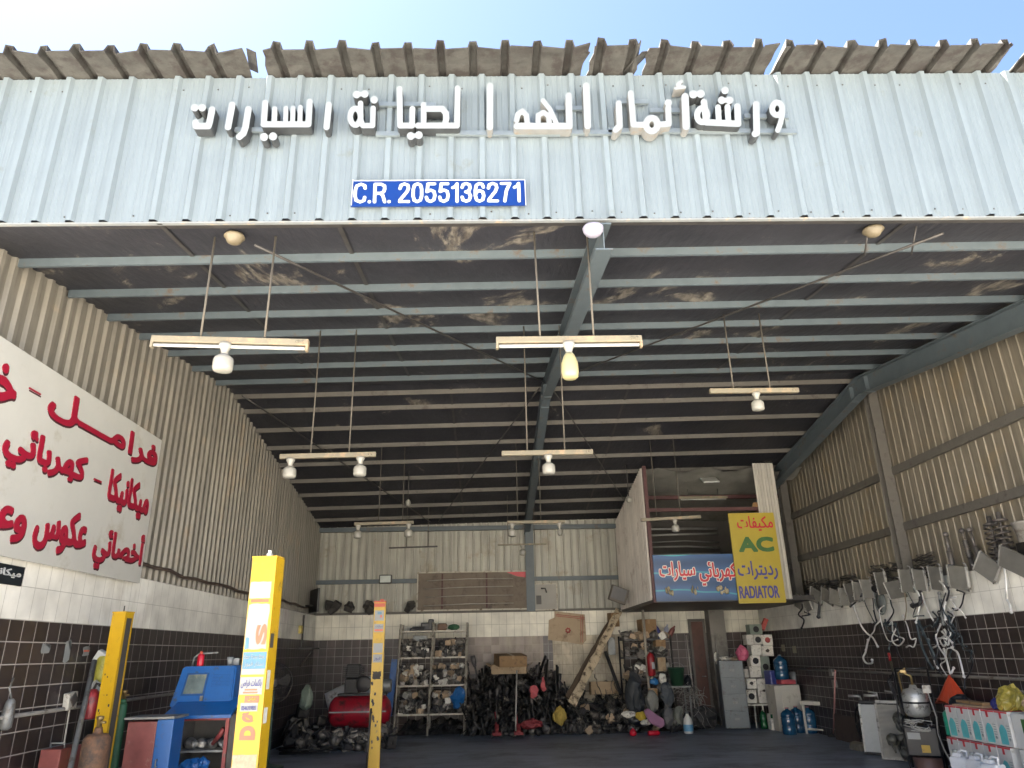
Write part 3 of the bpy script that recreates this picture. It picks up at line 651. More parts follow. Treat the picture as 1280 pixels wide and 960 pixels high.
p = W(741, 290, 'y', 4.97); b = MB(); b.lathe([(.075, .035), (.085, .02), (.08, -.005), (.06, -.035), (.03, -.052), (.001, -.055)], (p.x, 4.95, p.z), 20)
tag(b.build('dome_lamp', pm('lilac_white_dome', (.27, .26, .32), .35)), 'white dome lamp at the front end of the middle rafter', 'lamp')
for px, py, lab in ((510, 628, 'single small white bulb under the back roof beside the left lights'), (786, 624, 'single small pale bulb beside the top of the loft side wall')):
    p = W(px, py, 'y', 14.5); t = thing('pendant_bulb', lab, 'lamp', p)
    b = MB(); b.lathe([(.02, .0), (.05, -.04), (.06, -.08), (.045, -.12), (.001, -.14)], p+Vector((0, 0, .06)), 12); b.build('bulb', M_bulb, t)
    b = MB(); b.tube([p+Vector((0, 0, .06)), (p.x, p.y, zr(p.x, p.y))], .012, 6); b.build('stem', M_dark_steel, t)
for px in (1086, 1146):     # two short rods whose light is gone
    p = W(px, 285, 'y', 5.3); b = MB(); b.tube([(p.x, 5.3, zr(p.x, 5.3)), (p.x+.03, 5.5, zr(p.x, 5.3)-.17)], .008, 6)
    tag(b.build('bare_rod', M_dark_steel), 'short bare dark rod hanging under the roof edge at right', 'rod', 'bare rods under the roof edge')
# ------------------------------------------------------------------ loft store at the back right
q0 = W(818, 748, 'z', 2.52); YM = q0.y
x0 = q0.x; xr1 = W(975, 700, 'y', YM).x
LO = thing('loft_store', 'raised store room with ribbed side wall in the back right corner', 'store room', (x0, YM, 2.5))
M_loftside = pm('pinkish_grey_sheet', (.56, .52, .47), .55, .1, .12, 4, .05, (.36, .31, .27), .25, 2, streak=.2)
M_maroon = pm('maroon_frame', (.07, .025, .025), .55, .1, .2, 8)
b = MB(); b.bx(x0-.02, XR+.1, YM, YB-.02, 2.44, 2.53); b.build('loft_floor', M_dark_steel, LO)
b = MB(); n = 26; prof = []
for i in range(n):
    y = YM+.03+(YB-YM-.06)*i/n; dd = (YB-YM-.06)/n
    prof += [(y, 0), (y+dd*.55, 0), (y+dd*.62, -.05), (y+dd*.93, -.05)]
zt0 = lambda y: zr(x0, y)-.12
lo = [b.bm.verts.new((x0+d, y, 2.5)) for y, d in prof]; hi = [b.bm.verts.new((x0+d, y, zt0(y))) for y, d in prof]
for i in range(len(prof)-1): b.bm.faces.new((lo[i], lo[i+1], hi[i+1], hi[i]))
b.build('side_wall', M_loftside, LO)
def lbar(nm, a0, a1, c0, c1, d0, d1, m): b = MB(); b.bx(a0, a1, c0, c1, d0, d1); return b.build(nm, m, LO)
lbar('corner_post', x0-.03, x0+.04, YM-.05, YM+.02, 2.44, zr(x0, YM)-.12, M_maroon)
lbar('header_bar', x0+.041, xr1, YM-.02, YM+.04, 4.18, 4.25, M_maroon)
lbar('header_bar', x0+.041, xr1, YM-.03, YM+.02, 2.46, 2.55, M_maroon)
ca = W(958, 600, 'y', YM-.03); cb2 = W(993, 700, 'y', YM-.03)
cc = W(976, 750, 'y', YM-.03)
b = MB(); xx = [cc.x-.2+.06*i for i in range(8)]
pts = []
for i, x in enumerate(xx[:-1]): pts += [(x, 0), (x+.035, 0), (x+.045, -.02), (x+.055, -.02)]
lo = [b.bm.verts.new((x, YM-.06+d, 2.46)) for x, d in pts]; hi = [b.bm.verts.new((x, YM-.06+d, zr(6, YM)-.15)) for x, d in pts]
for i in range(len(pts)-1): b.bm.faces.new((lo[i], lo[i+1], hi[i+1], hi[i]))
b.build('edge_panel', pm('pale_ribbed_panel', (.45, .43, .38), .5, 0, .1, 4, streak=.25), LO)
lbar('loft_back_board', x0+.1, XR, YB-.5, YB-.4, 2.53, 4.5, pm('dark_loft_board', (.06, .055, .05), .7))
rr = random.Random(2)
for i in range(8):
    z = 3.25+.14*i; b = MB(); b.tube([(x0+.15, YB-.9+rr.uniform(-.2, .2), z), (x0+1.4, YB-.9+rr.uniform(-.2, .1), z+rr.uniform(-.03, .05)), (xr1-.3, YB-.8, z+rr.uniform(-.03, .05))], rr.uniform(.014, .03), 6)
    tag(b.build('stored_pipe', pm('stored_pipe_grey', (.3, .3, .29), .45, .3, .2, 6, rnd=.4)), 'long grey pipe stored on the rack inside the loft', 'pipe', 'pipes stored in the loft')
b = MB(); g = [[b.bm.verts.new((x0+.05+(XR-x0)*i/12, YM+.06+(YB-YM-.15)*j/12, zr(4, YM+.06+(YB-YM-.15)*j/12)-.2+.05*sin(i*1.7+j*2.1)+.03*sin(i*3.1-j*1.3))) for j in range(13)] for i in range(13)]
for i in range(12):
    for j in range(12): b.bm.faces.new((g[i][j], g[i+1][j], g[i+1][j+1], g[i][j+1]))
b.build('loft_ceiling', pm('sagging_grey_lining', (.22, .215, .19), .8, 0, .25, 2.5, .4), LO, smooth=True)
lbar('ceiling_bar', x0+.05, XR, YM+1.3, YM+1.38, zr(4, YM+1.3)-.36, zr(4, YM+1.3)-.28, M_maroon)
pa = W(849, 622, 'y', YM+1.2); pb = W(909, 621, 'y', YM+1.2)
t = thing('ceiling_tube_light', 'slim white tube light hung inside the loft store', 'light', (pa+pb)/2); b = MB(); b.bx(pa.x, pb.x, YM+1.17, YM+1.23, pa.z-.03, pa.z+.02); b.build('batten', M_cream, t)
b = MB(); b.tube([(pa.x+.03, YM+1.2, pa.z-.047), (pb.x-.03, YM+1.2, pa.z-.047)], .016, 8); b.build('tube', M_tube, t)
b = MB()
for x in (pa.x+.2, pb.x-.2): b.tube([(x, YM+1.2, pa.z+.02), (x, YM+1.2, pa.z+.3)], .006, 5)
b.build('hanger', M_dark_steel, t)
p = W(887, 600, 'y', YM+.3); t = thing('square_ceiling_light', 'small square pale light panel above the loft store', 'light', p)
b = MB(); b.box(p, (.33, .3, .04), Euler((.5, 0, 0)), bev=.008); b.build('frame', pm('pale_lamp_frame', (.4, .41, .39), .5), t)
b = MB(); b.box(p+Vector((0, -.011, -.02)), (.26, .22, .01), Euler((.5, 0, 0))); b.build('diffuser', M_tube, t)
p = W(950, 634, 'y', YM+.15); b = MB(); b.box(p, (.22, .2, .16), Euler((.1, .2, .4)), bev=.01); b.jitter(.02, 6)
tag(b.build('crumpled_carton', pm('orange_brown_card', (.42, .25, .12), .8, 0, .3, 14)), 'crumpled tan carton lying on top of the yellow sign', 'carton')
# signs on its front
x0s, x1s, z0s, z1s = RC(818, 693, 918, 751, YM-.09)
ES = thing('electrician_sign', 'dark blue sign with red Arabic words and engine part pictures on the loft front', 'sign', (x0s, YM-.09, z0s))
M_navy = bpy.data.materials.new('blue_sign_print'); M_navy.use_nodes = True
_nt = M_navy.node_tree; _b = _nt.nodes['Principled BSDF']; _tc = nd(_nt, 'ShaderNodeTexCoord'); _w = nd(_nt, 'ShaderNodeTexWave', wave_type='RINGS'); _w.inputs['Scale'].default_value = .9; _w.inputs['Distortion'].default_value = 3; _w.inputs['Detail'].default_value = 1
_nt.links.new(_tc.outputs['Object'], _w.inputs[0]); _r = nd(_nt, 'ShaderNodeValToRGB'); _r.color_ramp.elements[0].position = .0; _r.color_ramp.elements[0].color = (.02, .06, .15, 1); _r.color_ramp.elements[1].position = .97; _r.color_ramp.elements[1].color = (.035, .10, .24, 1)
_e = _r.color_ramp.elements.new(1.0); _e.color = (.06, .30, .36, 1); _nt.links.new(_w.outputs[1], _r.inputs[0]); _nt.links.new(_r.outputs[0], _b.inputs[0]); _b.inputs['Roughness'].default_value = .4
b = MB(); b.bx(x0s, x1s+.05, YM-.09, YM-.06, z0s, z1s); b.build('board', M_navy, ES)
M_redsign = pm('bright_red_letter', (.45, .015, .03), .4); M_offw = pm('cream_white_print', (.6, .58, .52), .5)
def frontword(t, px0, py0, px1, py1, Y, m, par, bold=.012, ol=None):
    a0, a1, c0, c1 = RC(px0, py0, px1, py1, Y); s = shape_ar(t)
    if ol: word(s, (a0-.014, Y-.0005, c0-.014), (1, 0, 0), (0, 0, 1), a1-a0+.028, c1-c0+.028, ol, par, bold+.014, .003, 'lettering_outline')
    word(s, (a0, Y-.001, c0), (1, 0, 0), (0, 0, 1), a1-a0, c1-c0, m, par, bold, .006)
frontword('كهربائي', 874, 702, 921, 732, YM-.09, M_redsign, ES, .007, M_offw); frontword('سيارات', 824, 702, 869, 726, YM-.09, M_redsign, ES, .007, M_offw)
for px in (837, 870, 903):
    p = W(px, 738, 'y', YM-.0915); b = MB(); rr = random.Random(px)
    for k in range(7): b.lathe([(.001, 0), (rr.uniform(.03, .06), 0), (.03, .004), (.001, .004)], p+Vector((rr.uniform(-.09, .09), -k*.0012, rr.uniform(-.05, .05))), 7, Euler((pi/2, 0, rr.random())))
    b.build('part_picture', pm('gold_grey_print', (.36, .31, .2), .5, 0, .5, 30), ES)
x0s, x1s, z0s, z1s = RC(917, 641, 975, 754, YM-.16)
AS = thing('radiator_sign', 'tall yellow sign reading AC and RADIATOR between Arabic words, on the loft front', 'sign', (x0s, YM-.16, z0s))
b = MB(); b.bx(x0s, x1s, YM-.16, YM-.13, z0s, z1s); b.build('board', pm('chrome_yellow_board', (.38, .295, .03), .45, 0, .08, 4, 0, (.35, .25, .05), .15, 4), AS)
M_green = pm('dark_green_letter', (.04, .12, .03), .5); M_purple = pm('violet_letter', (.05, .05, .22), .5)
frontword('مكيفات', 921, 645, 966, 664, YM-.16, M_redsign, AS, .006); frontword('AC', 923, 671, 967, 690, YM-.16, M_green, AS, .022)
frontword('رديترات', 922, 701, 972, 725, YM-.16, M_purple, AS, .007); frontword('RADIATOR', 924, 732, 974, 748, YM-.16, M_purple, AS, .007)
# ------------------------------------------------------------------ yellow lift posts
M_yel = pm('chipped_yellow_paint', (.44, .27, .006), .4, 0, .08, 6, .05, (.10, .075, .05), .10, 14)
M_yel_dirty = pm('grimy_yellow_paint', (.50, .30, .012), .5, 0, .2, 8, .05, (.08, .06, .045), .28, 5)
M_stick_w = pm('white_sticker', (.23, .245, .245), .4, 0, .05, 9)
M_stick_b = pm('blue_sticker', (.055, .17, .27), .4); M_stick_r = pm('orange_red_sticker', (.55, .10, .05), .4); M_ink = pm('navy_ink', (.03, .03, .16), .5)
M_grime_shade = pm('dark_grime_and_recess_shade', (.045, .04, .035), .8); M_black = pm('black_plastic', (.012, .012, .013), .45)
def post(px, Y, H, wid, dep, label, yaw=0.):
    c = W(*px, 'y', Y); t = thing('lift_post', label, 'lift post', (c.x, Y, 0), (0, 0, yaw))
    b = MB(); w2 = wid/2; th = .012   # C section: front plate, two flanges
    b.bx(-w2, w2, 0, th, 0, H); b.bx(-w2, -w2+th, th+.0005, dep, 0, H); b.bx(w2-th, w2, th+.0005, dep, 0, H)
    b.bx(-w2+th+.001, w2-th-.001, dep-.012, dep-.001, 0, H)
    b.build('column', M_yel, t, local=True)
    b = MB(); b.bx(-w2-.004, w2+.004, -.004, dep+.004, H+.0005, H+.012); b.build('top_plate', M_yel_dirty, t, local=True)
    b = MB(); b.bx(-.28, .28, -.2, dep+.2, 0, .02)
    for sx in (-.22, .22):
        for sy in (-.15, dep+.15): b.lathe([(.02, .02), (.02, .045), (.001, .045)], (sx, sy, 0), 6)
    b.build('base_plate', M_yel_dirty, t, local=True)
    return t
def decal(t, x0, x1, z0, z1, m, off=.0015, nm='sticker', jag=0, seed=0):
    b = MB(); r = random.Random(seed)
    if jag:
        n = 20; pts = []
        for i in range(n):
            a = 2*pi*(i+.5)/n; k = 1-jag*r.random()*r.random()
            pts.append(((x0+x1)/2+(x1-x0)/2*k*max(-1, min(1, 1.42*cos(a))), (z0+z1)/2+(z1-z0)/2*k*max(-1, min(1, 1.42*sin(a)))))
    else: pts = [(x0, z0), (x1, z0), (x1, z1), (x0, z1)]
    b.prism([(p[0], p[1]) for p in pts], .0012, Matrix(((1, 0, 0, 0), (0, 0, -1, -off+.0012), (0, 1, 0, 0), (0, 0, 0, 1))))
    return b.build(nm, m, t, local=True)
def ltext(t, body, x0, x1, z0, z1, m, off=.003, bold=.02, rot=0):
    """lettering on the front plate in the post's own frame"""
    me = text_mesh(shape_ar(body), bold); xs = [q.co.x for q in me.vertices]; ys = [q.co.y for q in me.vertices]
    a0, a1, b0, b1 = min(xs), max(xs), min(ys), max(ys)
    for q in me.vertices:
        u, v = (q.co.x-a0)/(a1-a0), (q.co.y-b0)/(b1-b0)
        if rot: u, v = 1-v, u
        q.co = Vector((x0+(x1-x0)*u, -off-.0008*(q.co.z+.5), z0+(z1-z0)*v))
    me.materials.clear(); me.materials.append(m)
    o = bpy.data.objects.new('lettering', me); COL.objects.link(o); o.parent = t
HA = 2.3
PA = post((331, 697), 5.54, HA, .185, .15, 'tallest yellow lift post covered in stickers, in the left foreground', radians(-7))
pw = .0925
def zz(py): return W(320, py, 'y', 5.54).z     # height on the post that a row of the photo shows
decal(PA, -pw+.002, pw-.02, zz(748), zz(727), M_stick_w, jag=.12, seed=1)
decal(PA, -pw+.004, pw-.015, zz(812), zz(754), M_stick_w, jag=.1, seed=2)
decal(PA, -pw+.02, pw-.03, zz(753), zz(749), M_stick_r, .0025)
decal(PA, -pw+.035, pw-.04, zz(776), zz(762), M_stick_w, .004)
ltext(PA, 'S', -.01, pw-.02, zz(806), zz(780), M_stick_r, .0032, .05, 1)
decal(PA, -pw+.012, -pw+.04, zz(812), zz(796), M_stick_b, .003, jag=.4, seed=5)
decal(PA, -pw+.006, pw-.008, zz(836), zz(815), M_stick_b, .0028); decal(PA, -pw+.004, pw-.012, zz(843), zz(836.2), M_stick_w, .0024)
ltext(PA, 'Star Fuse Box', -pw+.015, pw-.02, zz(823.5), zz(818), M_stick_w, .0045, 0); ltext(PA, 'ستار فيوز', -pw+.02, pw-.025, zz(834), zz(826), M_stick_w, .0045, 0)
decal(PA, -pw+.002, pw-.016, zz(868), zz(846), M_stick_w, .003, jag=.05, seed=8)
ltext(PA, 'باكمات فراص', -pw+.012, pw-.025, zz(860), zz(849), M_ink, .005, .01)
decal(PA, -.05, .04, zz(863), zz(861), M_stick_r, .0048); decal(PA, -.06, .045, zz(866.5), zz(864.5), M_stick_r, .0048)
decal(PA, -.045, .06, zz(878), zz(869.5), M_stick_r, .0026); ltext(PA, 'فرامل', -.02, .035, zz(876), zz(871), M_yel, .0042, .02)
decal(PA, -.07, .055, zz(889), zz(878.3), M_stick_w, .0032); ltext(PA, '0546359805', -.06, .045, zz(887.5), zz(882), M_ink, .005, .015)
ltext(PA, 'Ø', -.055, .055, zz(903), zz(890), M_stick_r, .002, .06, 1); ltext(PA, 'D', -.055, .055, zz(925), zz(907), M_stick_r, .002, .07, 1)
decal(PA, -pw+.001, pw-.01, zz(962), zz(943), pm('peeled_sticker', (.33, .29, .2), .7, 0, .3, 20), .002, jag=.15, seed=9)
rr = random.Random(4)
for k, (za, zb3) in enumerate(((792, 810), (838, 862), (885, 905))):   # scraps on the right flank
    b = MB(); b.bx(pw+.0006, pw+.0016, .02, .02+rr.uniform(.05, .08), zz(zb3), zz(za)); b.build('sticker_scrap', pm('torn_white_paper', (.5, .5, .45), .7, 0, .2, 20) if k else M_grime_shade, PA, local=True)
b = MB(); b.bx(-.005, .03, .04, .07, HA+.0125, HA+.035); b.bx(.0, .025, .045, .065, HA+.036, HA+.06, .004); b.build('cable_bracket', pm('white_plastic_block', (.6, .6, .58), .5), PA, local=True)
PB = post((475, 756), 11.0, 2.31, .165, .10, 'dirty yellow lift post with red top and small stickers standing before the red compressor', radians(4))
def zy(py): return W(472, py, 'y', 11.0).z
b = MB(); b.bx(-.085, .085, -.006, .105, 2.325, 2.345); b.bx(-.083, .078, -.003, -.0005, 2.26, 2.3235); b.bx(0, .05, .03, .06, 2.3455, 2.37); b.build('red_cap', pm('faded_red_cap', (.42, .08, .05), .6), PB, local=True)
for k, (a, c, m) in enumerate(((763, 776, M_stick_w), (780, 790, M_stick_w), (792, 800, M_yel_dirty), (804, 816, M_stick_w), (818, 828, M_stick_w))): decal(PB, -.07, .062, zy(c), zy(a), m, seed=k, jag=.05)
decal(PB, -.03, .03, zy(768), zy(765), M_stick_b, .003); decal(PB, .01, .035, zy(772), zy(769), M_stick_r, .003); ltext(PB, 'سيارات', -.05, .05, zy(784.5), zy(781.5), M_ink, .004); decal(PB, -.06, .055, zy(789), zy(786.5), M_stick_r, .003)
ltext(PB, 'فيوز', -.05, .04, zy(826), zy(820), M_ink, .004)
for k in range(5): decal(PB, rr.uniform(-.08, -.02), rr.uniform(.0, .07), zy(848)+rr.uniform(-.02, .02), zy(840)+rr.uniform(-.03, .02), M_grime_shade, .001+k*.0003, 'grime_mark', .6, k)
for k in range(16): 
    x, z = rr.uniform(-.07, .06), zy(rr.uniform(850, 935)); s = rr.uniform(.008, .02); decal(PB, x-s, x+s, z-s*1.6, z+s*1.6, M_grime_shade, .001+k*.0002, 'grime_mark', .7, k+30)
b = MB(); b.tube([(-.09, -.03, 0), (-.06, -.03, zy(885))], .014, 8); b.build('lift_cable_tube', M_dark_steel, PB, local=True)
PC = post((149, 766), 7.5, W(149, 766, 'y', 7.5).z, .135, .14, 'shorter plain yellow lift post standing close to the left tiled wall', radians(-8))
b = MB(); b.tube([(.0, .07, PC.location.z+W(149, 766, 'y', 7.5).z+.01), (.0, .07, W(149, 766, 'y', 7.5).z+.07)], .006, 6); b.build('top_pin', M_dark_steel, PC, local=True)
b = MB(); H = W(149, 766, 'y', 7.5).z; b.bx(.0695, .0705, .03, .11, .05, H-.05); b.build('channel_slot_shade', M_grime_shade, PC, local=True)  # dark strip on the closed flank, painted for shade inside the channel
for k in range(14):
    x, z = rr.uniform(-.05, .05), rr.uniform(.4, 1.5); s = rr.uniform(.004, .009); decal(PC, x-s, x+s, z-s*1.5, z+s*1.5, M_grime_shade, .0015, 'grime_mark', .6, k+60)
# ------------------------------------------------------------------ left wall group
def onfloor(px, py): return W(px, py, 'z', 0)
def cyl_bottle(px0, px1, ptop, pneck, Y, m, label, rot=(0, 0, 0), cat='gas cylinder', nm='gas_cylinder', valve=True, cap=None):
    a = W(px0, ptop, 'y', Y); c = W(px1, ptop, 'y', Y); r = (c.x-a.x)/2; cx = (a.x+c.x)/2; H = a.z
    t = thing(nm, label, cat, (cx, Y+r, 0), rot)
    b = MB(); b.lathe([(r*.95, 0), (r, .03), (r, H-r*.7), (r*.93, H-r*.45), (r*.72, H-r*.2), (r*.4, H-.02), (.035, H), (.03, H+.03)], n=24); b.build('body', m, t, local=True)
    if valve:
        b = MB(); b.lathe([(.022, H+.03), (.022, H+.09), (.03, H+.095), (.03, H+.12), (.001, H+.122)], n=10); b.tube([(0, 0, H+.07), (.06, -.02, H+.07)], .012, 6); b.build('valve', pm('brass_valve', (.3, .22, .1), .4, .7, .2, 10), t, local=True)
    return t
M_rust = pm('rusty_brown_cylinder', (.16, .085, .048), .75, .1, .45, 9, .3, (.065, .045, .035), .5, 6)
cyl_bottle(98, 131, 916, 900, 6.9, M_rust, 'rusty brown gas cylinder in front of the short yellow post')
cyl_bottle(146, 157, 878, 880, 8.6, pm('green_cylinder_paint', (.035, .14, .07), .5, 0, .2, 8, .05, (.08, .07, .05), .25, 7), 'slim green gas cylinder behind the short yellow post')
pa = W(118, 826, 'y', 7.7); M_galv = pm('grey_galvanised', (.20, .21, .21), .5, .4, .2, 9, 0, (.11, .09, .07), .3, 7)
b = MB(); pbm = W(88, 960, 'y', 7.2); d = pbm-pa; b.tube([pa, pa+d*1.0, pa+d*1.9], .024, 10); tag(b.build('leaning_pipe', M_galv), 'grey steel pipe leaning against the left brown tiles beside the rusty cylinder', 'pipe')
p = W(128, 837, 'y', 7.95); t = thing('spray_can_box', 'yellow canister hung on the brown tiles left of the short yellow post', 'canister', p)
b = MB(); b.lathe([(.06, -.14), (.065, -.13), (.065, .1), (.055, .125), (.02, .14), (.02, .15)], p, 16); b.build('body', pm('pale_yellow_can', (.42, .4, .07), .4, 0, .1, 8, 0, (.1, .09, .05), .15, 9), t)
b = MB(); b.box(p+Vector((.055, -.03, .02)), (.02, .05, .09)); b.build('label_band', M_black, t)
p = W(127, 822, 'y', 7.95); b = MB(); b.box(p, (.12, .09, .12), Euler((.2, .5, .2)), bev=.012); tag(b.build('crumpled_bag', pm('white_plastic_bag', (.5, .52, .5), .4, 0, .1, 8)).__class__ and bpy.data.objects['crumpled_bag'], 'small white box resting over the yellow canister', 'box')
p = W(124, 861, 'y', 7.9); b = MB(); bmesh.ops.create_icosphere(b.bm, subdivisions=3, radius=.095, matrix=Matrix.Translation(p)); b.jitter(.05, 14, 2)
tag(b.build('plastic_bag', pm('clear_plastic_bag', (.42, .44, .43), .25, 0, .2, 12)), 'crumpled pale plastic bag hanging below the yellow canister', 'bag')
t = thing('red_canister', 'small red canister hanging behind the rusty cylinder', 'canister', W(114, 880, 'y', 7.6)); p = t.location.copy()
b = MB(); b.lathe([(.07, -.13), (.075, -.12), (.075, .06), (.06, .1), (.03, .13), (.001, .135)], p, 16); b.build('body', pm('dull_red_can', (.22, .02, .025), .45, 0, .2, 8, 0, (.08, .04, .04), .3, 9), t)
b = MB(); b.tube([p+Vector((0, 0, .13)), p+Vector((.02, 0, .18)), p+Vector((.06, 0, .16))], .014, 8); b.build('nozzle', M_black, t)
p = W(85, 876, 'x', XL+.02); t = thing('junction_box', 'white socket box with open cover on the left wall pipe', 'box', p); b = MB(); b.box(p+Vector((.02, 0, 0)), (.06, .15, .15), Euler((.1, 0, 0)), bev=.008); b.build('case', pm('aged_white_plastic', (.48, .47, .42), .5, 0, .1, 9, 0, (.15, .12, .09), .3, 14), t)
b = MB(); b.box(p+Vector((.055, .0, .01)), (.012, .09, .09), Euler((.75, 0, 0))); b.build('cover', pm('dark_socket', (.1, .09, .08), .6), t)
b = MB(); b.tube([p+Vector((.02, .02, -.07)), p+Vector((.02, .03, -.5)), p+Vector((.02, .0, -1.1))], .007, 6); b.build('cord', pm('white_cord', (.5, .49, .44), .6), t)
for px, py, w_, h_, lab in ((57, 811, .16, .10, 'torn white sticker nearest the frame edge on the brown tiles'), (84, 815, .11, .24, 'tall torn white sticker on the brown tiles'), (108, 814, .14, .10, 'small white sticker with a red line on the brown tiles')):
    p = W(px, py, 'x', XL+.004); b = MB(); r = random.Random(px); pts = [((w_/2)*(1-.3*r.random())*max(-1, min(1, 1.42*cos(a))), (h_/2)*(1-.3*r.random())*max(-1, min(1, 1.42*sin(a)))) for a in [2*pi*i/11 for i in range(15)]]
    b.prism(pts, .002, Matrix(((0, 0, 1, p.x-.002), (1, 0, 0, p.y), (0, 1, 0, p.z), (0, 0, 0, 1))))
    o = tag(b.build('wall_sticker', [M_stick_w, M_stick_r]), lab, 'sticker')
    if px == 108:
        b = MB(); b.bx(p.x+.001, p.x+.003, p.y-.05, p.y+.05, p.z-.005, p.z+.012); b.build('red_line', M_stick_r, o, local=True)
p = W(10, 893, 'x', XL+.05); b = MB(); b.lathe([(.02, .12), (.035, .1), (.05, .0), (.045, -.1), (.02, -.12)], p, 10); b.tube([p+Vector((0, 0, .12)), p+Vector((0, -.05, .2)), p+Vector((-.03, .02, .28))], .008, 6)
tag(b.build('grease_gun', M_galv), 'grey oil gun hanging on the left tiles at the frame edge', 'tool')
x0, x1, z0, z1 = RC(45, 937, 71, 1000, 7.2); t = thing('red_tool_box', 'dull red metal box standing under the left tiles', 'box', (x0, 7.2, 0))
b = MB(); b.bx(x0, x1, 7.2, 7.6, .0, z1, .008); b.build('body', pm('faded_maroon_metal', (.20, .055, .05), .55, .1, .2, 7, 0, (.1, .06, .05), .3, 6), t)
b = MB()
for zz_ in (.15, .35, .55): b.bx(x0+.03, x1-.03, 7.193, 7.1995, zz_, zz_+.03)
b.build('vent', M_grime_shade, t)
b = MB(); b.tube([((x0+x1)/2-.06, 7.3, z1), ((x0+x1)/2-.06, 7.3, z1+.04), ((x0+x1)/2+.06, 7.3, z1+.04), ((x0+x1)/2+.06, 7.3, z1)], .008, 6); b.build('handle', M_galv, t)
# red and blue metal cabinet
x0, x1, z0, z1 = RC(152, 899, 211, 1010, 7.7); xm = W(193, 930, 'y', 7.7).x
t = thing('metal_cabinet', 'low scratched red cabinet with one blue side, by the left wall', 'cabinet', (x0, 7.7, 0))
b = MB(); b.bx(x0, xm, 7.7, 8.0, 0, z1-.02, .01); b.build('body', pm('scratched_maroon_metal', (.20, .06, .055), .5, .1, .25, 6, 0, (.28, .2, .17), .2, 5), t)
M_bl = pm('worn_blue_paint', (.008, .09, .30), .4, 0, .12, 6, .03, (.05, .06, .08), .15, 8)
b = MB(); b.bx(xm+.002, x1, 7.69, 7.95, 0, z1-.005, .008); d_ = b.build('door', M_bl, t); 
b = MB(); b.tube([(xm+.05, 7.688, .72), (xm+.05, 7.66, .72), (xm+.05, 7.66, .66), (xm+.05, 7.688, .66)], .007, 6); b.build('handle', M_galv, d_, local=False)
b = MB(); b.bx(x0-.02, x1+.01, 7.66, 8.02, z1, z1+.02); b.build('top', pm('dusty_grey_top', (.2, .2, .19), .6, .2, .2, 8), t)
# blue computer cabinet
CY = 8.35
x0, x1, z0, z1 = RC(213, 833, 291, 884, CY)
t = thing('computer_cabinet', 'bright blue workshop computer cabinet with a screen and an open shelf below', 'cabinet', ((x0+x1)/2, CY, 0), (0, 0, radians(-6)))
b = MB(); dd = .5
v = [(x0, CY+.02, z0), (x1, CY+.02, z0), (x1-.03, CY+.14, z1), (x0+.05, CY+.14, z1), (x0, CY+dd, z0), (x1, CY+dd, z0), (x1-.03, CY+dd, z1), (x0+.05, CY+dd, z1)]
vs = [b.bm.verts.new(p) for p in v]
for f in ((0, 1, 2, 3), (5, 4, 7, 6), (4, 0, 3, 7), (1, 5, 6, 2), (3, 2, 6, 7), (4, 5, 1, 0)): b.bm.faces.new([vs[i] for i in f])
bmesh.ops.bevel(b.bm, geom=list(b.bm.edges), offset=.015, segments=2, affect='EDGES'); hood = b.build('hood', M_bl, t)
def hp(u, v_, off=0): # point of the hood's sloping front
    xa = x0+.05*v_+(x1-x0-.08*v_)*u; return Vector((xa, CY+.02+.12*v_-off, z0+(z1-z0)*v_-off*.2))
def hpanel(nm, u0, u1, v0, v1, off, m, par):
    b = MB(); q = [hp(u0, v0, off), hp(u1, v0, off), hp(u1, v1, off), hp(u0, v1, off)]; q2 = [p+Vector((0, .02+off, 0)) for p in q]
    vs = [b.bm.verts.new(p) for p in q+q2]
    for f in ((0, 1, 2, 3), (0, 4, 5, 1), (1, 5, 6, 2), (2, 6, 7, 3), (3, 7, 4, 0)): b.bm.faces.new([vs[i] for i in f])
    return b.build(nm, m, par)
hpanel('screen_frame', .13, .52, .28, .84, .006, pm('dark_blue_frame', (.006, .06, .2), .4), hood); hpanel('screen', .16, .49, .33, .80, .009, pm('grey_dusty_screen', (.13, .17, .17), .15, 0, .4, 3, 0, (.3, .29, .2), .4, 2), hood)
hpanel('hood_door', .54, .95, .12, .9, .005, M_bl, hood)
for k in range(9): hpanel('door_slot', .6, .92, .50+k*.035, .51+k*.035, .0065, pm('dark_blue_frame', (.006, .06, .2)), hood)
b = MB(); b.box(hp(.5, .22, .02), (.03, .02, .05)); b.build('latch', M_galv, hood)
xa, xb, za, zb4 = RC(205, 881, 291, 898, CY-.18)
b = MB(); v = [(xa, CY-.22, za), (xb, CY-.22, za), (xb-.02, CY+.1, zb4+.015), (xa+.06, CY+.1, zb4+.015), (xa, CY-.22, za+.03), (xb, CY-.22, za+.03), (xb-.02, CY+.1, zb4+.05), (xa+.06, CY+.1, zb4+.05)]
vs = [b.bm.verts.new(p) for p in v]
for f in ((0, 1, 2, 3), (4, 5, 6, 7), (0, 1, 5, 4), (1, 2, 6, 5), (2, 3, 7, 6), (3, 0, 4, 7)): b.bm.faces.new([vs[i] for i in f])
dr = b.build('keyboard_tray', M_bl, t)
b = MB(); b.bx(xa+.16, xb-.12, CY-.16, CY-.08, za+.037, za+.045); b.build('tray_label', M_stick_w, dr)
xl, xr2 = W(218, 925, 'y', CY).x, W(284, 925, 'y', CY).x
M_redframe = pm('faded_red_frame', (.26, .05, .05), .5, .1, .2, 8, 0, (.1, .07, .06), .3, 8); M_inner = pm('cabinet_inside_grey', (.10, .10, .10), .6, .1, .2, 5)
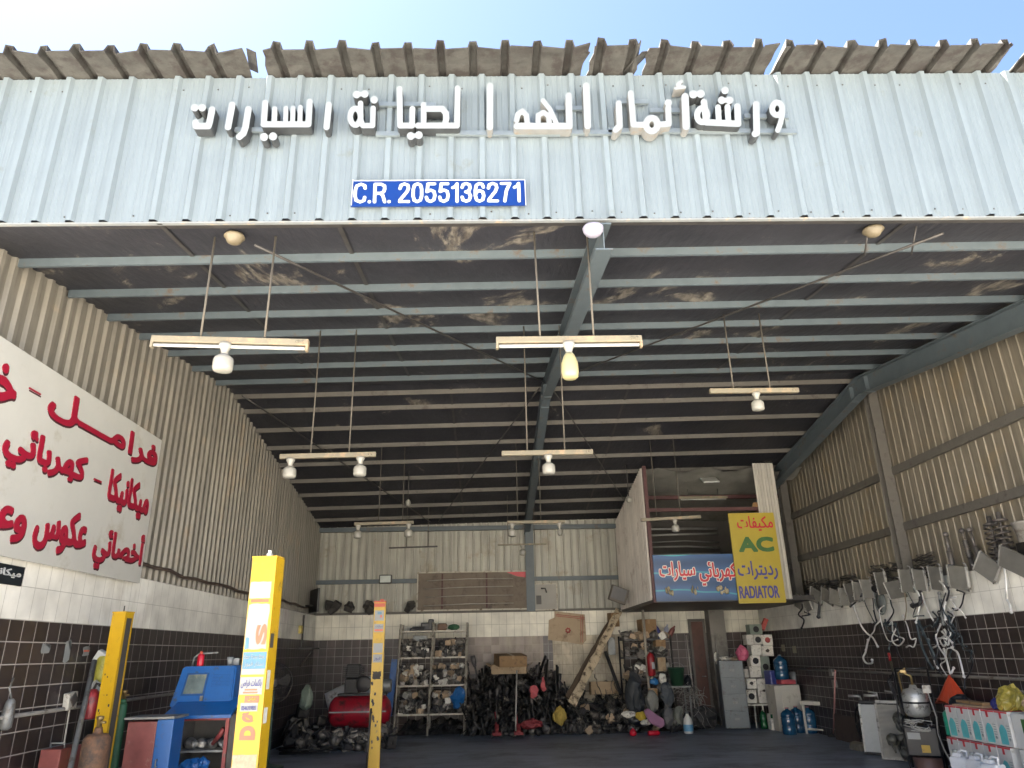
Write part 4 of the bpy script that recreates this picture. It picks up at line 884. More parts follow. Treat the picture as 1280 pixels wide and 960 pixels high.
b = MB(); b.bx(xl, xl+.035, CY, CY+.04, 0, za); b.bx(xr2-.035, xr2, CY, CY+.04, 0, za); b.bx(xl+.0355, xr2-.0355, CY, CY+.035, za-.035, za-.001); b.build('frame', M_redframe, t)
b = MB(); b.bx(xl, xr2, CY+.48, CY+.5, 0, za); b.bx(xl, xl+.012, CY+.041, CY+.479, 0, za); b.bx(xr2-.012, xr2, CY+.041, CY+.479, 0, za); b.build('carcass', M_inner, t)
zs = W(250, 937, 'y', CY+.1).z
b = MB(); b.bx(xl+.013, xr2-.013, CY+.02, CY+.47, zs-.02, zs); b.build('shelf', M_galv, t)
b = MB(); b.bx(xr2+.002, xr2+.09, CY+.02, CY+.5, 0, za+.02); b.build('side_panel', M_dark_steel, t)
# things on and in it
M_alu = pm('dull_aluminium', (.34, .34, .33), .4, .6, .2, 12, .05, (.1, .09, .08), .25, 9)
def blob(p, r, m, nm, lab, cat, seed, group=None, sub=3, jit=.4, sc=(1, 1, 1)):
    b = MB(); bmesh.ops.create_icosphere(b.bm, subdivisions=sub, radius=r, matrix=Matrix.Translation((0, 0, 0)) @ Matrix.Diagonal((*sc, 1))); b.jitter(r*jit, 1.1/r, seed); b.jitter(r*jit*.45, 3.2/r, seed+5)
    o = b.build(nm, m, smooth=False); o.location = p; return tag(o, lab, cat, group)
rr = random.Random(12)
for k in range(9):
    p = Vector((xl+.09+.062*k, CY+.1+rr.uniform(0, .18), zs)); b = MB()
    R1 = rr.uniform(.04, .07); rot = Euler((rr.uniform(.6, 1.5), rr.uniform(-.4, .4), rr.uniform(0, 3)))
    b.lathe([(R1*.3, -.03), (R1, -.03), (R1, -.005), (R1*.7, .0), (R1*.7, .02), (R1*.3, .03)], p+Vector((0, 0, R1)), 12, rot)
    tag(b.build('pulley', M_alu), 'dull metal pulley lying on the cabinet shelf', 'pulley', 'pulleys on the cabinet shelf')
b = MB(); b.tube([(xr2-.18, CY+.1, zs+.05), (xr2-.1, CY+.06, zs+.14), (xr2-.06, CY+.05, zs+.2)], .02, 8, r1=.03); tag(b.build('hand_tool', M_redframe), 'red handled tool leaning in the cabinet shelf', 'tool')
for k in range(4): blob(Vector((xl+.1+.08*k, CY-.05, za*.0+.55+rr.uniform(0, .05))), .06, M_bl, 'blue_rag', 'blue rag on the lower cabinet shelf', 'rag', k, 'blue rags in the cabinet')
b = MB(); b.bx(xl+.013, xr2-.013, CY-.1, CY+.47, .47, .49); b.build('shelf', M_galv, t)
p = Vector((W(250, 833, 'y', CY+.25).x, CY+.25, z1)); t = thing('spray_can', 'red spray can standing on the blue cabinet', 'can', p)
b = MB(); b.lathe([(.034, .002), (.036, .01), (.036, .11), (.026, .125), (.014, .128)], p, 14); b.build('body', pm('bright_red_can', (.5, .01, .03), .35), t); b = MB(); b.lathe([(.016, .129), (.016, .15), (.008, .155), (.001, .156)], p, 10); b.build('cap', M_stick_r, t)
p = Vector((W(287, 833, 'y', CY+.3).x, CY+.3, z1)); b = MB(); b.lathe([(.026, .002), (.036, .09), (.033, .09), (.024, .01)], p, 14); tag(b.build('paper_cup', M_stick_w), 'white paper cup on the blue cabinet', 'cup')
p = Vector((W(274, 833, 'y', CY+.4).x+.18, CY+.4, z1)); b = MB(); b.box(p+Vector((0, 0, .04)), (.07, .05, .075), Euler((0, 0, .3)), bev=.006); tag(b.build('small_box', M_stick_w), 'small white box beside the paper cup', 'box')
p = W(238, 826, 'y', CY+.4); t = thing('desk_lamp', 'thin dark bent lamp arm above the blue cabinet', 'lamp', p)
b = MB(); q = [W(a, c, 'y', CY+.4) for a, c in ((239, 838), (243, 822), (250, 817), (273, 816))]; b.tube(q, .012, 8); b.build('arm', M_galv, t); b = MB(); b.tube([q[0], W(233, 836, 'y', CY+.4)], .03, 8, r1=.012); b.build('head', M_dark_steel, t)
# television / monitor on the left wall far back
p = W(393, 751, 'x', XLM+.25); t = thing('wall_monitor', 'flat dark monitor mounted high at the end of the left metal wall', 'monitor', p)
b = MB(); b.box(p, (.05, .75, .5), Euler((0, 0, .45)), bev=.01); b.build('case', M_black, t); b = MB(); b.box(p+Vector((.028, -.012, 0)), (.004, .68, .43), Euler((0, 0, .45))); b.build('screen', pm('dark_green_screen', (.02, .04, .035), .12), t)
b = MB(); b.tube([p+Vector((-.02, 0, -.1)), (XLM+.05, p.y+.05, p.z-.1)], .02, 6); b.build('bracket', M_dark_steel, t)
p = W(391, 790, 'x', XL+.25); b = MB(); b.bx(XL+.02, XL+.35, p.y-.3, p.y+.3, p.z-.35, p.z-.32); b.bx(XL+.02, XL+.05, p.y-.02, p.y+.02, p.z-.32, p.z+.35); b.tube([(XL+.3, p.y, p.z-.33), (XL+.03, p.y, p.z-.7)], .015, 6)
tag(b.build('wall_bracket', M_dark_steel), 'dark steel bracket shelf below the wall monitor', 'bracket')
p = W(374, 787, 'x', XL+.02); b = MB(); b.box(p+Vector((.03, 0, 0)), (.06, .14, .16), bev=.006); tag(b.build('switch_box', pm('yellowish_switch_box', (.45, .36, .1), .5)), 'small yellow switch box on the left white tiles', 'box')
# pedestal fan behind the tallest post
c = onfloor(352, 921); c = Vector((-3.45, 12.6, 0)); t = thing('pedestal_fan', 'dusty dark pedestal fan standing between the yellow posts', 'fan', c)
b = MB(); b.lathe([(.25, 0), (.25, .02), (.1, .05), (.025, .07), (.022, 1.1), (.02, 1.12)], c, 20); b.build('stand', pm('greenish_fan_stand', (.05, .09, .07), .5, .2, .2, 9), t)
fc = c+Vector((0, -.05, 1.22)); b = MB(); rot = Euler((pi/2, 0, .5))
for rr_ in (.06, .14, .22, .3): b.tube([fc+rot.to_matrix() @ Vector((rr_*cos(a), rr_*sin(a), .06*(1-(rr_/.3)**2))) for a in [2*pi*i/24 for i in range(25)]], .004 if rr_ < .3 else .009, 5)
for i in range(24):
    a = 2*pi*i/24; b.tube([fc+rot.to_matrix() @ Vector((.05*cos(a), .05*sin(a), .06)), fc+rot.to_matrix() @ Vector((.3*cos(a), .3*sin(a), 0))], .003, 4)
b.build('guard', M_dark_steel, t)
for k in range(3):
    b = MB(); a0 = 2*pi*k/3; vs = [b.bm.verts.new(fc+rot.to_matrix() @ Vector((r_*cos(a0+a), r_*sin(a0+a), -.03+z))) for r_, a, z in ((.05, -.2, 0), (.05, .4, .0), (.26, .55, .03), (.27, .1, .0), (.24, -.25, -.02))]; b.bm.faces.new(vs); o = b.build('blade', M_dark_steel, t); o.modifiers.new('t', 'SOLIDIFY').thickness = .004
b = MB(); b.tube([fc+rot.to_matrix() @ Vector((0, 0, -.03)), fc+rot.to_matrix() @ Vector((0, 0, -.2))], .07, 12); b.build('motor', M_dark_steel, t)
# red air compressor
a = W(411, 890, 'y', 15.2); c = W(489, 888, 'y', 15.2); rad = .29; cz = a.z
t = thing('air_compressor', 'red horizontal air compressor tank with black pump, behind the middle yellow post', 'compressor', ((a.x+c.x)/2, 15.2, 0))
cx, hl = (a.x+c.x)/2, (c.x-a.x)/2; prof = [(.05, -hl), (rad*.6, -hl+.03), (rad*.9, -hl+.1), (rad, -hl+.2), (rad, hl-.2), (rad*.9, hl-.1), (rad*.6, hl-.03), (.05, hl)]
cz = max(.42, a.z)
b = MB(); b.lathe(prof, (cx, 15.2, cz), 24, Euler((0, pi/2, 0))); tank = b.build('tank', pm('glossy_crimson_tank', (.30, .01, .024), .35, 0, .15, 5, 0, (.05, .02, .02), .4, 5), t)
b = MB(); b.bx(cx-hl*.9, cx+hl*.9, 15.2-rad-.004, 15.2-rad+.002, cz-.005, cz+.02); b.build('stripe', M_stick_w, tank)
b = MB()
for sx in (-.6, .6): b.bx(cx+sx*hl-.04, cx+sx*hl+.04, 15.05, 15.35, 0.0, cz-rad+.05)
b.build('foot', M_dark_steel, t)
b = MB(); b.bx(cx-.42, cx+.5, 15.05, 15.35, cz+rad-.01, cz+rad+.03); b.bx(cx-.3, cx-.02, 15.05, 15.35, cz+rad+.031, cz+rad+.3, .02)
for k in range(6): b.bx(cx-.34, cx+.02, 15.02, 15.38, cz+rad+.32+k*.035, cz+rad+.335+k*.035)
b.bx(cx-.28, cx-.04, 15.08, 15.32, cz+rad+.3, cz+rad+.56, .02)
b.build('pump', M_black, t)
b = MB(); b.lathe([(.05, 0), (.13, .0), (.15, .03), (.13, .05), (.05, .05)], (cx+.08, 15.0, cz+rad+.2), 20, Euler((pi/2, 0, 0))); b.build('flywheel', M_dark_steel, t)
b = MB(); b.lathe([(.11, -.16), (.12, -.14), (.12, .14), (.11, .16)], (cx+.42, 15.2, cz+rad+.15), 16, Euler((0, pi/2, 0))); b.build('motor', M_galv, t)
# pale bonnet leaning behind it, blue board
b = MB(); q = [W(406, 868, 'y', 16.4), W(412, 893, 'y', 16.2), W(470, 872, 'y', 16.4), W(466, 845, 'y', 16.7)]
n = 8; g = [[None]*(n+1) for _ in range(n+1)]
for i in range(n+1):
    for j in range(n+1):
        u_, v_ = i/n, j/n; p = (q[0]*(1-u_)+q[3]*u_)*(1-v_)+(q[1]*(1-u_)+q[2]*u_)*v_; p.y -= .12*sin(pi*u_)*sin(pi*v_); p.z += .03*sin(pi*u_); g[i][j] = b.bm.verts.new(p)
for i in range(n):
    for j in range(n): b.bm.faces.new((g[i][j], g[i+1][j], g[i+1][j+1], g[i][j+1]))
o = b.build('car_bonnet', pm('silver_white_car_paint', (.72, .72, .73), .3, .2, .08, 4, 0, (.2, .18, .16), .2, 4), smooth=True); o.modifiers.new('t', 'SOLIDIFY').thickness = .03
tag(o, 'pale silver car bonnet leaning behind the red compressor', 'car part')
x0, x1, z0, z1 = RC(485, 824, 494, 895, 16.9); b = MB(); b.box(((x0+x1)/2, 16.9, (z0+z1)/2), (x1-x0, .03, z1-z0), Euler((-.1, .09, 0)), bev=.004); tag(b.build('blue_board', M_bl), 'narrow blue board leaning beside the steel parts rack', 'board')
# dark machines at the left foot of the back wall
for px, py, s, lab in ((374, 880, .5, 'dark covered machine standing left of the red compressor'), (398, 885, .36, 'black oily engine block on the floor before the pale bonnet')):
    p = W(px, py, 'y', 15.6); b = MB(); b.box((p.x, 15.6, s*.55), (s*1.0, s*.8, s*1.1), Euler((0, 0, .3)), bev=.05, taper=.7); b.box((p.x+.1, 15.5, s*1.2), (s*.5, s*.4, s*.5), Euler((.1, .1, .5)), bev=.04)
    for k in range(8): b.tube([(p.x+rr.uniform(-s, s)*.5, 15.4+rr.uniform(-.2, .2), rr.uniform(.1, s)) for _ in range(3)], .025, 6)
    b.jitter(.04, 5, px); tag(b.build('old_machine', pm('oily_black_metal', (.022, .021, .02), .4, .4, .4, 9, .2, (.06, .05, .04), .3, 8)), lab, 'machine')
p = W(384, 860, 'y', 15.7); 
blob(Vector((p.x+.1, 15.3, .85)), .18, pm('pale_green_plastic', (.2, .25, .2), .5, 0, .3, 8), 'plastic_funnel', 'pale greenish plastic funnel on the dark machines', 'funnel', 3, None, 2, .3, (.7, .7, 1.3))
b = MB()
for k in range(5): b.tube([Vector((-3.3+rr.uniform(-.25, .25)+.35*cos(a), 14.4+.3*sin(a)+rr.uniform(-.02, .02), .02+k*.015)) for a in [2*pi*i/20 for i in range(19)]], .012, 6)
tag(b.build('rubber_hose', M_black), 'black rubber hose coiled on the floor left of the compressor', 'hose')
# ------------------------------------------------------------------ things along the back wall
R5 = random.Random(21)
M_oily = pm('oily_black_metal', (.040, .042, .045), .4, .4, .4, 9, .2, (.06, .05, .04), .3, 8)
M_oil2 = pm('oily_brown_metal', (.072, .068, .066), .5, .4, .35, 9, .2, (.02, .018, .016), .35, 8, rnd=.5)
M_scrap = pm('dull_scrap_metal', (.20, .185, .165), .5, .5, .3, 9, .15, (.04, .035, .03), .4, 8, rnd=.55)
M_card = pm('brown_cardboard', (.27, .17, .085), .85, 0, .12, 4, .05, (.13, .08, .05), .2, 6)
M_card2 = pm('pale_cardboard', (.36, .27, .17), .85, 0, .15, 4, .05, (.2, .13, .08), .25, 6)
M_rack = pm('dusty_steel_rack', (.42, .39, .33), .55, .3, .2, 8, 0, (.12, .09, .06), .35, 8)
# board with bars leaning on the ledge
def ledge_board(px0, py0, px1, py1, Y, m, fm, nm, lab, cat):
    x0, x1, z0, z1 = RC(px0, py0, px1, py1, Y); t = thing(nm, lab, cat, ((x0+x1)/2, Y, z0))
    b = MB(); b.bx(x0+.03, x1-.03, Y, Y+.02, z0+.03, z1-.03); b.build('board', m, t)
    b = MB(); b.bx(x0, x1, Y-.02, Y+.03, z0, z0+.029); b.bx(x0, x1, Y-.02, Y+.03, z1-.029, z1); b.bx(x0, x0+.029, Y-.018, Y+.028, z0+.0295, z1-.0295); b.bx(x1-.029, x1, Y-.018, Y+.028, z0+.0295, z1-.0295); b.build('frame', fm, t)
    return t, x0, x1, z0, z1
t, x0, x1, z0, z1 = ledge_board(521, 714, 660, 763, YB-.14, pm('brown_grey_board', (.16, .13, .10), .75, 0, .2, 3, .05, (.09, .07, .055), .35, 4), M_rack, 'sign_frame', 'wide brown sign back with thin bars and a red corner on the back ledge', 'sign')
for k in range(4):
    z = z0+.12+.19*k; b = MB(); w0, w1 = (x0+.15, x1-.35); b.tube([(w0+R5.uniform(0, .1), YB-.155, z), ((w0+w1)/2, YB-.155, z+.03), (w1, YB-.155, z+R5.uniform(0, .04))], .009, 6); b.build('bar', pm('pale_thin_bar', (.42, .4, .36), .5, .2), t)
for f in (.22, .62): b = MB(); b.bx(x0+(x1-x0)*f, x0+(x1-x0)*f+.04, YB-.152, YB-.1405, z0+.05, z1-.05); b.build('batten', M_maroon, t)
b = MB(); zt5 = z1-.035; b.prism([(x1-.5, zt5), (x1-.05, zt5), (x1-.05, zt5-.13), (x1-.25, zt5-.1)], .004, Matrix(((1, 0, 0, 0), (0, 0, -1, YB-.1405), (0, 1, 0, 0), (0, 0, 0, 1)))); b.build('red_corner', M_redsign, t)
t, x0, x1, z0, z1 = ledge_board(666, 729, 697, 763, YB-.12, pm('pale_grey_poster', (.30, .29, .26), .6, 0, .15, 3), M_rack, 'framed_panel', 'small pale framed panel beside the wide sign back on the ledge', 'panel')
b = MB(); b.bx(x0+.08, x0+.2, YB-.128, YB-.1215, z0+.14, z0+.34); b.tube([(x0+.2, YB-.126, z0+.5), (x0+.3, YB-.126, z0+.5), (x0+.33, YB-.126, z0+.4)], .02, 6); b.build('dark_print', M_dark_steel, t)
p = W(482, 724, 'y', YB-.1); t = thing('flood_light', 'small square flood light on the left back metal wall', 'light', p)
b = MB(); b.box(p, (.3, .08, .2), bev=.015); b.build('housing', M_dark_steel, t); b = MB(); b.box(p+Vector((0, -.043, 0)), (.25, .006, .155)); b.build('glass', pm('pale_lamp_glass', (.5, .55, .52), .2), t)
for px, wd_, lab in ((416, .38, 'dark heap of dusty parts at the left end of the back ledge'), (439, .2, 'dark bent bracket on the back ledge'), (460, .2, 'black engine mount on the back ledge above the middle post'), (513, .18, 'dark upright part on the ledge left of the sign back')):
    p = W(px, 760, 'y', YB-.12); b = MB()
    for k in range(5): b.box((p.x+R5.uniform(-wd_, wd_)*.4, YB-.15+R5.uniform(-.04, .04), 2.56+R5.uniform(.03, .16)), (R5.uniform(.08, .2), .1, R5.uniform(.08, .22)), Euler((R5.random(), R5.random(), R5.random())), bev=.015)
    b.jitter(.03, 8, px); tag(b.build('dusty_part', pm('dusty_dark_part', (.055, .05, .045), .7, .2, .3, 9, .1)), lab, 'car part')
x0, x1, z0, z1 = RC(762, 731, 784, 756, 15.6); t = thing('dark_box_frame', 'dark tilted framed screen hung under the left edge of the loft', 'screen', ((x0+x1)/2, 15.6, z0))
b = MB(); b.box(((x0+x1)/2, 15.6, (z0+z1)/2), (x1-x0, .12, (z1-z0)*.8), Euler((.1, .35, .1)), bev=.015); b.build('case', pm('dusty_brown_case', (.09, .075, .06), .6), t)
b = MB(); b.box(((x0+x1)/2, 15.535, (z0+z1)/2+.015), ((x1-x0)*.8, .01, (z1-z0)*.6), Euler((.1, .35, .1))); b.build('glass', M_inner, t)
# paper sack pinned on the wall
q = [W(*p, 'y', YB-.03) for p in ((685, 800), (686, 775), (693, 772), (693, 764), (731, 768), (733, 800), (728, 806), (706, 802))]
t = thing('paper_sack', 'flattened tan paper sack with red stripes pinned high on the back tiles', 'sack', q[0])
b = MB(); b.prism([(p.x, p.z) for p in q], .012, Matrix(((1, 0, 0, 0), (0, 0, -1, YB-.02), (0, 1, 0, 0), (0, 0, 0, 1)))); b.build('sheet', pm('tan_sack_paper', (.40, .31, .21), .85, 0, .1, 3, .2, (.25, .18, .12), .3, 4), t)
b = MB(); a, c = W(695, 768, 'y', YB-.03), W(731, 772, 'y', YB-.03); 
for dz in (0, -.035): b.tube([(a.x, YB-.034, a.z+dz), (c.x, YB-.034, c.z+dz)], .006, 4)
a, c = W(726, 769, 'y', YB-.03), W(726, 803, 'y', YB-.03)
for dx in (0, .045): b.tube([(a.x+dx, YB-.034, a.z), (c.x+dx, YB-.034, c.z)], .006, 4)
b.build('red_stripe', pm('faded_red_print', (.38, .08, .07), .8), t)
b = MB(); p = W(710, 788, 'y', YB-.034)
for k in range(7): a = 2*pi*k/7; b.lathe([(.001, 0), (.022, 0), (.022, .003), (.001, .003)], p+Vector((.045*cos(a), 0, .045*sin(a))), 8, Euler((pi/2, 0, 0)))
b.build('emblem', pm('faded_red_print', (.38, .08, .07)), t)
# ------------------------------------------------ steel rack full of salvaged parts
RY0, RY1 = 16.75, 17.25
t = thing('steel_rack', 'tall steel rack crowded with salvaged car parts against the back wall', 'rack', (W(540, 905, 'y', RY0).x, RY0, 0))
tops = [W(501, 780, 'y', RY0), W(542, 778, 'y', RY0), W(584, 778, 'y', RY0)]; bots = [W(492, 908, 'y', RY0), W(534, 909, 'y', RY0), W(580, 909, 'y', RY0)]
for yo in (0, RY1-RY0):
    for a, c in zip(tops, bots):
        b = MB(); p0, p1 = Vector((c.x, RY0+yo, 0)), Vector((a.x, RY0+yo, a.z)); b.tube([p0, p1], .024, 4); b.build('upright', M_rack, t)
levels = [W(540, py, 'y', RY0).z for py in (788, 821, 856, 892)]
def rackx(z, k): f = z/tops[0].z; return bots[k].x+(tops[k].x-bots[k].x)*f
for z in levels:
    for k in (0, 1):
        b = MB(); b.bx(rackx(z, k)+.02, rackx(z, k+1)-.02, RY0-.01, RY1, z-.035, z); b.build('shelf', M_rack, t)
def proto(nm, fn, mat):
    b = MB(); fn(b); o = b.build(nm, mat); return o
def alternator(b):
    b.lathe([(.03, -.07), (.055, -.065), (.065, -.04), (.065, .03), (.055, .05), (.02, .055), (.02, .065), (.035, .066), (.035, .09), (.012, .092)], (0, 0, .065), 14, Euler((pi/2, 0, 0)))
    b.box((0, 0, .135), (.03, .06, .03)); b.box((.065, 0, .03), (.03, .04, .03))
def starter(b):
    b.lathe([(.02, -.1), (.04, -.095), (.04, .05), (.03, .06), (.018, .1), (.012, .11)], (0, 0, .042), 12, Euler((pi/2, 0, 0))); b.lathe([(.02, -.05), (.023, -.045), (.023, .05), (.01, .055)], (.0, 0, .105), 10, Euler((pi/2, 0, 0))); b.box((0, .05, .07), (.09, .015, .1))
def ecu(b): b.box((0, 0, .05), (.13, .1, .1), bev=.006); b.box((0, -.056, .05), (.07, .012, .05)); b.box((.03, 0, .105), (.02, .09, .01)); b.box((-.03, 0, .105), (.02, .09, .01))
def pbox(b): b.box((0, 0, .05), (.11, .1, .1)); b.box((0, -.0005, .1005), (.03, .1, .002)); b.box((.03, -.051, .05), (.035, .002, .04))
def pumpf(b):
    b.lathe([(.06, 0), (.07, .01), (.07, .03), (.04, .035), (.04, .08), (.05, .085), (.05, .1), (.01, .102)], (0, 0, 0), 14); b.tube([(.03, 0, .05), (.09, .02, .06), (.11, .03, .1)], .014, 8)
def bracket(b): b.box((0, 0, .04), (.2, .04, .06), Euler((.2, .3, .1)), bev=.008); b.box((.07, .01, .08), (.05, .06, .12), bev=.01); b.tube([(-.1, 0, .05), (-.12, .03, .12)], .016, 8)
def filt(b): b.lathe([(.04, 0), (.045, .005), (.045, .09), (.035, .1), (.015, .1), (.015, .11)], (0, 0, 0), 14); b.lathe([(.047, .03), (.047, .05)], (0, 0, 0), 14)
PR = []
M_pw = pm('grubby_white_part', (.6, .58, .52), .6, 0, .15, 8, 0, (.15, .12, .1), .35, 9, rnd=.3)
M_pt = pm('grubby_tan_part', (.40, .30, .20), .6, 0, .2, 8, 0, (.1, .08, .06), .35, 9, rnd=.4)
for nm, fn, mm in (('alternator', alternator, M_scrap), ('starter_motor', starter, M_scrap), ('control_unit', ecu, M_scrap), ('spare_part_box', pbox, M_pw), ('water_pump', pumpf, M_scrap), ('mounting_bracket', bracket, M_oil2), ('oil_filter', filt, M_pw), ('fuse_unit', ecu, M_pt), ('small_carton', pbox, M_pt)):
    PR.append((nm, proto(nm, fn, mm), mm))
used = set()
def put(k, p, rot, lab, cat, grp, s=1.):
    nm, o, mm = PR[k]
    if k in used: o = o.copy(); COL.objects.link(o)
    used.add(k); o.location = p; o.rotation_euler = rot; o.scale = (s, s, s); tag(o, lab, cat, grp); return o
WORD = ['top', 'second', 'third', 'lowest']
for li, (z, n_, hmax) in enumerate(((levels[1], 75, .3), (levels[2], 120, .4), (levels[3], 84, .4))):
    ii = 0
    for row in range(3):
        m_ = n_//3
        for i in range(m_):
            half = 0 if i < m_/2 else 1; j = i if half == 0 else i-m_//2
            xa, xb = rackx(z, half)+.09, rackx(z, half+1)-.09
            x = xa+(xb-xa)*((j+.5)/(m_/2))+R5.uniform(-.03, .03); x = max(xa, min(xb, x))
            lay = R5.choice((0, 1, 1, 2, 2)) if row else R5.choice((0, 0, 1, 1, 2))
            hz = hmax*lay/2*.75*(1 if row else .6)
            k = R5.choice((0, 1, 2, 3, 4, 5, 6, 7, 8)) if li == 1 else R5.choice((0, 0, 1, 2, 4, 4, 5, 5, 7, 3))
            lv = {0: 'upper', 1: 'middle', 2: 'bottom'}[li]
            y = RY0+.05+row*.15+R5.uniform(-.02, .02)
            nmw = PR[k][0].replace('_', ' ')
            put(k, (x, y, z+hz), (R5.uniform(-.5, .5)*(lay > 0), R5.uniform(-.5, .5)*(lay > 0), R5.uniform(0, 6.3)), f'salvaged {nmw} among the parts heaped on the {lv} full shelf of the rack', 'car part', f'salvaged {nmw} pieces on the {lv} rack shelf', R5.uniform(.8, 1.2))
# on the top shelf
z = levels[0]; b = MB()
for dx, w_, h_ in ((-.05, .3, .09), (.12, .28, .17), (.2, .12, .24), (-.2, .12, .06)): b.box((rackx(z, 0)+.45+dx, RY0+.2, z+h_/2), (w_, .22, h_), Euler((0, 0, R5.uniform(-.2, .2))), bev=.02)
tag(b.build('intake_manifold', M_black), 'black plastic engine cover on the top of the rack', 'car part')
b = MB(); b.box((rackx(z, 1)+.18, RY0+.2, z+.075), (.2, .2, .15), Euler((0, 0, .2)), bev=.03); tag(b.build('brown_pack', pm('brown_leather_pack', (.14, .08, .05), .6, 0, .2, 8)), 'brown pack on the rack top, left of the green bundle', 'pack')
blob(Vector((rackx(z, 1)+.44, RY0+.2, z+.06)), .1, pm('dark_green_cloth', (.03, .10, .05), .8, 0, .2, 9), 'cloth_bundle', 'dark green cloth bundle on the rack top', 'cloth', 5, None, 3, .25, (1.3, .9, .7))
z = levels[1]; b = MB(); x = rackx(z, 0)+.42; b.bx(x-.16, x+.16, RY1-.06, RY1-.02, z, z+.45, .006); tag(b.build('metal_case', M_galv), 'flat grey metal case standing at the back of the upper shelf', 'case')
p = W(573, 873, 'y', RY0-.1); blob(p, .17, pm('bright_blue_bag', (.01, .10, .30), .35, 0, .15, 7), 'plastic_bag', 'bright blue plastic bag hanging on the right rack upright', 'bag', 6, None, 3, .3, (.85, .5, 1.35))
# ------------------------------------------------ leaning struts and shafts
def strut(b, L=.75):
    b.tube([(0, 0, .0), (0, 0, L*.5)], .026, 10); b.tube([(0, 0, L*.5), (0, 0, L)], .009, 6); b.lathe([(.02, -.02), (.055, 0), (.055, .012), (.02, .03)], (0, 0, L*.92), 10)
    b.box((.03, 0, .06), (.05, .03, .12)); b.lathe([(.03, 0), (.06, .01), (.065, .02)], (0, 0, L*.45), 10)
    n = 44; b.tube([(.05*cos(i*.72), .05*sin(i*.72), L*.47+i*L*.43/n) for i in range(n)], .0065, 5)
def shaft(b, L=.85):
    b.tube([(0, 0, .05), (0, 0, L)], .014, 8); b.lathe([(.02, 0), (.045, .01), (.045, .07), (.038, .09), (.03, .1), (.034, .115), (.024, .125), (.028, .14), (.018, .16)], (0, 0, 0), 12); b.lathe([(.018, -.1), (.03, -.08), (.024, -.07), (.036, -.05), (.04, 0), (.04, .06), (.012, .065)], (0, 0, L-.02), 12)
def arm(b, L=.6):
    b.tube([(0, 0, 0), (.04, .01, L*.3), (.02, .0, L*.7), (-.05, 0, L)], .028, 8, r1=.018); b.lathe([(.02, -.03), (.04, -.025), (.04, .025), (.02, .03)], (-.05, 0, L), 10, Euler((pi/2, 0, 0))); b.tube([(.03, 0, L*.35), (.13, .0, L*.3)], .018, 8); b.lathe([(.02, -.02), (.03, 0), (.02, .03)], (.13, 0, L*.3), 8)
def rackbar(b, L=1.05):
    b.tube([(0, 0, .0), (0, 0, L)], .022, 8); b.box((0, .03, L*.6), (.06, .08, .14), bev=.015)
    for k in range(6): b.lathe([(.024, 0), (.036, .012), (.024, .024)], (0, 0, .1+k*.024), 10)
    b.tube([(.02, .01, .2), (.035, .03, L*.5), (.02, .01, L*.75)], .006, 5)
def knuckle(b):
    b.lathe([(.02, -.03), (.09, -.025), (.1, 0), (.06, .02), (.05, .06), (.02, .065)], (0, 0, .1), 16, Euler((pi/2, 0, 0))); b.box((.03, .02, .2), (.05, .05, .16), Euler((0, .3, 0)), bev=.012); b.box((-.05, .02, .05), (.1, .04, .06), Euler((0, .5, 0)), bev=.012)
SP = [('shock_absorber', proto('shock_absorber', strut, M_oily)), ('drive_shaft', proto('drive_shaft', shaft, M_oil2)), ('suspension_link', proto('suspension_link', arm, M_oily)), ('steering_rack', proto('steering_rack', rackbar, M_oily)), ('wheel_knuckle', proto('wheel_knuckle', knuckle, M_oil2))]
sused = set()
def sput(k, p, rot, lab, grp, s=1., cat='car part', mat=None):
    nm, o = SP[k]
    if k in sused: o = o.copy(); COL.objects.link(o)
    sused.add(k); o.location = p; o.rotation_euler = rot; o.scale = (s, s, s); return tag(o, lab, cat, grp)
hx0, hx1 = W(586, 900, 'y', 17).x, W(724, 900, 'y', 17).x
for i in range(130):
    row = i % 4; f = R5.random(); x = hx0+(hx1-hx0)*f
    hprof = 1.0-.45*max(0, (f-.62)/.38)-.15*max(0, (.15-f)/.15)
    k = R5.choice((0, 0, 1, 1, 2, 3, 3)) if row > 1 else R5.choice((0, 1, 2, 2, 4, 1, 0))
    y = 16.35+row*.27+R5.uniform(-.08, .08); s = hprof*R5.uniform(.75, 1.05)*(1.0+.16*row)
    z = 0 if row < 2 else R5.uniform(0, .28)*hprof
    rot = (-R5.uniform(.05, .45), R5.uniform(-.35, .35), R5.uniform(-.6, .6))
    if k == 4: z = R5.uniform(0, .05); rot = (R5.uniform(-.3, .3), R5.uniform(-.4, .4), R5.uniform(0, 6))
    nmw = SP[k][0].replace('_', ' ')
    sput(k, (x, y, z+.03), rot, f'oily {nmw} in the dark pile leaning under the cardboard boxes', f'{nmw} pieces in the dark leaning pile', s)
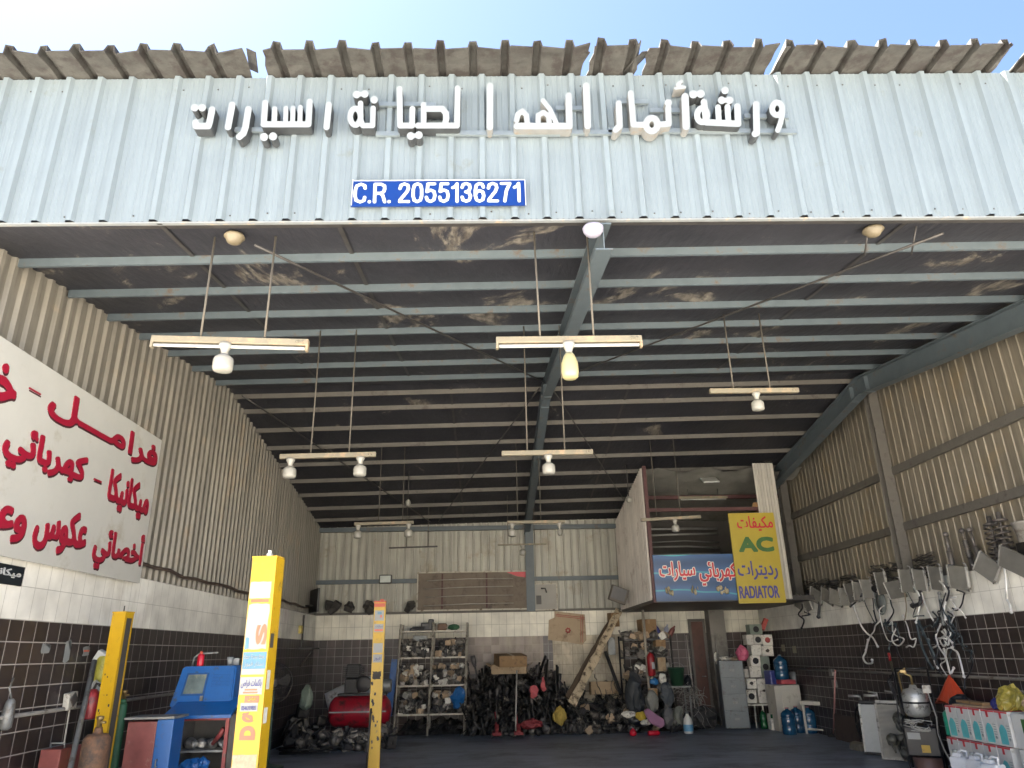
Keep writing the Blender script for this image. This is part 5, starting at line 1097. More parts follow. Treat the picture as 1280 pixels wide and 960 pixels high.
for i in range(210):
    f = R5.random(); x = hx0+(hx1-hx0)*f; v = R5.random(); y = 16.3+v*1.1; hprof = 1.3-.55*max(0, (f-.6)/.4); z = R5.uniform(.0, 1.0)*hprof*min(1, v+.2)
    if i % 3 == 0: nmw = 'wheel knuckle'; sput(4, (x, y, z), (R5.uniform(0, 6), R5.uniform(0, 6), R5.uniform(0, 6)), f'oily {nmw} in the dark pile leaning under the cardboard boxes', f'{nmw} pieces in the dark leaning pile', R5.uniform(.7, 1.2))
    elif i % 3 == 1: k = R5.choice((0, 1, 2, 3)); nmw = SP[k][0].replace('_', ' '); sput(k, (x, y, z+.1), (R5.uniform(.5, 2.4), R5.uniform(-1.2, 1.2), R5.uniform(0, 6)), f'oily {nmw} in the dark pile leaning under the cardboard boxes', f'{nmw} pieces in the dark leaning pile', R5.uniform(.4, .7))
    else: kk = R5.choice((0, 1, 4, 5)); nmw = PR[kk][0].replace('_', ' '); put(kk, (x, y, z), (R5.uniform(-1, 1), R5.uniform(-1, 1), R5.uniform(0, 6)), f'greasy {nmw} caught in the dark pile under the cardboard boxes', 'car part', f'greasy {nmw} pieces in the dark pile', R5.uniform(.8, 1.4))
def heap(nm, x0, x1, y0, y1, hfun, mat, lab, seed, n=36):
    b = MB(); from mathutils import noise
    g = []
    for i in range(n+1):
        row = []
        for j in range(11):
            u, v = i/n, j/10; x = x0+(x1-x0)*u; y = y0+(y1-y0)*v
            e = min(1, u*6, (1-u)*6); h = hfun(u)*(v**.7)*e*(.75+.5*noise.noise(Vector((x*5, y*5, seed)))+.3*noise.noise(Vector((x*13, y*13, seed))))
            row.append(b.bm.verts.new((x+.03*noise.noise(Vector((x*9, y*9, seed+3))), y+.05*noise.noise(Vector((x*9, y*8, seed+9))), max(.0, h)+.002)))
        g.append(row)
    for i in range(n):
        for j in range(10): b.bm.faces.new((g[i][j], g[i+1][j], g[i+1][j+1], g[i][j+1]))
    o = b.build(nm, mat); o['kind'] = 'stuff'; return o
M_mound = pm('black_greasy_scrap', (.035, .034, .034), .5, .2, .5, 14, .6, (.085, .083, .082), .35, 10)
heap('scrap_heap', hx0-.1, hx1+.1, 16.55, YB-.02, lambda u: 1.3-.6*max(0, (u-.6)/.4), M_mound, '', 3); heap('scrap_heap', W(492, 900, 'y', 17).x, hx0, 16.9, YB-.02, lambda u: .3, M_mound, '', 5)
wx0, wx1 = W(700, 900, 'y', 17).x, W(790, 900, 'y', 17).x
heap('scrap_heap', wx0, wx1+.1, 16.3, YB-.02, lambda u: .7, M_mound, '', 8)
b = MB()
for k in range(110):
    c = Vector((R5.uniform(wx0+.1, wx1), R5.uniform(16.3, 17.4), 0)); c.z = .12+(c.y-16.3)*.45+R5.uniform(-.08, .12)
    pts = []; d = Vector((R5.gauss(0, 1), R5.gauss(0, .6), R5.gauss(0, .5))).normalized()
    for i in range(9): pts.append(c.copy()); d = (d+Vector((R5.gauss(0, .5), R5.gauss(0, .5), R5.gauss(0, .45)))).normalized(); c = c+d*.07; c.z = max(.02, c.z)
    b.tube(pts, R5.uniform(.004, .011), 5)
o = b.build('wire_tangle', pm('grey_black_wire', (.07, .068, .062), .5, .1, .5, 5)); o['kind'] = 'stuff'
for k in range(48):
    kk = R5.choice((0, 1, 4, 5)); nmw = PR[kk][0].replace('_', ' ')
    put(kk, (R5.uniform(-3.5, -1.85), R5.uniform(14.4, 14.95), R5.choice((0, 0, .1, .2))), (R5.uniform(-.6, .6), R5.uniform(-.6, .6), R5.uniform(0, 6)), f'greasy {nmw} on the floor around the red compressor', 'car part', f'greasy {nmw} pieces by the compressor', R5.uniform(1.0, 1.7))
# cartons on the pile, their prop and coloured things
def carton(px0, py0, px1, py1, Y, dep, m, lab, rotz=0., rx=0., flaps=False, nm='cardboard_box', cat='box', tape=True):
    x0, x1, z0, z1 = RC(px0, py0, px1, py1, Y); t = thing(nm, lab, cat, ((x0+x1)/2, Y+dep/2, z0), (rx, 0, rotz)); w_, h_ = x1-x0, z1-z0
    b = MB(); b.bx(-w_/2, w_/2, -dep/2, dep/2, 0, h_, .004); b.jitter(.006, 5, px0); b.build('body', m, t, local=True)
    if tape: b = MB(); b.bx(-.025, .025, -dep/2-.004, dep/2+.004, h_+.001, h_+.004); b.bx(-.025, .025, -dep/2-.006, -dep/2-.003, h_*.7, h_); b.build('tape', pm('brown_parcel_tape', (.32, .22, .12), .3), t, local=True)
    if flaps:
        b = MB(); b.box((-w_/2-.06, 0, h_*.9), (.15, dep*.95, .006), Euler((0, .5, 0))); b.build('flap', m, t, local=True); b = MB(); b.box((w_/2+.06, 0, h_*.85), (.15, dep*.95, .006), Euler((0, -.6, 0))); b.build('flap', m, t, local=True)
    return t
carton(620, 818, 656, 832, 16.75, .45, M_card, 'flat brown cardboard box lying on top of the dark parts pile', .25, .12)
carton(615, 830, 659, 842, 16.95, .4, M_card2, 'opened pale cardboard carton under the flat box on the pile', -.1, .05, True, tape=False)
pa, pb = W(646, 838, 'y', 16.5), W(644, 905, 'y', 16.2); b = MB(); b.tube([(pb.x, 16.15, 0.01), pa], .016, 8); tag(b.build('prop_pole', pm('pale_pole', (.42, .4, .36), .5, 0, .1, 8)), 'thin pale pole standing in front of the cardboard boxes', 'pole')
M_pink = pm('faded_pink_cloth', (.42, .09, .10), .8, 0, .2, 8); M_redc = pm('faded_red_cloth', (.22, .03, .035), .7, 0, .25, 8)
for px, py, s, m, sc, lab in ((667, 864, .1, M_pink, (.9, .5, 1.3), 'pink rag with a white hem draped on the dark pile'), (679, 855, .1, M_pink, (.5, .5, 1.4), 'narrow pink rag hung right of the other on the dark pile')):
    blob(W(px, py, 'y', 16.25), s, m, 'rag', lab, 'rag', px, None, 3, .35, sc)
for px, py, lab in ((621, 905, 'small red jack on the floor at the left of the pile'), (648, 902, 'red trolley jack at the foot of the pale pole')):
    p = W(px, py, 'y', 16.0); t = thing('trolley_jack', lab, 'jack', (p.x, 16.0, 0))
    b = MB(); b.bx(p.x-.09, p.x+.09, 15.9, 16.25, .05, .11, .01); b.box((p.x, 16.0, .17), (.08, .25, .05), Euler((.5, 0, 0)), bev=.01); b.tube([(p.x, 16.2, .12), (p.x-.03, 16.4, .45)], .014, 6); b.build('body', M_redc, t)
    for sx in (-1, 1):
        for yy in (15.93, 16.22): b = MB(); b.lathe([(.035, -.012), (.038, 0), (.035, .012)], (p.x+sx*.1, yy, .039), 12, Euler((0, pi/2, 0))); b.build('wheel', M_dark_steel, t)
blob(W(664, 905, 'y', 16.1), .14, M_redc, 'rag', 'dark red rag on the floor before the pile', 'rag', 44, None, 3, .4, (1.6, .9, .6)); blob(W(700, 894, 'y', 16.1), .15, pm('mustard_cloth', (.33, .24, .05), .8, 0, .2, 8), 'rag', 'mustard yellow rag at the foot of the leaning plank', 'rag', 45, None, 3, .45, (.9, .6, 1.1))
# ------------------------------------------------ leaning planks and post
def plank(a, c, wid, th, m, nm, lab, cat, jag=0, seed=0):
    a, c = Vector(a), Vector(c); d = c-a; L = d.length; z = d.normalized(); y = Vector((0, -1, 0)); x = y.cross(z).normalized(); y = z.cross(x)
    M = Matrix((x, y, z)).transposed().to_4x4(); M.translation = (a+c)/2
    b = MB(); n = 14
    rr = random.Random(seed); R = []
    for i in range(n+1):
        w0, w1 = wid/2*(1-jag*rr.random()), wid/2*(1-jag*rr.random())
        R.append([b.bm.verts.new(M @ Vector((sx, sy, -L/2+L*i/n))) for sx, sy in ((-w0, -th/2), (w1, -th/2), (w1, th/2), (-w0, th/2))])
    for i in range(n):
        for k in range(4): b.bm.faces.new((R[i][k], R[i][(k+1) % 4], R[i+1][(k+1) % 4], R[i+1][k]))
    b.bm.faces.new(R[0][::-1]); b.bm.faces.new(R[-1]); return tag(b.build(nm, m), lab, cat)
M_plank = pm('weathered_pale_wood', (.5, .41, .28), .8, 0, .3, 5, .2, (.07, .05, .035), .42, 7, stretch=(1, 1, .3))
plank(W(715, 880, 'y', 16.3), W(774, 763, 'y', 17.5), .2, .04, M_plank, 'wooden_plank', 'splintered pale wooden plank leaning steeply against the back wall', 'plank', .35, 4)
plank(W(709, 872, 'y', 16.5), W(766, 772, 'y', 17.6), .14, .05, pm('dark_old_wood', (.10, .07, .045), .85, 0, .3, 6, .2), 'wooden_plank', 'darker plank behind the splintered pale one', 'plank', .3, 5)
plank(W(776, 868, 'y', 16.9), W(757, 815, 'y', 17.7), .07, .05, M_dark_steel, 'steel_bar', 'dark bar leaning the other way under the splintered plank', 'bar')
carton(762, 766, 773, 783, 17.4, .2, M_card, 'small brown box wedged behind the top of the plank', .3, 0, nm='small_carton')
pa, pb = W(803, 757, 'y', 16.8), W(809, 872, 'y', 16.8); b = MB(); b.tube([(pa.x, pa.y, 0), (pa.x, pa.y, 2.44)], .03, 10); tag(b.build('support_post', pm('pale_round_post', (.33, .30, .25), .6, 0, .15, 5, 0, (.15, .12, .09), .3, 5)), 'pale round post standing under the left edge of the loft', 'post')
carton(738, 852, 774, 868, 17.3, .2, M_card2, 'flattened pale cardboard lying behind the wire tangle', .1, 0, tape=False, nm='flattened_carton'); carton(760, 797, 769, 819, 17.6, .05, M_galv, 'narrow grey metal sheet leaning behind the dark bar', 0, 0, tape=False, nm='metal_sheet', cat='sheet')
for k in range(46):
    kk = R5.choice((0, 1, 4, 5, 7)); nmw = PR[kk][0].replace('_', ' '); x = R5.uniform(wx0, wx1+.9); y = R5.uniform(16.2, 17.0)
    put(kk, (x, y, max(0, (y-16.3)*.5)+R5.uniform(0, .12)), (R5.uniform(-1, 1), R5.uniform(-1, 1), R5.uniform(0, 6)), f'greasy {nmw} in the wire tangle at the foot of the leaning plank', 'car part', f'greasy {nmw} pieces in the wire tangle', R5.uniform(.8, 1.5))
heap('scrap_heap', wx1-.1, W(866, 900, 'y', 17).x, 16.5, YB-.02, lambda u: .75, M_mound, '', 12)
# ------------------------------------------------ clutter right of the post
SX0, SX1 = W(782, 850, 'y', 17).x, W(842, 850, 'y', 17).x
t = thing('clutter_shelf', 'grey steel shelf stuffed with junk behind the pale round post', 'shelf', ((SX0+SX1)/2, 17.2, 0))
for z in (.55, 1.0, 1.45, 1.83):
    b = MB(); b.bx(SX0, SX1, 16.95, 17.55, z-.03, z); b.build('shelf', M_inner, t)
for x in (SX0, SX1):
    for y in (16.95, 17.55): b = MB(); b.tube([(x, y, 0), (x, y, 1.9)], .02, 4); b.build('upright', M_dark_steel, t)
carton(801, 774, 820, 793, 17.0, .35, M_card, 'brown carton standing on top of the junk shelf', .1)
for k in range(110):
    z = R5.choice((.0, .0, .55, 1.0, 1.0, 1.45, 1.45, 1.83)); x = R5.uniform(SX0+.06, SX1-.06); kk = R5.choice((0, 1, 2, 4, 5, 7, 3))
    lv = 'floor under' if z == 0 else 'boards of'
    nmw = PR[kk][0].replace('_', ' ')
    put(kk, (x, R5.uniform(16.92, 17.3), z+R5.choice((0, .08, .16))*(z < 1.8)), (R5.uniform(-.5, .5), R5.uniform(-.5, .5), R5.uniform(0, 6)), f'dusty {nmw} lying on the {lv} the junk shelf', 'car part', f'dusty {nmw} pieces on the {lv} the junk shelf', R5.uniform(1.0, 1.6))
for px, rot, m, lab in ((824, -.2, pm('deep_blue_can', (.03, .04, .2), .4), 'dark blue bottle on the junk shelf top'), (830, .35, pm('silver_blue_bottle', (.3, .32, .42), .4), 'silver bottle leaning on the junk shelf top'), (835, .6, pm('dusty_red_bottle', (.2, .07, .06), .5), 'dull red bottle lying on the junk shelf top')):
    p = W(px, 797, 'y', 17.1); b = MB(); b.lathe([(.05, 0), (.055, .01), (.055, .2), (.045, .24), (.02, .27), (.02, .31), (.001, .312)], (0, 0, 0), 14); o = b.build('oil_bottle', m); o.location = (p.x, 17.1, 1.835); o.rotation_euler = (0, rot, 0); tag(o, lab, 'bottle')
p = W(815, 845, 'y', 16.7); t = thing('fire_extinguisher', 'red fire extinguisher hanging among the junk right of the post', 'extinguisher', (p.x, 16.7, p.z))
b = MB(); b.lathe([(.07, 0), (.085, .02), (.085, .38), (.06, .44), (.025, .46), (.025, .48)], (p.x, 16.7, p.z), 16); b.build('body', pm('dark_red_extinguisher', (.27, .015, .02), .35, 0, .1, 8), t); b = MB(); b.bx(p.x-.03, p.x+.07, 16.68, 16.72, p.z+.481, p.z+.53, .006); b.tube([(p.x+.05, 16.66, p.z+.5), (p.x+.11, 16.64, p.z+.35), (p.x+.1, 16.64, p.z+.12)], .012, 6); b.build('valve', M_black, t); b = MB(); b.bx(p.x-.0, p.x+.06, 16.608, 16.64, p.z+.14, p.z+.28); b.build('label_sticker', M_stick_w, t)
carton(821, 822, 832, 839, 16.7, .2, M_card2, 'tan box beside the fire extinguisher', .2); carton(812, 861, 823, 870, 16.6, .2, pm('orange_brown_card', (.42, .25, .12)), 'small orange box below the fire extinguisher', -.2); carton(819, 800, 832, 808, 16.85, .2, M_card, 'flat brown packet on the upper board of the junk shelf', .1)
t = thing('green_bucket', 'dark green bucket standing on a small table left of the door', 'bucket', (W(847, 857, 'y', 16.6).x, 16.6, W(847, 857, 'y', 16.6).z)); p = t.location
b = MB(); b.lathe([(.12, 0), (.17, .34), (.18, .34), (.18, .36), (.165, .36), (.115, .02), (.001, .02)], p, 20); b.build('body', pm('dark_green_plastic', (.025, .075, .04), .5, 0, .15, 8), t); b = MB(); b.tube([p+Vector((.17*cos(a), -.02, .34+.12*sin(a))) for a in [pi*i/12 for i in range(13)]], .005, 5); b.build('handle', M_galv, t)
t2 = thing('small_table', 'low grey table under the green bucket', 'table', (p.x, 16.6, 0)); b = MB(); b.bx(p.x-.28, p.x+.22, 16.35, 16.85, p.z-.03, p.z-.001); b.build('tabletop', M_galv, t2)
for sx, sy in ((-.25, 16.38), (.19, 16.38), (-.25, 16.82), (.19, 16.82)): b = MB(); b.tube([(p.x+sx, sy, 0), (p.x+sx, sy, p.z-.03)], .016, 6); b.build('leg', M_galv, t2)
M_bag = pm('black_bin_bag', (.018, .02, .024), .3, 0, .3, 7)
for px, py, Y, r, m, sc, lab in ((793, 868, 16.5, .3, pm('dark_grey_tarp', (.035, .04, .045), .6, 0, .3, 7), (.6, .5, 1.55), 'tall dark grey sheet draped left of the post'), (800, 898, 16.2, .17, M_bag, (1.6, .9, .8), 'black bag on the floor before the junk shelf'), (815, 877, 16.35, .17, pm('pale_grey_sack', (.2, .2, .18), .7, 0, .2, 7), (.7, .6, 1.3), 'pale grey sack on the floor below the orange box'), (834, 870, 16.35, .2, pm('slate_cloth', (.06, .07, .08), .8, 0, .2, 8), (.6, .6, 1.4), 'slate grey cloth hanging right of the post'), (835, 896, 16.2, .15, pm('grey_rubber_boot', (.11, .11, .11), .6, 0, .2, 8), (.7, .7, 1.5), 'grey lump of cloth beside the mauve tray'), (786, 893, 16.1, .1, M_pw, (1.6, .7, .6), 'white plastic piece on the floor left of the yellow rag'), (801, 895, 16.0, .1, pm('bright_yellow_rag', (.5, .36, .04), .7), (1.1, .7, .8), 'bright yellow rag before the junk shelf'), (808, 903, 15.95, .08, M_pw, (1.4, .8, .7), 'white cloth lump beside the yellow rag'), (848, 895, 16.4, .16, pm('dusty_glass_jar', (.2, .21, .18), .4), (.6, .6, 1.3), 'dusty pale jug standing left of the bleach bottle'), (818, 852, 16.6, .08, pm('blue_plastic_tub', (.03, .16, .38), .4), (1.2, .8, .8), 'bright blue tub below the fire extinguisher'), (828, 848, 16.7, .1, M_pw, (.8, .6, 1.2), 'white paper bundle beside the fire extinguisher'), (860, 855, 16.9, .12, M_bag, (.8, .6, 1.5), 'black bag hanging behind the green bucket')):
    blob(W(px, py, 'y', Y), r, m, 'cloth_lump' if 'cloth' in lab or 'rag' in lab else 'bag' if 'bag' in lab or 'sack' in lab else 'junk_piece', lab, 'bag' if 'bag' in lab or 'sack' in lab else 'cloth' if 'cloth' in lab or 'rag' in lab or 'sheet' in lab else 'junk', px, None, 3, .3, sc)
# mauve tray, red ball, red can, bleach bottle
p = W(818, 894, 'y', 15.95); b = MB(); n = 16; pts = [(.0, -.1), (.08, -.13), (.3, -.1), (.36, 0), (.3, .1), (.08, .09), (-.1, .1), (-.14, 0)]
b.prism(pts, .07, Matrix.Translation(p+Vector((-.12, -.03, 0))) @ Euler((pi/2-.3, .6, .1)).to_matrix().to_4x4()); o = b.build('mauve_tray', pm('mauve_plastic', (.30, .15, .25), .5, 0, .12, 7)); bv = o.modifiers.new('b', 'BEVEL'); bv.width = .03; bv.segments = 3; tag(o, 'mauve plastic shell piece lying before the junk shelf', 'plastic piece')
p = W(791, 912, 'y', 15.7); b = MB(); b.lathe([(.02, 0), (.06, .015), (.075, .06), (.06, .11), (.02, .13), (.012, .15)], (p.x, 15.7, .0), 16); tag(b.build('red_funnel', pm('bright_red_can', (.5, .01, .03))), 'round red plastic ball on the floor before the junk', 'ball')
p = W(817, 909, 'y', 15.75); b = MB(); b.lathe([(.04, -.12), (.045, -.11), (.045, .09), (.02, .12), (.001, .121)], (p.x, 15.75, .046), 14, Euler((0, pi/2, .15))); tag(b.build('soda_bottle', pm('bright_red_can', (.5, .01, .03))), 'red bottle lying on the floor below the mauve piece', 'bottle')
p = W(860, 905, 'y', 16.0); t = thing('bleach_bottle', 'white plastic bottle with blue label standing on the floor left of the door', 'bottle', (p.x, 16.0, 0))
b = MB(); b.lathe([(.085, 0), (.095, .015), (.095, .2), (.08, .27), (.035, .33), (.03, .36)], (p.x, 16, 0), 18); b.build('body', pm('white_plastic_bottle', (.58, .58, .55), .4, 0, .05, 8), t); b = MB(); b.lathe([(.034, .361), (.034, .395), (.001, .397)], (p.x, 16, 0), 12); b.build('cap', M_stick_w, t); b = MB(); b.lathe([(.0965, .04), (.0975, .045), (.0975, .16), (.0965, .165)], (p.x, 16, 0), 18); b.build('label_band', pm('light_blue_label', (.10, .28, .45), .4), t)
b = MB()
for k in range(34):
    c = Vector((W(866, 870, 'y', 16.7).x+R5.gauss(0, .14), 16.7+R5.uniform(-.1, .2), R5.uniform(.3, .8))); pts = []; d = Vector((R5.gauss(0, 1), R5.gauss(0, .4), R5.gauss(0, 1))).normalized()
    for i in range(10): pts.append(c.copy()); d = (d+Vector((R5.gauss(0, .45), R5.gauss(0, .2), R5.gauss(-.1, .45)))).normalized(); c = c+d*.06; c.z = max(.02, c.z)
    b.tube(pts, R5.uniform(.004, .008), 5)
o = b.build('wire_tangle', pm('pale_grey_wire', (.22, .21, .19), .5, .1, .4, 5)); o['kind'] = 'stuff'
blob(Vector((W(875, 900, 'y', 17).x, 16.8, .22)), .3, M_mound, 'oily_sack', 'dark oily sack slumped on the floor by the brown door', 'sack', 71, None, 3, .3, (1, .7, .8))
# brown door and its pale jamb poles
x0, x1, z0, z1 = RC(870, 779, 882, 908, YB-.06); t = thing('brown_door', 'narrow rusty brown door in the back tiles under the loft', 'door', ((x0+x1)/2, YB-.06, 0))
b = MB(); b.bx(x0, x1+.05, YB-.06, YB-.02, 0, 2.2); b.build('leaf', pm('rusty_brown_door', (.09, .04, .03), .6, 0, .25, 4, 0, (.04, .03, .025), .3, 3), t); b = MB(); b.bx(x0-.06, x0-.002, YB-.07, YB-.001, 0, 2.26); b.bx(x1+.052, x1+.11, YB-.07, YB-.001, 0, 2.26); b.bx(x0-.0, x1+.05, YB-.07, YB-.001, 2.203, 2.26); b.build('frame', M_steel_b, t); b = MB(); b.tube([(x1-.01, YB-.062, 1.0), (x1-.01, YB-.12, 1.0), (x1-.1, YB-.12, 1.0)], .012, 6); b.build('handle', M_galv, t)
xp = W(905, 850, 'y', YB-.3).x; bwall = MB(); bwall.bx(x1+.14, x1+.5, YB-.35, YB-.006, 0, 2.5); tag(bwall.build('tiled_pier', pm('grey_tiled_pier', (.19, .18, .16), .4, 0, .15, 3, 0, (.09, .08, .07), .3, 2)), 'grey tiled pier right of the brown door', 'pier')
for px, lab in ((862, 'thin pale pole leaning left of the brown door'), (898, 'thin pale pole standing left of the filing cabinet')):
    a, c = W(px-2, 800, 'y', 17.4), W(px+6, 905, 'y', 17.3); b = MB(); b.tube([(c.x, 17.1, 0), (a.x, 17.5, 1.9)], .015, 6); tag(b.build('pale_pole', pm('pale_pole', (.42, .4, .36))), lab, 'pole')
# ------------------------------------------------------------------ right corner group
R6 = random.Random(33)
a, c = onfloor(910, 910), onfloor(937, 908); FY = 16.35
x0, x1 = W(903, 870, 'y', FY).x, W(934, 870, 'y', FY).x; H = W(915, 826, 'y', FY).z; xc = (x0+x1)/2; wd_ = .5
t = thing('filing_cabinet', 'grey four drawer filing cabinet standing before the loft corner', 'cabinet', (xc, FY, 0), (0, 0, radians(-9)))
M_fc = pm('grey_cabinet_paint', (.135, .155, .165), .45, .1, .1, 6, 0, (.08, .075, .07), .25, 6)
b = MB(); b.bx(-wd_/2, wd_/2, 0.02, .62, 0.03, H, .008); b.build('carcass', M_fc, t, local=True)
for k in range(4):
    z = .06+(H-.08)*k/4; h_ = (H-.08)/4-.02; b = MB(); b.bx(-wd_/2+.02, wd_/2-.02, 0.0, .018, z, z+h_, .004); d_ = b.build('drawer', M_fc, t, local=True)
    b = MB(); b.tube([(-.05, -.0, z+h_*.8), (-.05, -.022, z+h_*.8), (.05, -.022, z+h_*.8), (.05, 0, z+h_*.8)], .006, 6); b.build('handle', M_galv, d_, local=True)
    b = MB(); b.bx(-.05, .05, -.006, -.001, z+h_*.42, z+h_*.58); b.build('label_holder', M_galv, d_, local=True)
b = MB(); b.lathe([(.02, 0), (.02, .03), (.001, .031)], (-.16, -.0, .05), 8, Euler((pi/2, 0, 0))); b.build('lock', M_galv, t, local=True)
def atz(px, Y, z): return Vector((W(px, 826, 'y', Y).x, Y, z))
blob(atz(929, FY+.2, H+.14), .13, pm('bright_pink_bag', (.5, .10, .18), .5, 0, .15, 8), 'plastic_bag', 'bright pink plastic bag on the filing cabinet', 'bag', 3, None, 3, .35, (1, .8, 1.2))
blob(atz(906, FY+.25, H+.04), .1, M_pw, 'paper_pile', 'crumpled white papers on the filing cabinet', 'paper', 4, None, 3, .4, (1.4, 1, .45)); blob(atz(917, FY+.25, H+.03), .08, M_pt, 'paper_pile', 'tan papers in the middle of the filing cabinet top', 'paper', 6, None, 3, .4, (1.2, 1, .5))
b = MB(); p = atz(896, FY+.45, H-.05); b.lathe([(.001, -.01), (.12, -.01), (.13, 0), (.12, .01), (.001, .01)], p+Vector((0, 0, .1)), 18, Euler((pi/2, 0, .9)), 1, 1); tag(b.build('round_disc', M_pw), 'pale round disc standing left of the filing cabinet', 'disc')
b = MB(); p = atz(915, FY+.3, H); b.lathe([(.025, 0), (.03, .01), (.03, .12), (.012, .15), (.012, .17)], p, 10); tag(b.build('spray_bottle', M_scrap), 'small dark bottle on the filing cabinet', 'bottle')
# stack of boxed parts
SY6 = 16.75
def unit(px0, py0, px1, py1, face, lab, rz=0.):
    x0, x1, z0, z1 = RC(px0, py0, px1, py1, SY6); w_, h_ = x1-x0, z1-z0; t = thing('boxed_part', lab, 'box', ((x0+x1)/2, SY6, z0), (0, 0, rz))
    b = MB(); b.bx(-w_/2+.004, w_/2-.004, 0, .26, 0.001, h_-.004, .006); b.jitter(.006, 6, px0+py0); b.build('carton', M_pw if face != 'green' else pm('grey_green_unit', (.2, .24, .2), .5, 0, .2, 8), t, local=True)
    if face in ('fan', 'green'):
        b = MB(); b.lathe([(.001, 0), (.03, .0), (.03, -.006), (.012, -.008), (.001, -.008)], (0, -.001, h_/2), 10, Euler((-pi/2, 0, 0))); b.lathe([(.055, 0), (.065, 0), (.065, .01), (.055, .01)], (0, -.0005, h_/2), 14, Euler((pi/2, 0, 0)))
        for k in range(5): a = 2*pi*k/5; b.box((.04*cos(a), -.003, h_/2+.04*sin(a)), (.05, .004, .022), Euler((0, -a+.5, 0)))
        b.build('fan_print', M_black, t, local=True)
    elif face == 'red': b = MB(); b.lathe([(.03, 0), (.06, 0), (.06, .004), (.03, .004)], (0, -.001, h_/2), 14, Euler((pi/2, 0, 0))); b.build('red_ring', pm('faded_red_print', (.38, .08, .07)), t, local=True)
    elif face == 'blot': b = MB(); pts = [(.05*cos(q)*R6.uniform(.5, 1.2), .04*sin(q)*R6.uniform(.5, 1.2)) for q in [2*pi*i/9 for i in range(9)]]; b.prism(pts, .002, Matrix(((1, 0, 0, 0), (0, 0, -1, -.001), (0, 1, 0, h_/2), (0, 0, 0, 1)))); b.build('dark_print', M_grime_shade, t, local=True)
    return t
unit(937, 780, 953, 793, 'green', 'grey green fan unit, topmost of the white box stack'); 
for args in ((933, 793, 942, 806, None, 'narrow white box at the left of the top row of the box stack'), (942, 793, 953, 806, 'fan', 'white box with a black fan print below the green unit'), (953, 793, 966, 807, 'red', 'white box with a red ring print in the box stack'), (939, 806, 952, 819, None, 'plain pale box under the black fan print box'), (952, 807, 967, 820, 'blot', 'white box with a grey blot under the red ring box'), (938, 819, 951, 833, 'fan', 'white box with a dark fan in the middle of the box stack'), (951, 820, 963, 847, 'green', 'tall grey part in the right of the box stack'), (937, 833, 952, 847, None, 'clean pale box below the middle fan box'), (930, 836, 936, 847, None, 'slim white carton leaning beside the filing cabinet'), (933, 848, 946, 861, 'blot', 'white box with a dark blot low in the box stack'), (947, 848, 963, 879, 'blot', 'tall worn white box right in the low box stack'), (933, 862, 946, 879, 'fan', 'white box with a dark fan lowest in the box stack')): unit(*args)
b = MB(); p = W(957, 780, 'y', SY6); b.box(p+Vector((0, .1, .0)), (.09, .1, .26), Euler((0, .5, 0)), bev=.006); tag(b.build('red_carton', pm('faded_red_print', (.38, .08, .07))), 'narrow faded red carton tilted on the box stack', 'carton')
# low stand under the stack
x0, x1, z0, z1 = RC(933, 880, 966, 908, SY6); t = thing('low_stand', 'low white wooden stand under the box stack', 'stand', ((x0+x1)/2, SY6, 0))
b = MB(); b.bx(x0, x1, SY6-.03, SY6+.3, z1-.03, z1-.002); b.build('top', M_pw, t)
for k in range(4): x = x0+.03+(x1-x0-.06)*k/3; b = MB(); b.tube([(x+R6.uniform(-.04, .04), SY6-.05, 0), (x, SY6-.01, z1-.03)], .018, 4); b.build('leg', M_pw, t)
def bottle(nm, p, r, h, m, lab, cat='bottle', capm=None, grp=None):
    t = thing(nm, lab, cat, p, (0, 0, 0), grp); b = MB(); b.lathe([(r*.9, 0), (r, r*.15), (r, h*.28), (r*.94, h*.31), (r, h*.34), (r, h*.6), (r*.94, h*.63), (r, h*.66), (r*.95, h*.78), (r*.6, h*.88), (r*.25, h*.92), (r*.25, h*.97)], n=18); b.build('body', m, t, local=True)
    b = MB(); b.lathe([(r*.29, h*.965), (r*.29, h), (.001, h*1.003)], n=12); b.build('cap', capm or M_stick_w, t, local=True); return t
M_water = pm('blue_water_bottle', (.015, .075, .15), .12, 0, .1, 5, spec=.8); M_greenb = pm('green_bottle', (.01, .09, .03), .2, 0, .1, 5)
p = W(955, 905, 'y', 16.5); bottle('green_bottle', (p.x, 16.5, 0), .07, .36, M_greenb, 'green bottle standing under the low white stand')
p = W(972, 905, 'y', 16.2); t = thing('small_carton', 'small white and green carton on the floor right of the low stand', 'carton', (p.x, 16.2, 0)); b = MB(); b.bx(p.x-.13, p.x+.1, 16.2, 16.4, 0, .3, .006); b.build('body', M_pw, t); b = MB(); b.bx(p.x-.129, p.x+.099, 16.194, 16.1985, .22, .298); b.build('green_band', M_greenb, t)
# white cabinet with water bottles
CY6 = 15.9; x0, x1, z0, z1 = RC(978, 856, 1003, 910, CY6)
t = thing('white_cabinet', 'small off white cabinet behind the pale stool', 'cabinet', (x0, CY6, 0)); b = MB(); b.bx(x0-.12, x1, CY6, CY6+.5, 0, z1, .01); b.build('body', pm('aged_white_cabinet', (.5, .48, .42), .45, 0, .08, 4, 0, (.3, .27, .22), .2, 4), t); b = MB(); b.bx(x0+.02, x1-.02, CY6-.014, CY6-.001, .05, z1-.03, .004); b.build('door', pm('aged_white_cabinet', (.5, .48, .42)), t)
p = W(984, 855, 'y', CY6+.2); b = MB(); b.box((p.x-.02, CY6+.2, z1+.05), (.32, .25, .09), Euler((0, 0, .1)), bev=.02); tag(b.build('red_packet', pm('red_white_packet', (.4, .07, .09), .5, 0, .3, 14)), 'red packet lying on the white cabinet', 'packet')
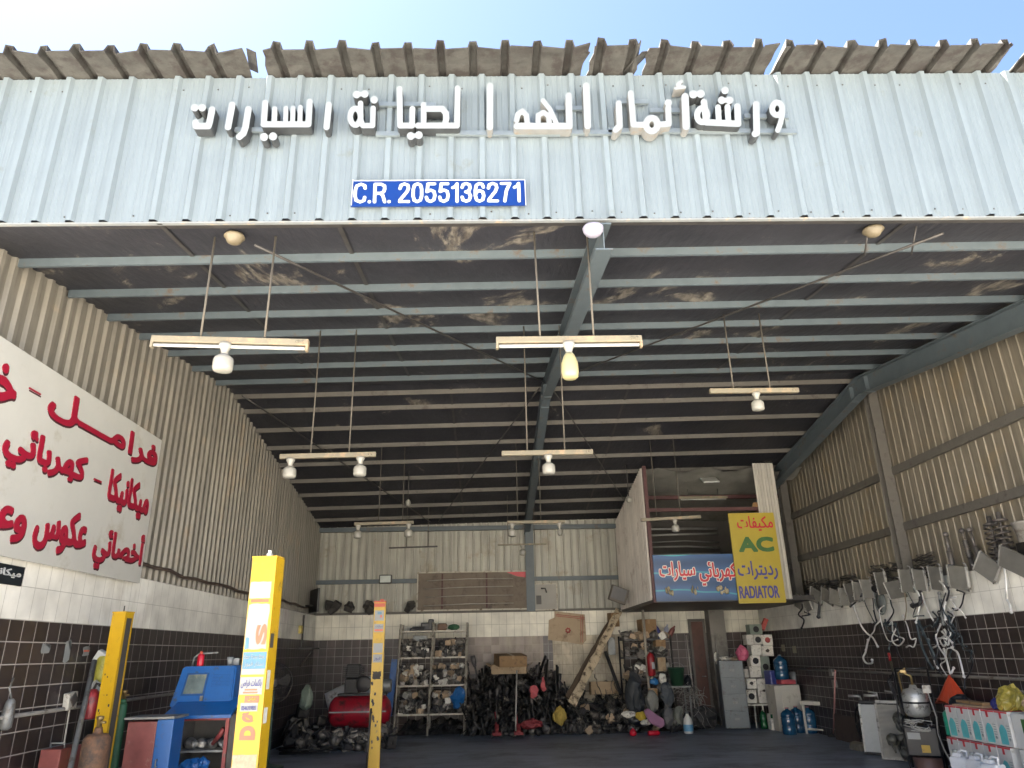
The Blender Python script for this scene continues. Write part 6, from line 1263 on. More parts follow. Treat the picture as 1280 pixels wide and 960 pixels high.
bottle('water_bottle', (W(978, 848, 'y', CY6+.2).x, CY6+.2, z1+.1), .14, .48, M_water, 'large blue water bottle on the red packet over the white cabinet')
b = MB(); p = W(966, 850, 'y', CY6+.4); b.box((p.x, CY6+.45, z1+.02), (.2, .3, .5), Euler((0, 0, .1)), bev=.03); tag(b.build('dark_canister', pm('deep_blue_can', (.03, .04, .2))), 'dark blue canister left of the water bottle on the cabinet', 'canister')
b = MB(); p = W(994, 848, 'y', CY6+.25); b.lathe([(.08, 0), (.085, .01), (.09, .24), (.08, .24)], (p.x, CY6+.3, z1), 14); tag(b.build('grey_pot', M_galv), 'grey metal pot at the right of the cabinet top', 'pot')
for px, Y, lab in ((986, 15.35, 'large blue water bottle on the floor, leftmost of those by the stool'), (997, 15.65, 'large blue water bottle standing behind the stool legs'), (1012, 15.5, 'large blue water bottle under the right half of the stool')):
    bottle('water_bottle', (W(px, 905, 'y', Y).x, Y, 0), .135, .48, M_water, lab, capm=pm('pink_cap', (.4, .2, .22)))
# stool
M_stool = pm('cream_stool_paint', (.55, .53, .46), .5, 0, .08, 6, 0, (.3, .27, .22), .2, 7)
fl, fr_ = onfloor(1009, 917), onfloor(1033, 918.5); bl_, = (onfloor(998, 913),); zt6 = W(1010, 876, 'y', fl.y).z
t = thing('stool', 'cream wooden stool table standing in front of the blue water bottles', 'stool', fl)
ax = (fr_-fl); wid6 = ax.length; ax.normalize(); ay = Vector((-ax.y, ax.x, 0)); dep6 = .38
cs = [fl, fr_, fr_+ay*dep6, fl+ay*dep6]
for q in cs: b = MB(); b.tube([q, q+Vector((0, 0, zt6-.07))], .028, 4); b.build('leg', M_stool, t)
M6 = Matrix((ax, ay, Vector((0, 0, 1)))).transposed().to_4x4()
ctr = (cs[0]+cs[2])/2; b = MB(); b.box(ctr+Vector((0, 0, zt6-.035)), (wid6+.08, dep6+.08, .07), M6, bev=.006); b.build('top', M_stool, t)
for i, j in ((0, 1), (1, 2), (3, 0)): b = MB(); b.tube([cs[i]+Vector((0, 0, .08)), cs[j]+Vector((0, 0, .08))], .018, 4); b.build('stretcher', M_stool, t)
# pink pole and brown board on the right wall
a = W(1044, 838, 'x', XR-.15); c = onfloor(1042, 921); b = MB(); b.tube([(c.x, c.y, 0), a], .017, 8); tag(b.build('pink_pole', pm('faded_pink_pole', (.38, .19, .18), .6, 0, .1, 8)), 'thin faded pink pole leaning on the right wall', 'pole')
b = MB(); b.lathe([(.1, 0), (.1, .02), (.05, .06), (.02, .08)], (c.x, c.y, 0), 14); tag(b.build('mop_head', M_grime_shade), 'dark round foot on the floor by the pink pole', 'foot')
ya, yb6 = W(1045, 900, 'x', XR-.06).y, W(1075, 905, 'x', XR-.06).y; zt7 = W(1060, 895, 'x', XR-.06).z
b = MB(); b.box((XR-.09, (ya+yb6)/2, zt7/2), (.015, abs(ya-yb6), zt7), Euler((0, .1, 0))); tag(b.build('hardboard_sheet', pm('dark_brown_board', (.075, .055, .045), .6, 0, .12, 3, 0, (.04, .03, .028), .3, 3)), 'dark brown board leaning against the foot of the right wall', 'board')
p = W(1040, 843, 'x', XR-.04); b = MB(); b.box((XR-.035, p.y, p.z+.03), (.07, .14, .13), bev=.008); b.box((XR-.03, p.y-.03, p.z-.16), (.06, .11, .13), bev=.008); tag(b.build('socket_box', pm('grey_socket', (.22, .21, .19), .5)), 'grey socket boxes on the right wall pipe', 'socket')
for px, py, lab in ((993, 812, 'small pale sticker on the right brown tiles above the water bottles'), (979, 810, 'tiny pale mark of paper left on the right brown tiles')):
    p = W(px, py, 'x', XR-.004); b = MB(); b.bx(XR-.005, XR-.002, p.y-.1, p.y+.1, p.z-.07, p.z+.07); tag(b.build('wall_sticker', pm('beige_sticker', (.3, .28, .2), .6, 0, .3, 20)), lab, 'sticker')
# ------------------------------------------------------------------ radiators, coils and hoses on the right ledge
M_core = bpy.data.materials.new('radiator_core'); M_core.use_nodes = True; _nt = M_core.node_tree; _b = _nt.nodes['Principled BSDF']
_tc = nd(_nt, 'ShaderNodeTexCoord'); _wv = nd(_nt, 'ShaderNodeTexWave', wave_type='BANDS', bands_direction='Z'); _wv.inputs['Scale'].default_value = 18; _nz = nd(_nt, 'ShaderNodeTexNoise'); _nz.inputs['Scale'].default_value = 5
_nt.links.new(_tc.outputs['Object'], _wv.inputs[0]); _nt.links.new(_tc.outputs['Object'], _nz.inputs[0]); _rp = nd(_nt, 'ShaderNodeValToRGB'); _rp.color_ramp.elements[0].color = (.20, .195, .175, 1); _rp.color_ramp.elements[1].color = (.38, .37, .335, 1); _nt.links.new(_nz.outputs[0], _rp.inputs[0])
_oi = nd(_nt, 'ShaderNodeObjectInfo'); _mr = nd(_nt, 'ShaderNodeMapRange'); _mr.inputs[3].default_value = .6; _mr.inputs[4].default_value = 1.15; _nt.links.new(_oi.outputs['Random'], _mr.inputs[0]); _sc = nd(_nt, 'ShaderNodeVectorMath', operation='SCALE'); _nt.links.new(_rp.outputs[0], _sc.inputs[0]); _nt.links.new(_mr.outputs[0], _sc.inputs['Scale']); _nt.links.new(_sc.outputs[0], _b.inputs[0])
_bp = nd(_nt, 'ShaderNodeBump'); _bp.inputs['Strength'].default_value = .8; _bp.inputs['Distance'].default_value = .005; _nt.links.new(_wv.outputs[1], _bp.inputs['Height']); _nt.links.new(_bp.outputs[0], _b.inputs['Normal']); _b.inputs['Roughness'].default_value = .55; _b.inputs['Metallic'].default_value = .3
M_tank = pm('radiator_tank', (.38, .375, .35), .45, .3, .2, 9, 0, (.08, .07, .06), .3, 8, rnd=.4)
def radiator(nm, w_, h_, d_=.035):
    t = thing(nm, 'x x x x', 'radiator')
    b = MB(); b.bx(-w_/2+.025, w_/2-.025, -d_/2, d_/2, 0, h_); b.build('core', M_core, t, local=True)
    for s in (-1, 1):
        b = MB(); b.bx(s*w_/2-.025*(s > 0)-.0*(s < 0), s*w_/2+.025*(s < 0), -d_*.7, d_*.7, -.01, h_+.01, .006); b.build('side_tank', M_tank, t, local=True)
    b = MB(); b.tube([(w_/2-.012, 0, h_+.008), (w_/2-.012, 0, h_+.05), (w_/2-.06, -.01, h_+.07)], .012, 6); b.tube([(-w_/2+.012, 0, h_*.15), (-w_/2-.04, -.01, h_*.15)], .012, 6); b.build('pipe_stub', M_alu, t, local=True)
    return t
RAD = [radiator('hanging_radiator', .40, .36), radiator('hanging_radiator', .30, .40), radiator('hanging_radiator', .50, .34)]
ru = set()
def hang_rad(k, px, py, tilt, yaw, s, lab, lean=.15):
    p = W(px, py, 'x', XR-.12); o = RAD[k]
    if k in ru: o = dup(RAD[k], p, (0, 0, 0), lab)
    ru.add(k); h_ = (.36, .40, .34)[k]*s
    M = Matrix.Translation(p) @ Euler((0, 0, yaw)).to_matrix().to_4x4() @ Euler((lean, tilt, 0)).to_matrix().to_4x4() @ Matrix.Translation((0, 0, -h_/2))
    o.location = M.translation; o.rotation_euler = M.to_euler(); o.scale = (s,)*3; o['label'] = lab; o['group'] = 'radiators hung along the right ledge'
HR = [(998, 752, .5), (1009, 754, -.2), (1020, 745, .45), (1034, 745, .5), (1045, 747, .35), (1056, 746, .1), (1064, 741, .0), (1073, 739, .2), (1084, 736, .1), (1102, 729, .05), (1119, 737, -.08), (1133, 726, .1), (1150, 725, .2), (1170, 723, .2), (1198, 722, .22), (1234, 709, .75), (1267, 702, .55)]
ordw = ['smallest radiator at the far end of the row by the loft', 'dark small radiator second from the loft end', 'brown tilted radiator third from the loft end', 'brown tilted radiator above the hanging black strip', 'tilted radiator just right of the black strip', 'pale upright radiator left of the first bright loop pipe', 'narrow radiator behind the first bright loop pipe', 'brown radiator under the second bright loop pipe', 'slim radiator left of the small black motor', 'upright radiator below the tallest wire coil', 'squarish framed radiator hanging lowest at mid row', 'upright grey radiator under the wall column', 'radiator beside the black hook hose', 'radiator behind the big hose tangle', 'wide radiator right of the big hose tangle', 'radiator hung on its corner like a diamond', 'large tilted radiator nearest the frame edge']
for i, (px, py, tl) in enumerate(HR):
    hang_rad((1, 1, 0, 0, 0, 1, 1, 1, 1, 1, 0, 1, 1, 1, 0, 0, 2)[i], px, py, tl, (-1.3, -1.4, -1.2, -1.25, -1.2, -1.1, -1.3, -1.25, -1.2, -1.45, -1.1, -1.35, -1.3, -1.35, -1.4, -1.15, -1.3)[i], (.7, .7, .75, .75, .75, .75, .8, .75, .75, .85, .72, .82, .75, .8, .85, .78, .78)[i], ordw[i], R6.uniform(.05, .3))
def wirecoil(px, py, w_, h_, lab, n=16, r=.0055):
    p = W(px, py, 'x', XR+.08); b = MB()
    for k in range(n):
        cx, cz = R6.uniform(-.12, .12)*w_, R6.uniform(0, h_); rx = w_/2*R6.uniform(.6, 1.0); ry = .09*R6.uniform(.7, 1.1); tx, ty = R6.uniform(-.25, .25), R6.uniform(-.25, .25)
        b.tube([(ry*sin(a), cx+rx*cos(a), cz+rx*cos(a)*tx+ry*sin(a)*ty) for a in [2*pi*i/18 for i in range(19)]], r, 5)
    o = b.build('wire_coil', pm('dull_dark_spring', (.06, .057, .055), .5, .5, .3, 9, rnd=.4)); o.location = (XR+.06, p.y, 2.51); return tag(o, lab, 'coil')
for px, py, w_, h_, lab in ((1014, 732, .5, .3, 'wide dusty wire coil at the loft end of the ledge'), (1029, 730, .55, .28, 'flat tangle of wire rings right of the far coil'), (1043, 730, .5, .22, 'low coil of rings above the pale upright radiator'), (1063, 725, .5, .28, 'wire coil above the first bright loop pipe'), (1100, 715, .5, .34, 'tall wire coil left of the wall column'), (1126, 710, .5, .3, 'dark wire coil in front of the wall column foot'), (1158, 704, .5, .32, 'spiky wire coil right of the wall column')): wirecoil(px, py, w_, h_, lab)
def ledge_strut(px, ptop, kind, lab, lean=0.):
    p = W(px, 700, 'x', XR+.08); h_ = W(px, ptop, 'x', XR+.08).z-2.5; b = MB()
    if kind == 'plain': b.tube([(0, 0, 0), (0, 0, h_*.55)], .035, 10); b.tube([(0, 0, h_*.55), (0, 0, h_*.9)], .022, 8); b.lathe([(.03, -.02), (.04, 0), (.03, .03), (.01, .04)], (0, 0, h_*.95), 10); b.box((0, .04, .1), (.05, .06, .1), bev=.01)
    elif kind == 'bellows':
        b.tube([(0, 0, 0), (0, 0, h_*.3)], .032, 10); prof = [(.02, 0)]
        for k in range(9): prof += [(.042, .018+.042*k), (.026, .039+.042*k)]
        b.lathe([(r, h_*.3+z*(h_*.45/.4)) for r, z in prof], n=12); b.tube([(0, 0, h_*.74), (0, 0, h_*.95)], .02, 8); b.lathe([(.02, 0), (.045, .01), (.03, .05), (.01, .06)], (0, 0, h_*.9), 10)
    else:
        b.tube([(0, 0, 0), (0, 0, h_*.5)], .03, 10); b.tube([(0, 0, h_*.5), (0, 0, h_)], .012, 8); n = 70; b.tube([(.085*cos(i*.6), .085*sin(i*.6), h_*.12+h_*.7*i/n) for i in range(n)], .011, 6); b.lathe([(.03, 0), (.09, .01), (.09, .025), (.03, .05), (.03, .12), (.012, .13)], (0, 0, h_*.83), 14); b.lathe([(.03, 0), (.1, .01), (.1, .03), (.03, .035)], (0, 0, h_*.08), 14)
    o = b.build('shock_absorber', pm('dusty_shock_absorber', (.12, .11, .105), .5, .3, .3, 9, 0, (.2, .17, .13), .3, 8, rnd=.4)); o.location = (XR+.07, p.y, 2.502); o.rotation_euler = (lean, 0, 0); return tag(o, lab, 'car part')
ledge_strut(1190, 664, 'plain', 'single plain shock absorber standing apart on the right ledge'); ledge_strut(1215, 657, 'bellows', 'ribbed bellows strut on the ledge above the diamond radiator', -.1); ledge_strut(1227, 656, 'plain', 'smooth dark strut beside the ribbed bellows strut', -.16); ledge_strut(1250, 644, 'spring', 'coil spring strut left of the pail on the ledge'); ledge_strut(1262, 638, 'spring', 'taller dark coil spring strut touching the pail', .03)
p = W(1276, 678, 'x', XR+.02); t = thing('metal_pail', 'grey metal pail standing on the right ledge at the frame edge', 'pail', (XR+.06, p.y-.08, 2.502)); b = MB(); zb6 = 0
b.lathe([(.1, .22), (.13, .44), (.14, .44), (.14, .46), (.12, .46), (.09, .24), (.001, .24)], n=20); b.build('body', M_pipe, t, local=True); b = MB(); b.bx(-.1, .1, -.1, .1, 0, .218, .01); b.build('stand_block', M_oily, t, local=True)
M_hs = pm('bright_alloy_pipe', (.62, .62, .61), .35, .25, .15, 10); M_hd = pm('black_rubber_hose', (.022, .023, .027), .5, 0, .2, 9); M_hb = pm('blue_black_hose', (.035, .05, .06), .45, 0, .2, 9)
def hose(pts, m, lab, r=.011, nm='hanging_hose', ends=True, sub=4):
    P = [W(px, py, 'x', XR-.07-.03*((i*37) % 3)) for i, (px, py) in enumerate(pts)]
    Q = []
    for i in range(len(P)-1):
        p0, p1, p2, p3 = P[max(0, i-1)], P[i], P[i+1], P[min(len(P)-1, i+2)]
        for k in range(sub):
            u = k/sub; Q.append(.5*((2*p1)+(p2-p0)*u+(2*p0-5*p1+4*p2-p3)*u*u+(3*p1-p0-3*p2+p3)*u*u*u))
    Q.append(P[-1]); b = MB(); b.tube(Q, r*1.2, 8)
    if ends:
        for e in (Q[0], Q[-1]): bmesh.ops.create_icosphere(b.bm, subdivisions=1, radius=r*1.9, matrix=Matrix.Translation(e))
    return tag(b.build(nm, m), lab, 'hose')
HZ = [([(1066, 728), (1074, 727), (1079, 740), (1070, 752), (1063, 758)], M_hd, 'dark hook of pipe looping over the brown radiator', .012),
 ([(1066, 755), (1071, 770), (1077, 783), (1084, 792), (1091, 797), (1097, 808)], M_hs, 'bright bent alloy pipe hanging left of the wall tiles top edge', .012),
 ([(1085, 800), (1082, 815), (1079, 822), (1083, 829), (1090, 829), (1090, 825)], M_hs, 'bright J shaped pipe hanging low on the right tiles', .013),
 ([(1079, 745), (1083, 758), (1090, 772), (1095, 782)], M_hd, 'thin dark pipe slanting under the slim radiator', .007),
 ([(1091, 748), (1093, 765), (1096, 776)], M_hd, 'thin dark pipe left of the small black motor', .007),
 ([(1110, 735), (1114, 755), (1117, 765), (1110, 777)], M_hd, 'thin brown pipe bent under the framed radiator', .009),
 ([(1104, 779), (1110, 783), (1115, 777), (1116, 790), (1121, 795), (1130, 799), (1124, 807), (1117, 804), (1115, 797), (1120, 786)], M_hs, 'knotted bright pipe tangle in the middle of the tiles', .009),
 ([(1120, 808), (1123, 818), (1127, 825)], M_hd, 'short dark hose end below the knotted pipe', .013),
 ([(1131, 742), (1133, 760), (1131, 775)], pm('tan_old_pipe', (.2, .17, .12), .6), 'straight tan pipe hanging under the wall column', .008),
 ([(1139, 725), (1143, 735), (1148, 742), (1150, 752), (1148, 765), (1145, 778)], M_hs, 'bright pipe curling left of the black hook hose', .011),
 ([(1149, 738), (1151, 748), (1149, 755), (1141, 757)], M_hd, 'short fat black hook hose on the white tiles', .024),
 ([(1152, 742), (1157, 757), (1163, 770), (1169, 778)], M_hs, 'bright straight pipe slanting right of the black hook hose', .01),
 ([(1146, 778), (1150, 800), (1158, 822), (1166, 835)], M_hb, 'blue black hose, outermost of the looped pair', .017),
 ([(1148, 777), (1156, 795), (1166, 815), (1173, 834), (1168, 825), (1160, 800)], M_hb, 'blue black hose looped inside the outermost one', .017),
 ([(1170, 712), (1174, 725), (1181, 733), (1184, 745), (1180, 760), (1182, 775)], M_hs, 'bright twisted pipe at the top of the big tangle', .013),
 ([(1176, 714), (1178, 728), (1186, 738), (1183, 752), (1178, 765), (1185, 780), (1190, 795)], M_hd, 'dark twisted pipe running down the big tangle', .011),
 ([(1174, 742), (1177, 765), (1179, 780)], pm('grey_soft_hose', (.16, .17, .17), .5), 'straight grey hose in the middle of the big tangle', .016),
 ([(1176, 780), (1170, 795), (1172, 806), (1163, 812), (1166, 822), (1172, 835)], M_hs, 'bright pipe snaking down the left of the big tangle', .01),
 ([(1182, 775), (1188, 790), (1186, 805), (1192, 812), (1198, 818), (1205, 846)], M_hs, 'bright pipe snaking down the right of the big tangle', .011),
 ([(1178, 790), (1184, 798), (1180, 808), (1175, 800), (1182, 795), (1190, 803)], M_hs, 'bright knotted fitting at the heart of the big tangle', .01),
 ([(1185, 765), (1193, 772), (1196, 790), (1192, 803)], M_hd, 'thin dark pipe bowed along the right of the tangle', .008),
 ([(1180, 812), (1184, 828), (1188, 842), (1192, 835)], M_hs, 'bright hook pipe above the orange bag', .012),
 ([(1203, 808), (1212, 815), (1216, 828), (1211, 843), (1206, 850), (1206, 860)], M_hd, 'grey S shaped pipe reaching lowest right of the orange bag', .009),
 ([(1168, 800), (1172, 812), (1170, 828), (1176, 842)], M_hd, 'dark hose dropping behind the orange bag', .01),
 ([(1255, 704), (1257, 722), (1258, 740), (1258, 748), (1262, 756), (1264, 765)], M_hs, 'single bright pipe hanging alone near the frame edge', .012),
 ([(1025, 748), (1024, 760), (1023, 771)], M_hd, 'short straight black strip hanging on the white tiles', .022),
 ([(1001, 750), (1003, 760), (998, 768), (1005, 775), (1002, 785)], M_hd, 'dark bent pipe hanging at the loft end of the row', .013),
 ([(1006, 765), (1012, 768), (1003, 770)], M_hd, 'small dark hook beside the far bent pipe', .01)]
for pts, m, lab, r in HZ: hose(pts, m, lab, r)
for k in range(22):
    near = k < 15; x = R6.uniform(1166, 1200) if near else R6.uniform(1090, 1150); y = R6.uniform(725, 800) if near else R6.uniform(735, 780); pts = [(x, y)]
    for i in range(R6.choice((4, 5, 6))): x += R6.uniform(-9, 9)+(.8 if near else 1.5); y += R6.uniform(-3, 17); pts.append((x, min(y, 858)))
    o = hose(pts, R6.choice((M_hs, M_hs, M_hd, M_hb)), 'thin bent pipe among the big tangle hanging on the right tiles' if near else 'thin bent pipe hanging loose below the ledge left of the big tangle', R6.uniform(.006, .01)); o['group'] = 'thin pipes in the big hanging tangle' if near else 'thin pipes left of the big hanging tangle'
p = W(1096, 735, 'x', XR-.1); b = MB(); b.lathe([(.05, -.07), (.06, -.06), (.06, .05), (.03, .07)], p, 12, Euler((0, 1.2, .3))); tag(b.build('small_motor', M_black), 'small black motor hung between the ledge radiators', 'motor')
p = W(1100, 752, 'x', XR-.06); b = MB(); b.tube([p+Vector((0, .16*cos(a), .2*sin(a))) for a in [2*pi*i/20 for i in range(21)]], .012, 6); b.lathe([(.001, 0), (.13, 0), (.13, .02), (.001, .02)], p, 16, Euler((0, pi/2, 0)), 1.3, 1); tag(b.build('fan_ring', pm('grey_fan_ring', (.14, .16, .16), .5)), 'grey oval fan ring hanging on the white tiles', 'fan part')
p = W(1113, 826, 'x', XR-.05); t = thing('red_handle_tool', 'red handled tool hanging on the right tiles', 'tool', p); b = MB(); b.tube([p, p+Vector((0, .01, .12))], .022, 8); b.build('handle', pm('dark_red_extinguisher', (.27, .015, .02)), t); b = MB(); b.tube([p, p+Vector((0, -.02, -.38))], .02, 6, r1=.008); b.build('blade', pm('olive_old_metal', (.09, .085, .06), .5, .4), t)
# ------------------------------------------------------------------ right foreground
def floorx(px, py, X): return W(px, py, 'x', X)
RX = 5.95
p = floorx(1079, 912, RX+.2); t = thing('radiator_fan', 'black radiator fan leaning left of the pale floor radiator', 'fan', (RX+.2, p.y, 0)); b = MB(); b.tube([(0, .21*cos(a), .38+.27*sin(a)) for a in [2*pi*i/24 for i in range(25)]], .018, 6); b.lathe([(.001, 0), (.07, 0), (.07, .05), (.001, .05)], (-.03, 0, .38), 12, Euler((0, pi/2, 0))); b.build('shroud', M_black, t, local=True)
for k in range(7):
    a = 2*pi*k/7; b = MB(); b.box((-.0, .13*cos(a), .38+.16*sin(a)), (.02, .16, .06), Euler((a, .0, 0)) if 0 else Matrix.Rotation(a, 4, 'X') @ Matrix.Rotation(.5, 4, 'Y'), bev=.004); b.build('blade', M_oily, t, local=True)
b = MB(); b.box((0, 0, .06), (.16, .24, .12), Euler((0, 0, .3)), bev=.03); b.jitter(.03, 9, 3); tag(b.build('engine_part', pm('dusty_beige_metal', (.2, .18, .14), .6, .3, .3, 9)), 'dusty beige metal part on the floor under the black fan', 'car part'); bpy.data.objects['engine_part'].location = (RX+.02, p.y-.1, 0)
def floor_rad(px0, px1, ptop, m, lab, yaw, X, alt):
    p0 = floorx((px0+px1)/2, 935, X); zt8 = floorx((px0+px1)/2, ptop, X).z; w8 = .36
    t = thing('floor_radiator', lab, 'radiator', (X, p0.y, 0.02), (-.1, 0, yaw)); b = MB(); b.bx(-w8/2+.03, w8/2-.03, -.02, .02, .03, zt8); b.build('core', m, t, local=True)
    b = MB(); b.bx(-w8/2, -w8/2+.029, -.03, .03, .02, zt8+.01, .005); b.build('side_tank', M_tank, t, local=True); b = MB(); b.bx(w8/2-.029, w8/2, -.03, .03, .02, zt8+.01, .005); b.build('side_tank', M_stick_w if alt else M_tank, t, local=True)
    b = MB(); b.bx(-w8/2, w8/2, -.03, .03, 0, .0295, .004); b.build('end_tank', M_black if alt else M_tank, t, local=True); b = MB(); b.bx(-w8/2+.02, w8/2-.02, -.035, .035, zt8+.011, zt8+.06, .01); b.build('end_tank', M_black if alt else M_tank, t, local=True)
    b = MB(); b.tube([(-w8/2+.05, 0, zt8+.06), (-w8/2+.05, -.02, zt8+.12), (-w8/2-.12, -.04, zt8+.12)], .022, 8); b.tube([(w8/2-.05, 0, zt8+.06), (w8/2-.06, 0, zt8+.17), (.0, -.02, zt8+.19)], .016, 8); b.build('pipe_stub', M_alu, t, local=True)
floor_rad(1087, 1104, 884, pm('pale_alloy_core', (.36, .38, .38), .45, .3, .1, 8, .1, bscale=60), 'pale silver radiator standing upright on the floor at right', -.75, RX, True)
floor_rad(1105, 1129, 884, M_core, 'dull grey radiator standing right of the pale silver one', -.75, RX-.05, False)
for k, (px, py, lab) in enumerate(((1131, 905, 'greasy grey pump, top of the pile beside the dull radiator'), (1124, 930, 'greasy compressor body low beside the dull radiator'), (1135, 940, 'greasy gear housing at the foot of the machine'), (1143, 935, 'greasy round pulley block touching the tall machine'))):
    p = floorx(px, py, RX-.05); b = MB(); r = random.Random(k)
    for j in range(5): b.lathe([(.02, -.06), (.07, -.05), (.08, 0), (.06, .05), (.02, .07)], p+Vector((r.uniform(-.08, .08), r.uniform(-.1, .1), r.uniform(-.08, .08))), 10, Euler((r.uniform(0, 3), r.uniform(0, 3), 0)))
    b.tube([p+Vector((-.1, -.08, -.1)), p+Vector((-.12, 0, .05)), p+Vector((-.05, .1, .12))], .018, 8); b.jitter(.015, 12, k)
    tag(b.build('greasy_part', pm('greasy_grey_metal', (.12, .12, .105), .5, .4, .3, 9, .1, (.04, .04, .035), .4, 8)), lab, 'car part')
# refrigerant machine: black frame with a silver tank
MX = 5.75; pm_ = floorx(1157, 940, MX); my = pm_.y
t = thing('refrigerant_machine', 'black wheeled machine with a scuffed silver gas tank, below the orange bag', 'machine', (MX, my, 0), (0, 0, -.6))
zt9 = floorx(1155, 862, MX).z; zb9 = floorx(1155, 896, MX).z; rt = .16
b = MB(); b.lathe([(.05, zb9-.02), (rt*.8, zb9), (rt, zb9+.05), (rt, zt9-.07), (rt*.8, zt9-.01), (.05, zt9+.01), (.04, zt9+.05)], n=22); tk = b.build('tank', pm('scuffed_silver_tank', (.42, .43, .42), .4, .5, .15, 9, .05, (.14, .13, .12), .3, 12), t, local=True)
b = MB(); b.lathe([(rt+.001, (zb9+zt9)/2-.012), (rt+.006, (zb9+zt9)/2-.01), (rt+.006, (zb9+zt9)/2+.01), (rt+.001, (zb9+zt9)/2+.012)], n=22); b.build('strap', M_black, tk, local=True)
b = MB()
for sx in (-1, 1): b.tube([(sx*.2, .18, .05), (sx*.2, .2, zt9+.25)], .014, 8); b.tube([(sx*.2, -.14, .05), (sx*.2, -.1, zb9-.05), (sx*.2, .18, zb9-.02)], .012, 6)
b.tube([(-.2, .2, zt9+.25), (.2, .2, zt9+.25)], .014, 8); b.build('frame', M_black, t, local=True)
b = MB(); b.bx(-.2, .2, -.16, .2, .22, zb9-.12, .02); b.build('control_case', M_black, t, local=True); b = MB(); b.bx(-.16, -.01, -.166, -.161, zb9-.27, zb9-.19); b.build('label_sticker', M_stick_w, t, local=True); b = MB(); b.bx(-.02, .08, -.168, -.161, .27, .36); b.build('warning_sticker', M_yel, t, local=True)
b = MB(); b.lathe([(.16, 0), (.18, .01), (.18, .2), (.16, .21)], (.02, -.02, .0), 18); b.build('base_drum', pm('maroon_drum', (.12, .07, .06), .5, .1, .2, 7), t, local=True)
b = MB(); b.tube([(0, 0, zt9+.05), (0, 0, zt9+.16), (-.08, -.04, zt9+.2)], .016, 8); b.box((-.08, -.05, zt9+.22), (.08, .05, .05), bev=.01); b.tube([(-.14, .05, zb9), (-.15, .03, zt9+.2), (-.05, -.02, zt9+.26)], .012, 8); b.build('valve_pipes', pm('brass_valve', (.3, .22, .1)), t, local=True)
b = MB()
for k in range(4): b.tube([(R6.uniform(-.1, .1)+.09*cos(q+k), -.18-k*.008, zb9-.1+.07*sin(q*1.0+k*.5)) for q in [2*pi*i/16 for i in range(15)]], .006, 5)
b.tube([(.17, -.1, zt9), (.22, -.12, zb9), (.2, -.14, .5), (.24, -.16, .3), (.28, -.2, .2)], .009, 6); b.build('cable', pm('grey_white_cable', (.3, .3, .28), .5), t, local=True)
b = MB(); b.bx(.12, .22, -.12, -.06, zt9-.05, zt9+.05, .008); b.build('plug_box', M_pw, t, local=True)
b = MB()
for k in range(3): b.tube([(-.22, .1, zb9+.1), (-.26-.02*k, .0, zt9+.1), (-.2, -.05, zt9+.22-.03*k), (-.24, -.08, zb9-.1)], .008, 6)
b.build('hose', M_hd, t, local=True)
# orange carrier bag
p0 = W(1188, 844, 'x', XR-.12); pl_, pr_ = W(1168, 878, 'x', XR-.2), W(1207, 880, 'x', XR-.2); b = MB(); n = 28; prof = [(0, 0), (.3, .28), (.62, .62), (1.0, 1.0)]
rings = []
for f, h_ in prof:
    ring_ = []
    for i in range(n):
        a = 2*pi*i/n; wv = 1+.14*sin(a*7+f*2)*f; cy = p0.y+((pl_.y+pr_.y)/2-p0.y)*h_; cz = p0.z+((pl_.z+pr_.z)/2-p0.z)*h_
        ring_.append(b.bm.verts.new((XR-.14+.1*f*cos(a)*wv, cy+abs(pl_.y-pr_.y)/2*(.04+f)*sin(a)*wv, cz+.03*f*sin(a*3))))
    rings.append(ring_)
for r0, r1_ in zip(rings[:-1], rings[1:]):
    for k in range(n): b.bm.faces.new((r0[k], r0[(k+1) % n], r1_[(k+1) % n], r1_[k]))
b.bm.faces.new(rings[0]); b.bm.faces.new(rings[-1][::-1]); o = b.build('carrier_bag', pm('orange_plastic_bag', (.55, .07, .03), .35, 0, .1, 5)); tag(o, 'bright orange carrier bag hanging over the coolant cartons', 'bag')
p = W(1196, 880, 'x', 5.9); blob(Vector((5.95, p.y, p.z-.0)), .13, M_bag, 'black_bag', 'black bag tucked under the orange bag', 'bag', 91, None, 3, .3, (1, 1.2, .8))
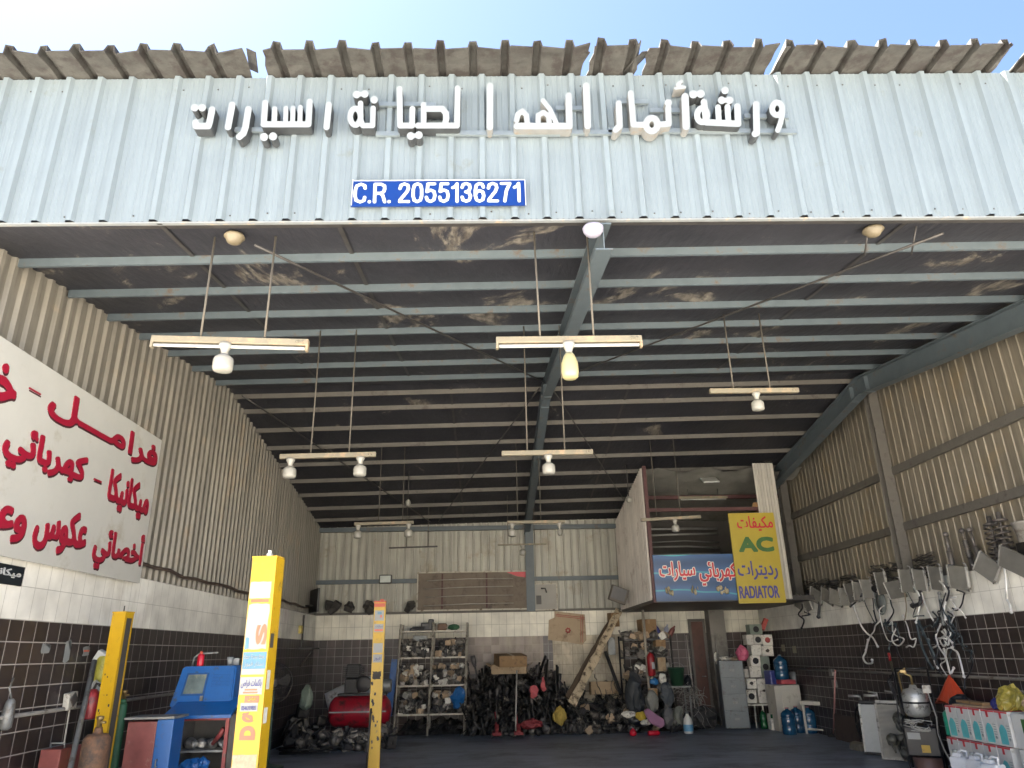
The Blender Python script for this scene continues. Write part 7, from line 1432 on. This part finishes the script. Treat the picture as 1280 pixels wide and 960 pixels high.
# coolant cartons
BX = 5.55
r0a, r0b = W(1186, 884, 'x', BX), W(1258, 888.5, 'x', BX); r1a, r1b = W(1189, 921, 'x', BX), W(1270, 937, 'x', BX)
ztop, zmid = (r0a.z+r0b.z)/2, (r1a.z+r1b.z)/2; yfar, ynear = (r0a.y+r1a.y)/2+.05, (r0b.y+r1b.y)/2
hb = ztop-zmid; wb = (yfar-ynear)/5
M_cw = pm('white_printed_carton', (.50, .51, .50), .5, 0, .05, 6, 0, (.36, .34, .3), .15, 6); M_teal = pm('teal_bottle_print', (.10, .42, .45), .45); M_cred = pm('red_carton_print', (.48, .04, .05), .45); M_fine = pm('fine_grey_print', (.26, .30, .30), .6, 0, .6, 60)
def coolant(y0, z0, h_, w_, lab, bottle_=True, dep=.3, empty_=False):
    """carton with its printed face towards the room (-x)"""
    t = thing('coolant_carton', lab, 'carton', (BX+dep/2, y0, z0), (0, 0, R6.uniform(-.03, .03)), 'coolant cartons stacked by the right wall'); b = MB(); b.bx(-dep/2, dep/2, -w_/2+.003, w_/2-.003, .001, h_-.003, .004); b.build('body', M_cw, t, local=True)
    X = -dep/2-.0015
    b = MB(); b.bx(X, X+.001, -w_/2+.006, w_/2-.006, h_*.94, h_*.985); b.bx(-dep/2+.004, dep/2-.004, -w_/2+.006, w_/2-.006, h_-.0028, h_-.0018); b.build('red_band', M_cred, t, local=True)
    b = MB(); b.bx(X-.0006, X+.001, -w_*.02, w_*.14, h_*.78, h_*.95); b.build('red_tab', M_cred, t, local=True)
    if bottle_:
        b = MB(); pts = [(-.30, .06), (.12, .06), (.15, .1), (.15, .46), (.05, .58), (-.02, .6), (-.1, .62), (-.16, .6), (-.3, .48), (-.33, .42), (-.33, .1)]
        b.prism([(p_[0]*w_*1.1-.0*w_, p_[1]*h_) for p_ in pts][::-1], .0015, Matrix(((0, 0, -1, X+.0006), (-1, 0, 0, 0), (0, 1, 0, 0), (0, 0, 0, 1)))); b.build('bottle_print', M_teal, t, local=True)
    b = MB()
    for k in range(5): b.bx(X-.0004, X+.001, -w_*.42, -w_*.22, h_*(.3+.07*k), h_*(.325+.07*k))
    b.lathe([(.001, 0), (w_*.08, 0), (w_*.08, .001), (.001, .001)], (X, -w_*.32, h_*.22), 10, Euler((0, -pi/2, 0)))
    b.build('fine_print', M_fine, t, local=True); return t
names = ['far end', 'second', 'middle', 'fourth', 'near end']
for k in range(5): coolant(yfar-wb*(k+.5), zmid+.006, hb, wb, f'white coolant carton with teal bottle print, {names[k]} of the upper row')
for k in range(5): coolant(yfar+.1-wb*1.02*(k+.5), zmid-hb, hb, wb*1.0, f'white coolant carton with a red tab, {names[k]} of the lower row', k > 2)
b = MB(); b.bx(BX+.02, BX+.5, ynear-.36, ynear-.01, zmid+.006, ztop-.003, .006); b.jitter(.004, 6, 1); t = thing('plain_carton', 'plain white carton with a green mark nearest the frame edge', 'carton', (BX+.2, ynear-.2, zmid)); b.build('body', M_cw, t)
b = MB(); b.prism([(-.06, 0), (0, -.06), (.08, 0), (0, .06)], .002, Matrix(((1, 0, 0, BX+.32), (0, 0, -1, ynear-.361), (0, 1, 0, (zmid+ztop)/2+.02), (0, 0, 0, 1)))); b.bx(BX+.018, BX+.0195, ynear-.26, ynear-.16, zmid+.12, zmid+.3); b.build('green_mark', M_green, t)
if zmid > hb: pass
b = MB(); b.bx(BX+.02, BX+.5, ynear-.4, ynear-.02, .001, zmid-.002, .006); tag(b.build('plain_carton', M_cw), 'plain white carton under the green marked one', 'carton')
# things lying on the cartons
b = MB(); b.box((BX+.14, yfar-.35, ztop+.012), (.16, .5, .02), Euler((0, 0, .1))); tag(b.build('wood_slat', M_card2), 'pale wooden slat lying on the coolant cartons', 'slat')
b = MB(); b.box((BX+.22, yfar-.25, ztop+.04), (.12, .6, .03), Euler((0, 0, -.1))); tag(b.build('wood_slat', M_card), 'darker wooden slat under the pale one', 'slat')
blob(Vector((BX+.2, ynear+.32, ztop+.05)), .1, pm('deep_blue_can', (.03, .04, .2)), 'blue_cloth', 'dark blue cloth lump on the cartons left of the yellow bag', 'cloth', 14, None, 3, .4, (1, 1.3, .6))
py_ = W(1258, 873, 'x', BX+.15); o = blob(Vector((BX+.2, py_.y, ztop+.1)), .165, pm('olive_yellow_bag', (.30, .25, .05), .35, 0, .25, 6), 'yellow_bag', 'crumpled olive yellow plastic bag on the coolant cartons', 'bag', 17, None, 4, .5, (.9, 1.3, .75))
blob(Vector((BX+.2, ynear-.28, ztop+.08)), .15, M_card2, 'brown_bag', 'crumpled brown paper bag at the end of the cartons', 'bag', 19, None, 3, .4, (1, 1, .9)); blob(Vector((BX+.1, ynear-.42, ztop+.0)), .13, M_bag, 'black_lump', 'black round lump hanging at the frame edge', 'bag', 23, None, 3, .2)
p = W(1184, 907, 'x', BX+.05); bottle('green_canister', (BX+.12, yfar+.12, zmid+.005), .085, hb*.9, pm('sea_green_plastic', (.02, .28, .18), .3, 0, .08, 5), 'sea green bottle at the far end of the upper cartons', capm=M_greenb)
# white jerry cans
def jerry(p, rz, lab):
    t = thing('jerry_can', lab, 'jerry can', p, (0, 0, rz), 'white jerry cans before the cartons'); b = MB(); b.box((0, 0, .14), (.15, .2, .28), bev=.025); b.box((0, .03, .29), (.08, .1, .05), taper=.8, bev=.008); b.build('body', pm('white_plastic_can', (.55, .57, .6), .35, 0, .05, 7), t, local=True)
    b = MB(); b.tube([(0, -.07, .275), (0, -.075, .335), (0, -.02, .345), (0, .03, .315)], .013, 8); b.build('handle', pm('white_plastic_can', (.55, .57, .6)), t, local=True); b = MB(); b.lathe([(.028, .315), (.028, .345), (.001, .347)], (0, .05, 0), 12); b.build('cap', M_stick_w, t, local=True)
    b = MB(); b.bx(-.0785, -.0755, -.07, .06, .05, .11); b.build('label_sticker', M_ink, t, local=True); return t
pj = W(1199, 938, 'x', 5.25); pz = pj.z-.34; print('JERRY', pj, 'zmid', zmid, hb)
J0 = max(0, pz)
jerry((pj.x, pj.y, J0), .5, 'white jerry can with navy label, farthest of the three'); jerry((pj.x+.02, pj.y-.26, J0), .2, 'white jerry can with navy label, middle of the three'); jerry((pj.x-.0, pj.y-.54, J0), .3, 'white jerry can with navy label, nearest of the three')
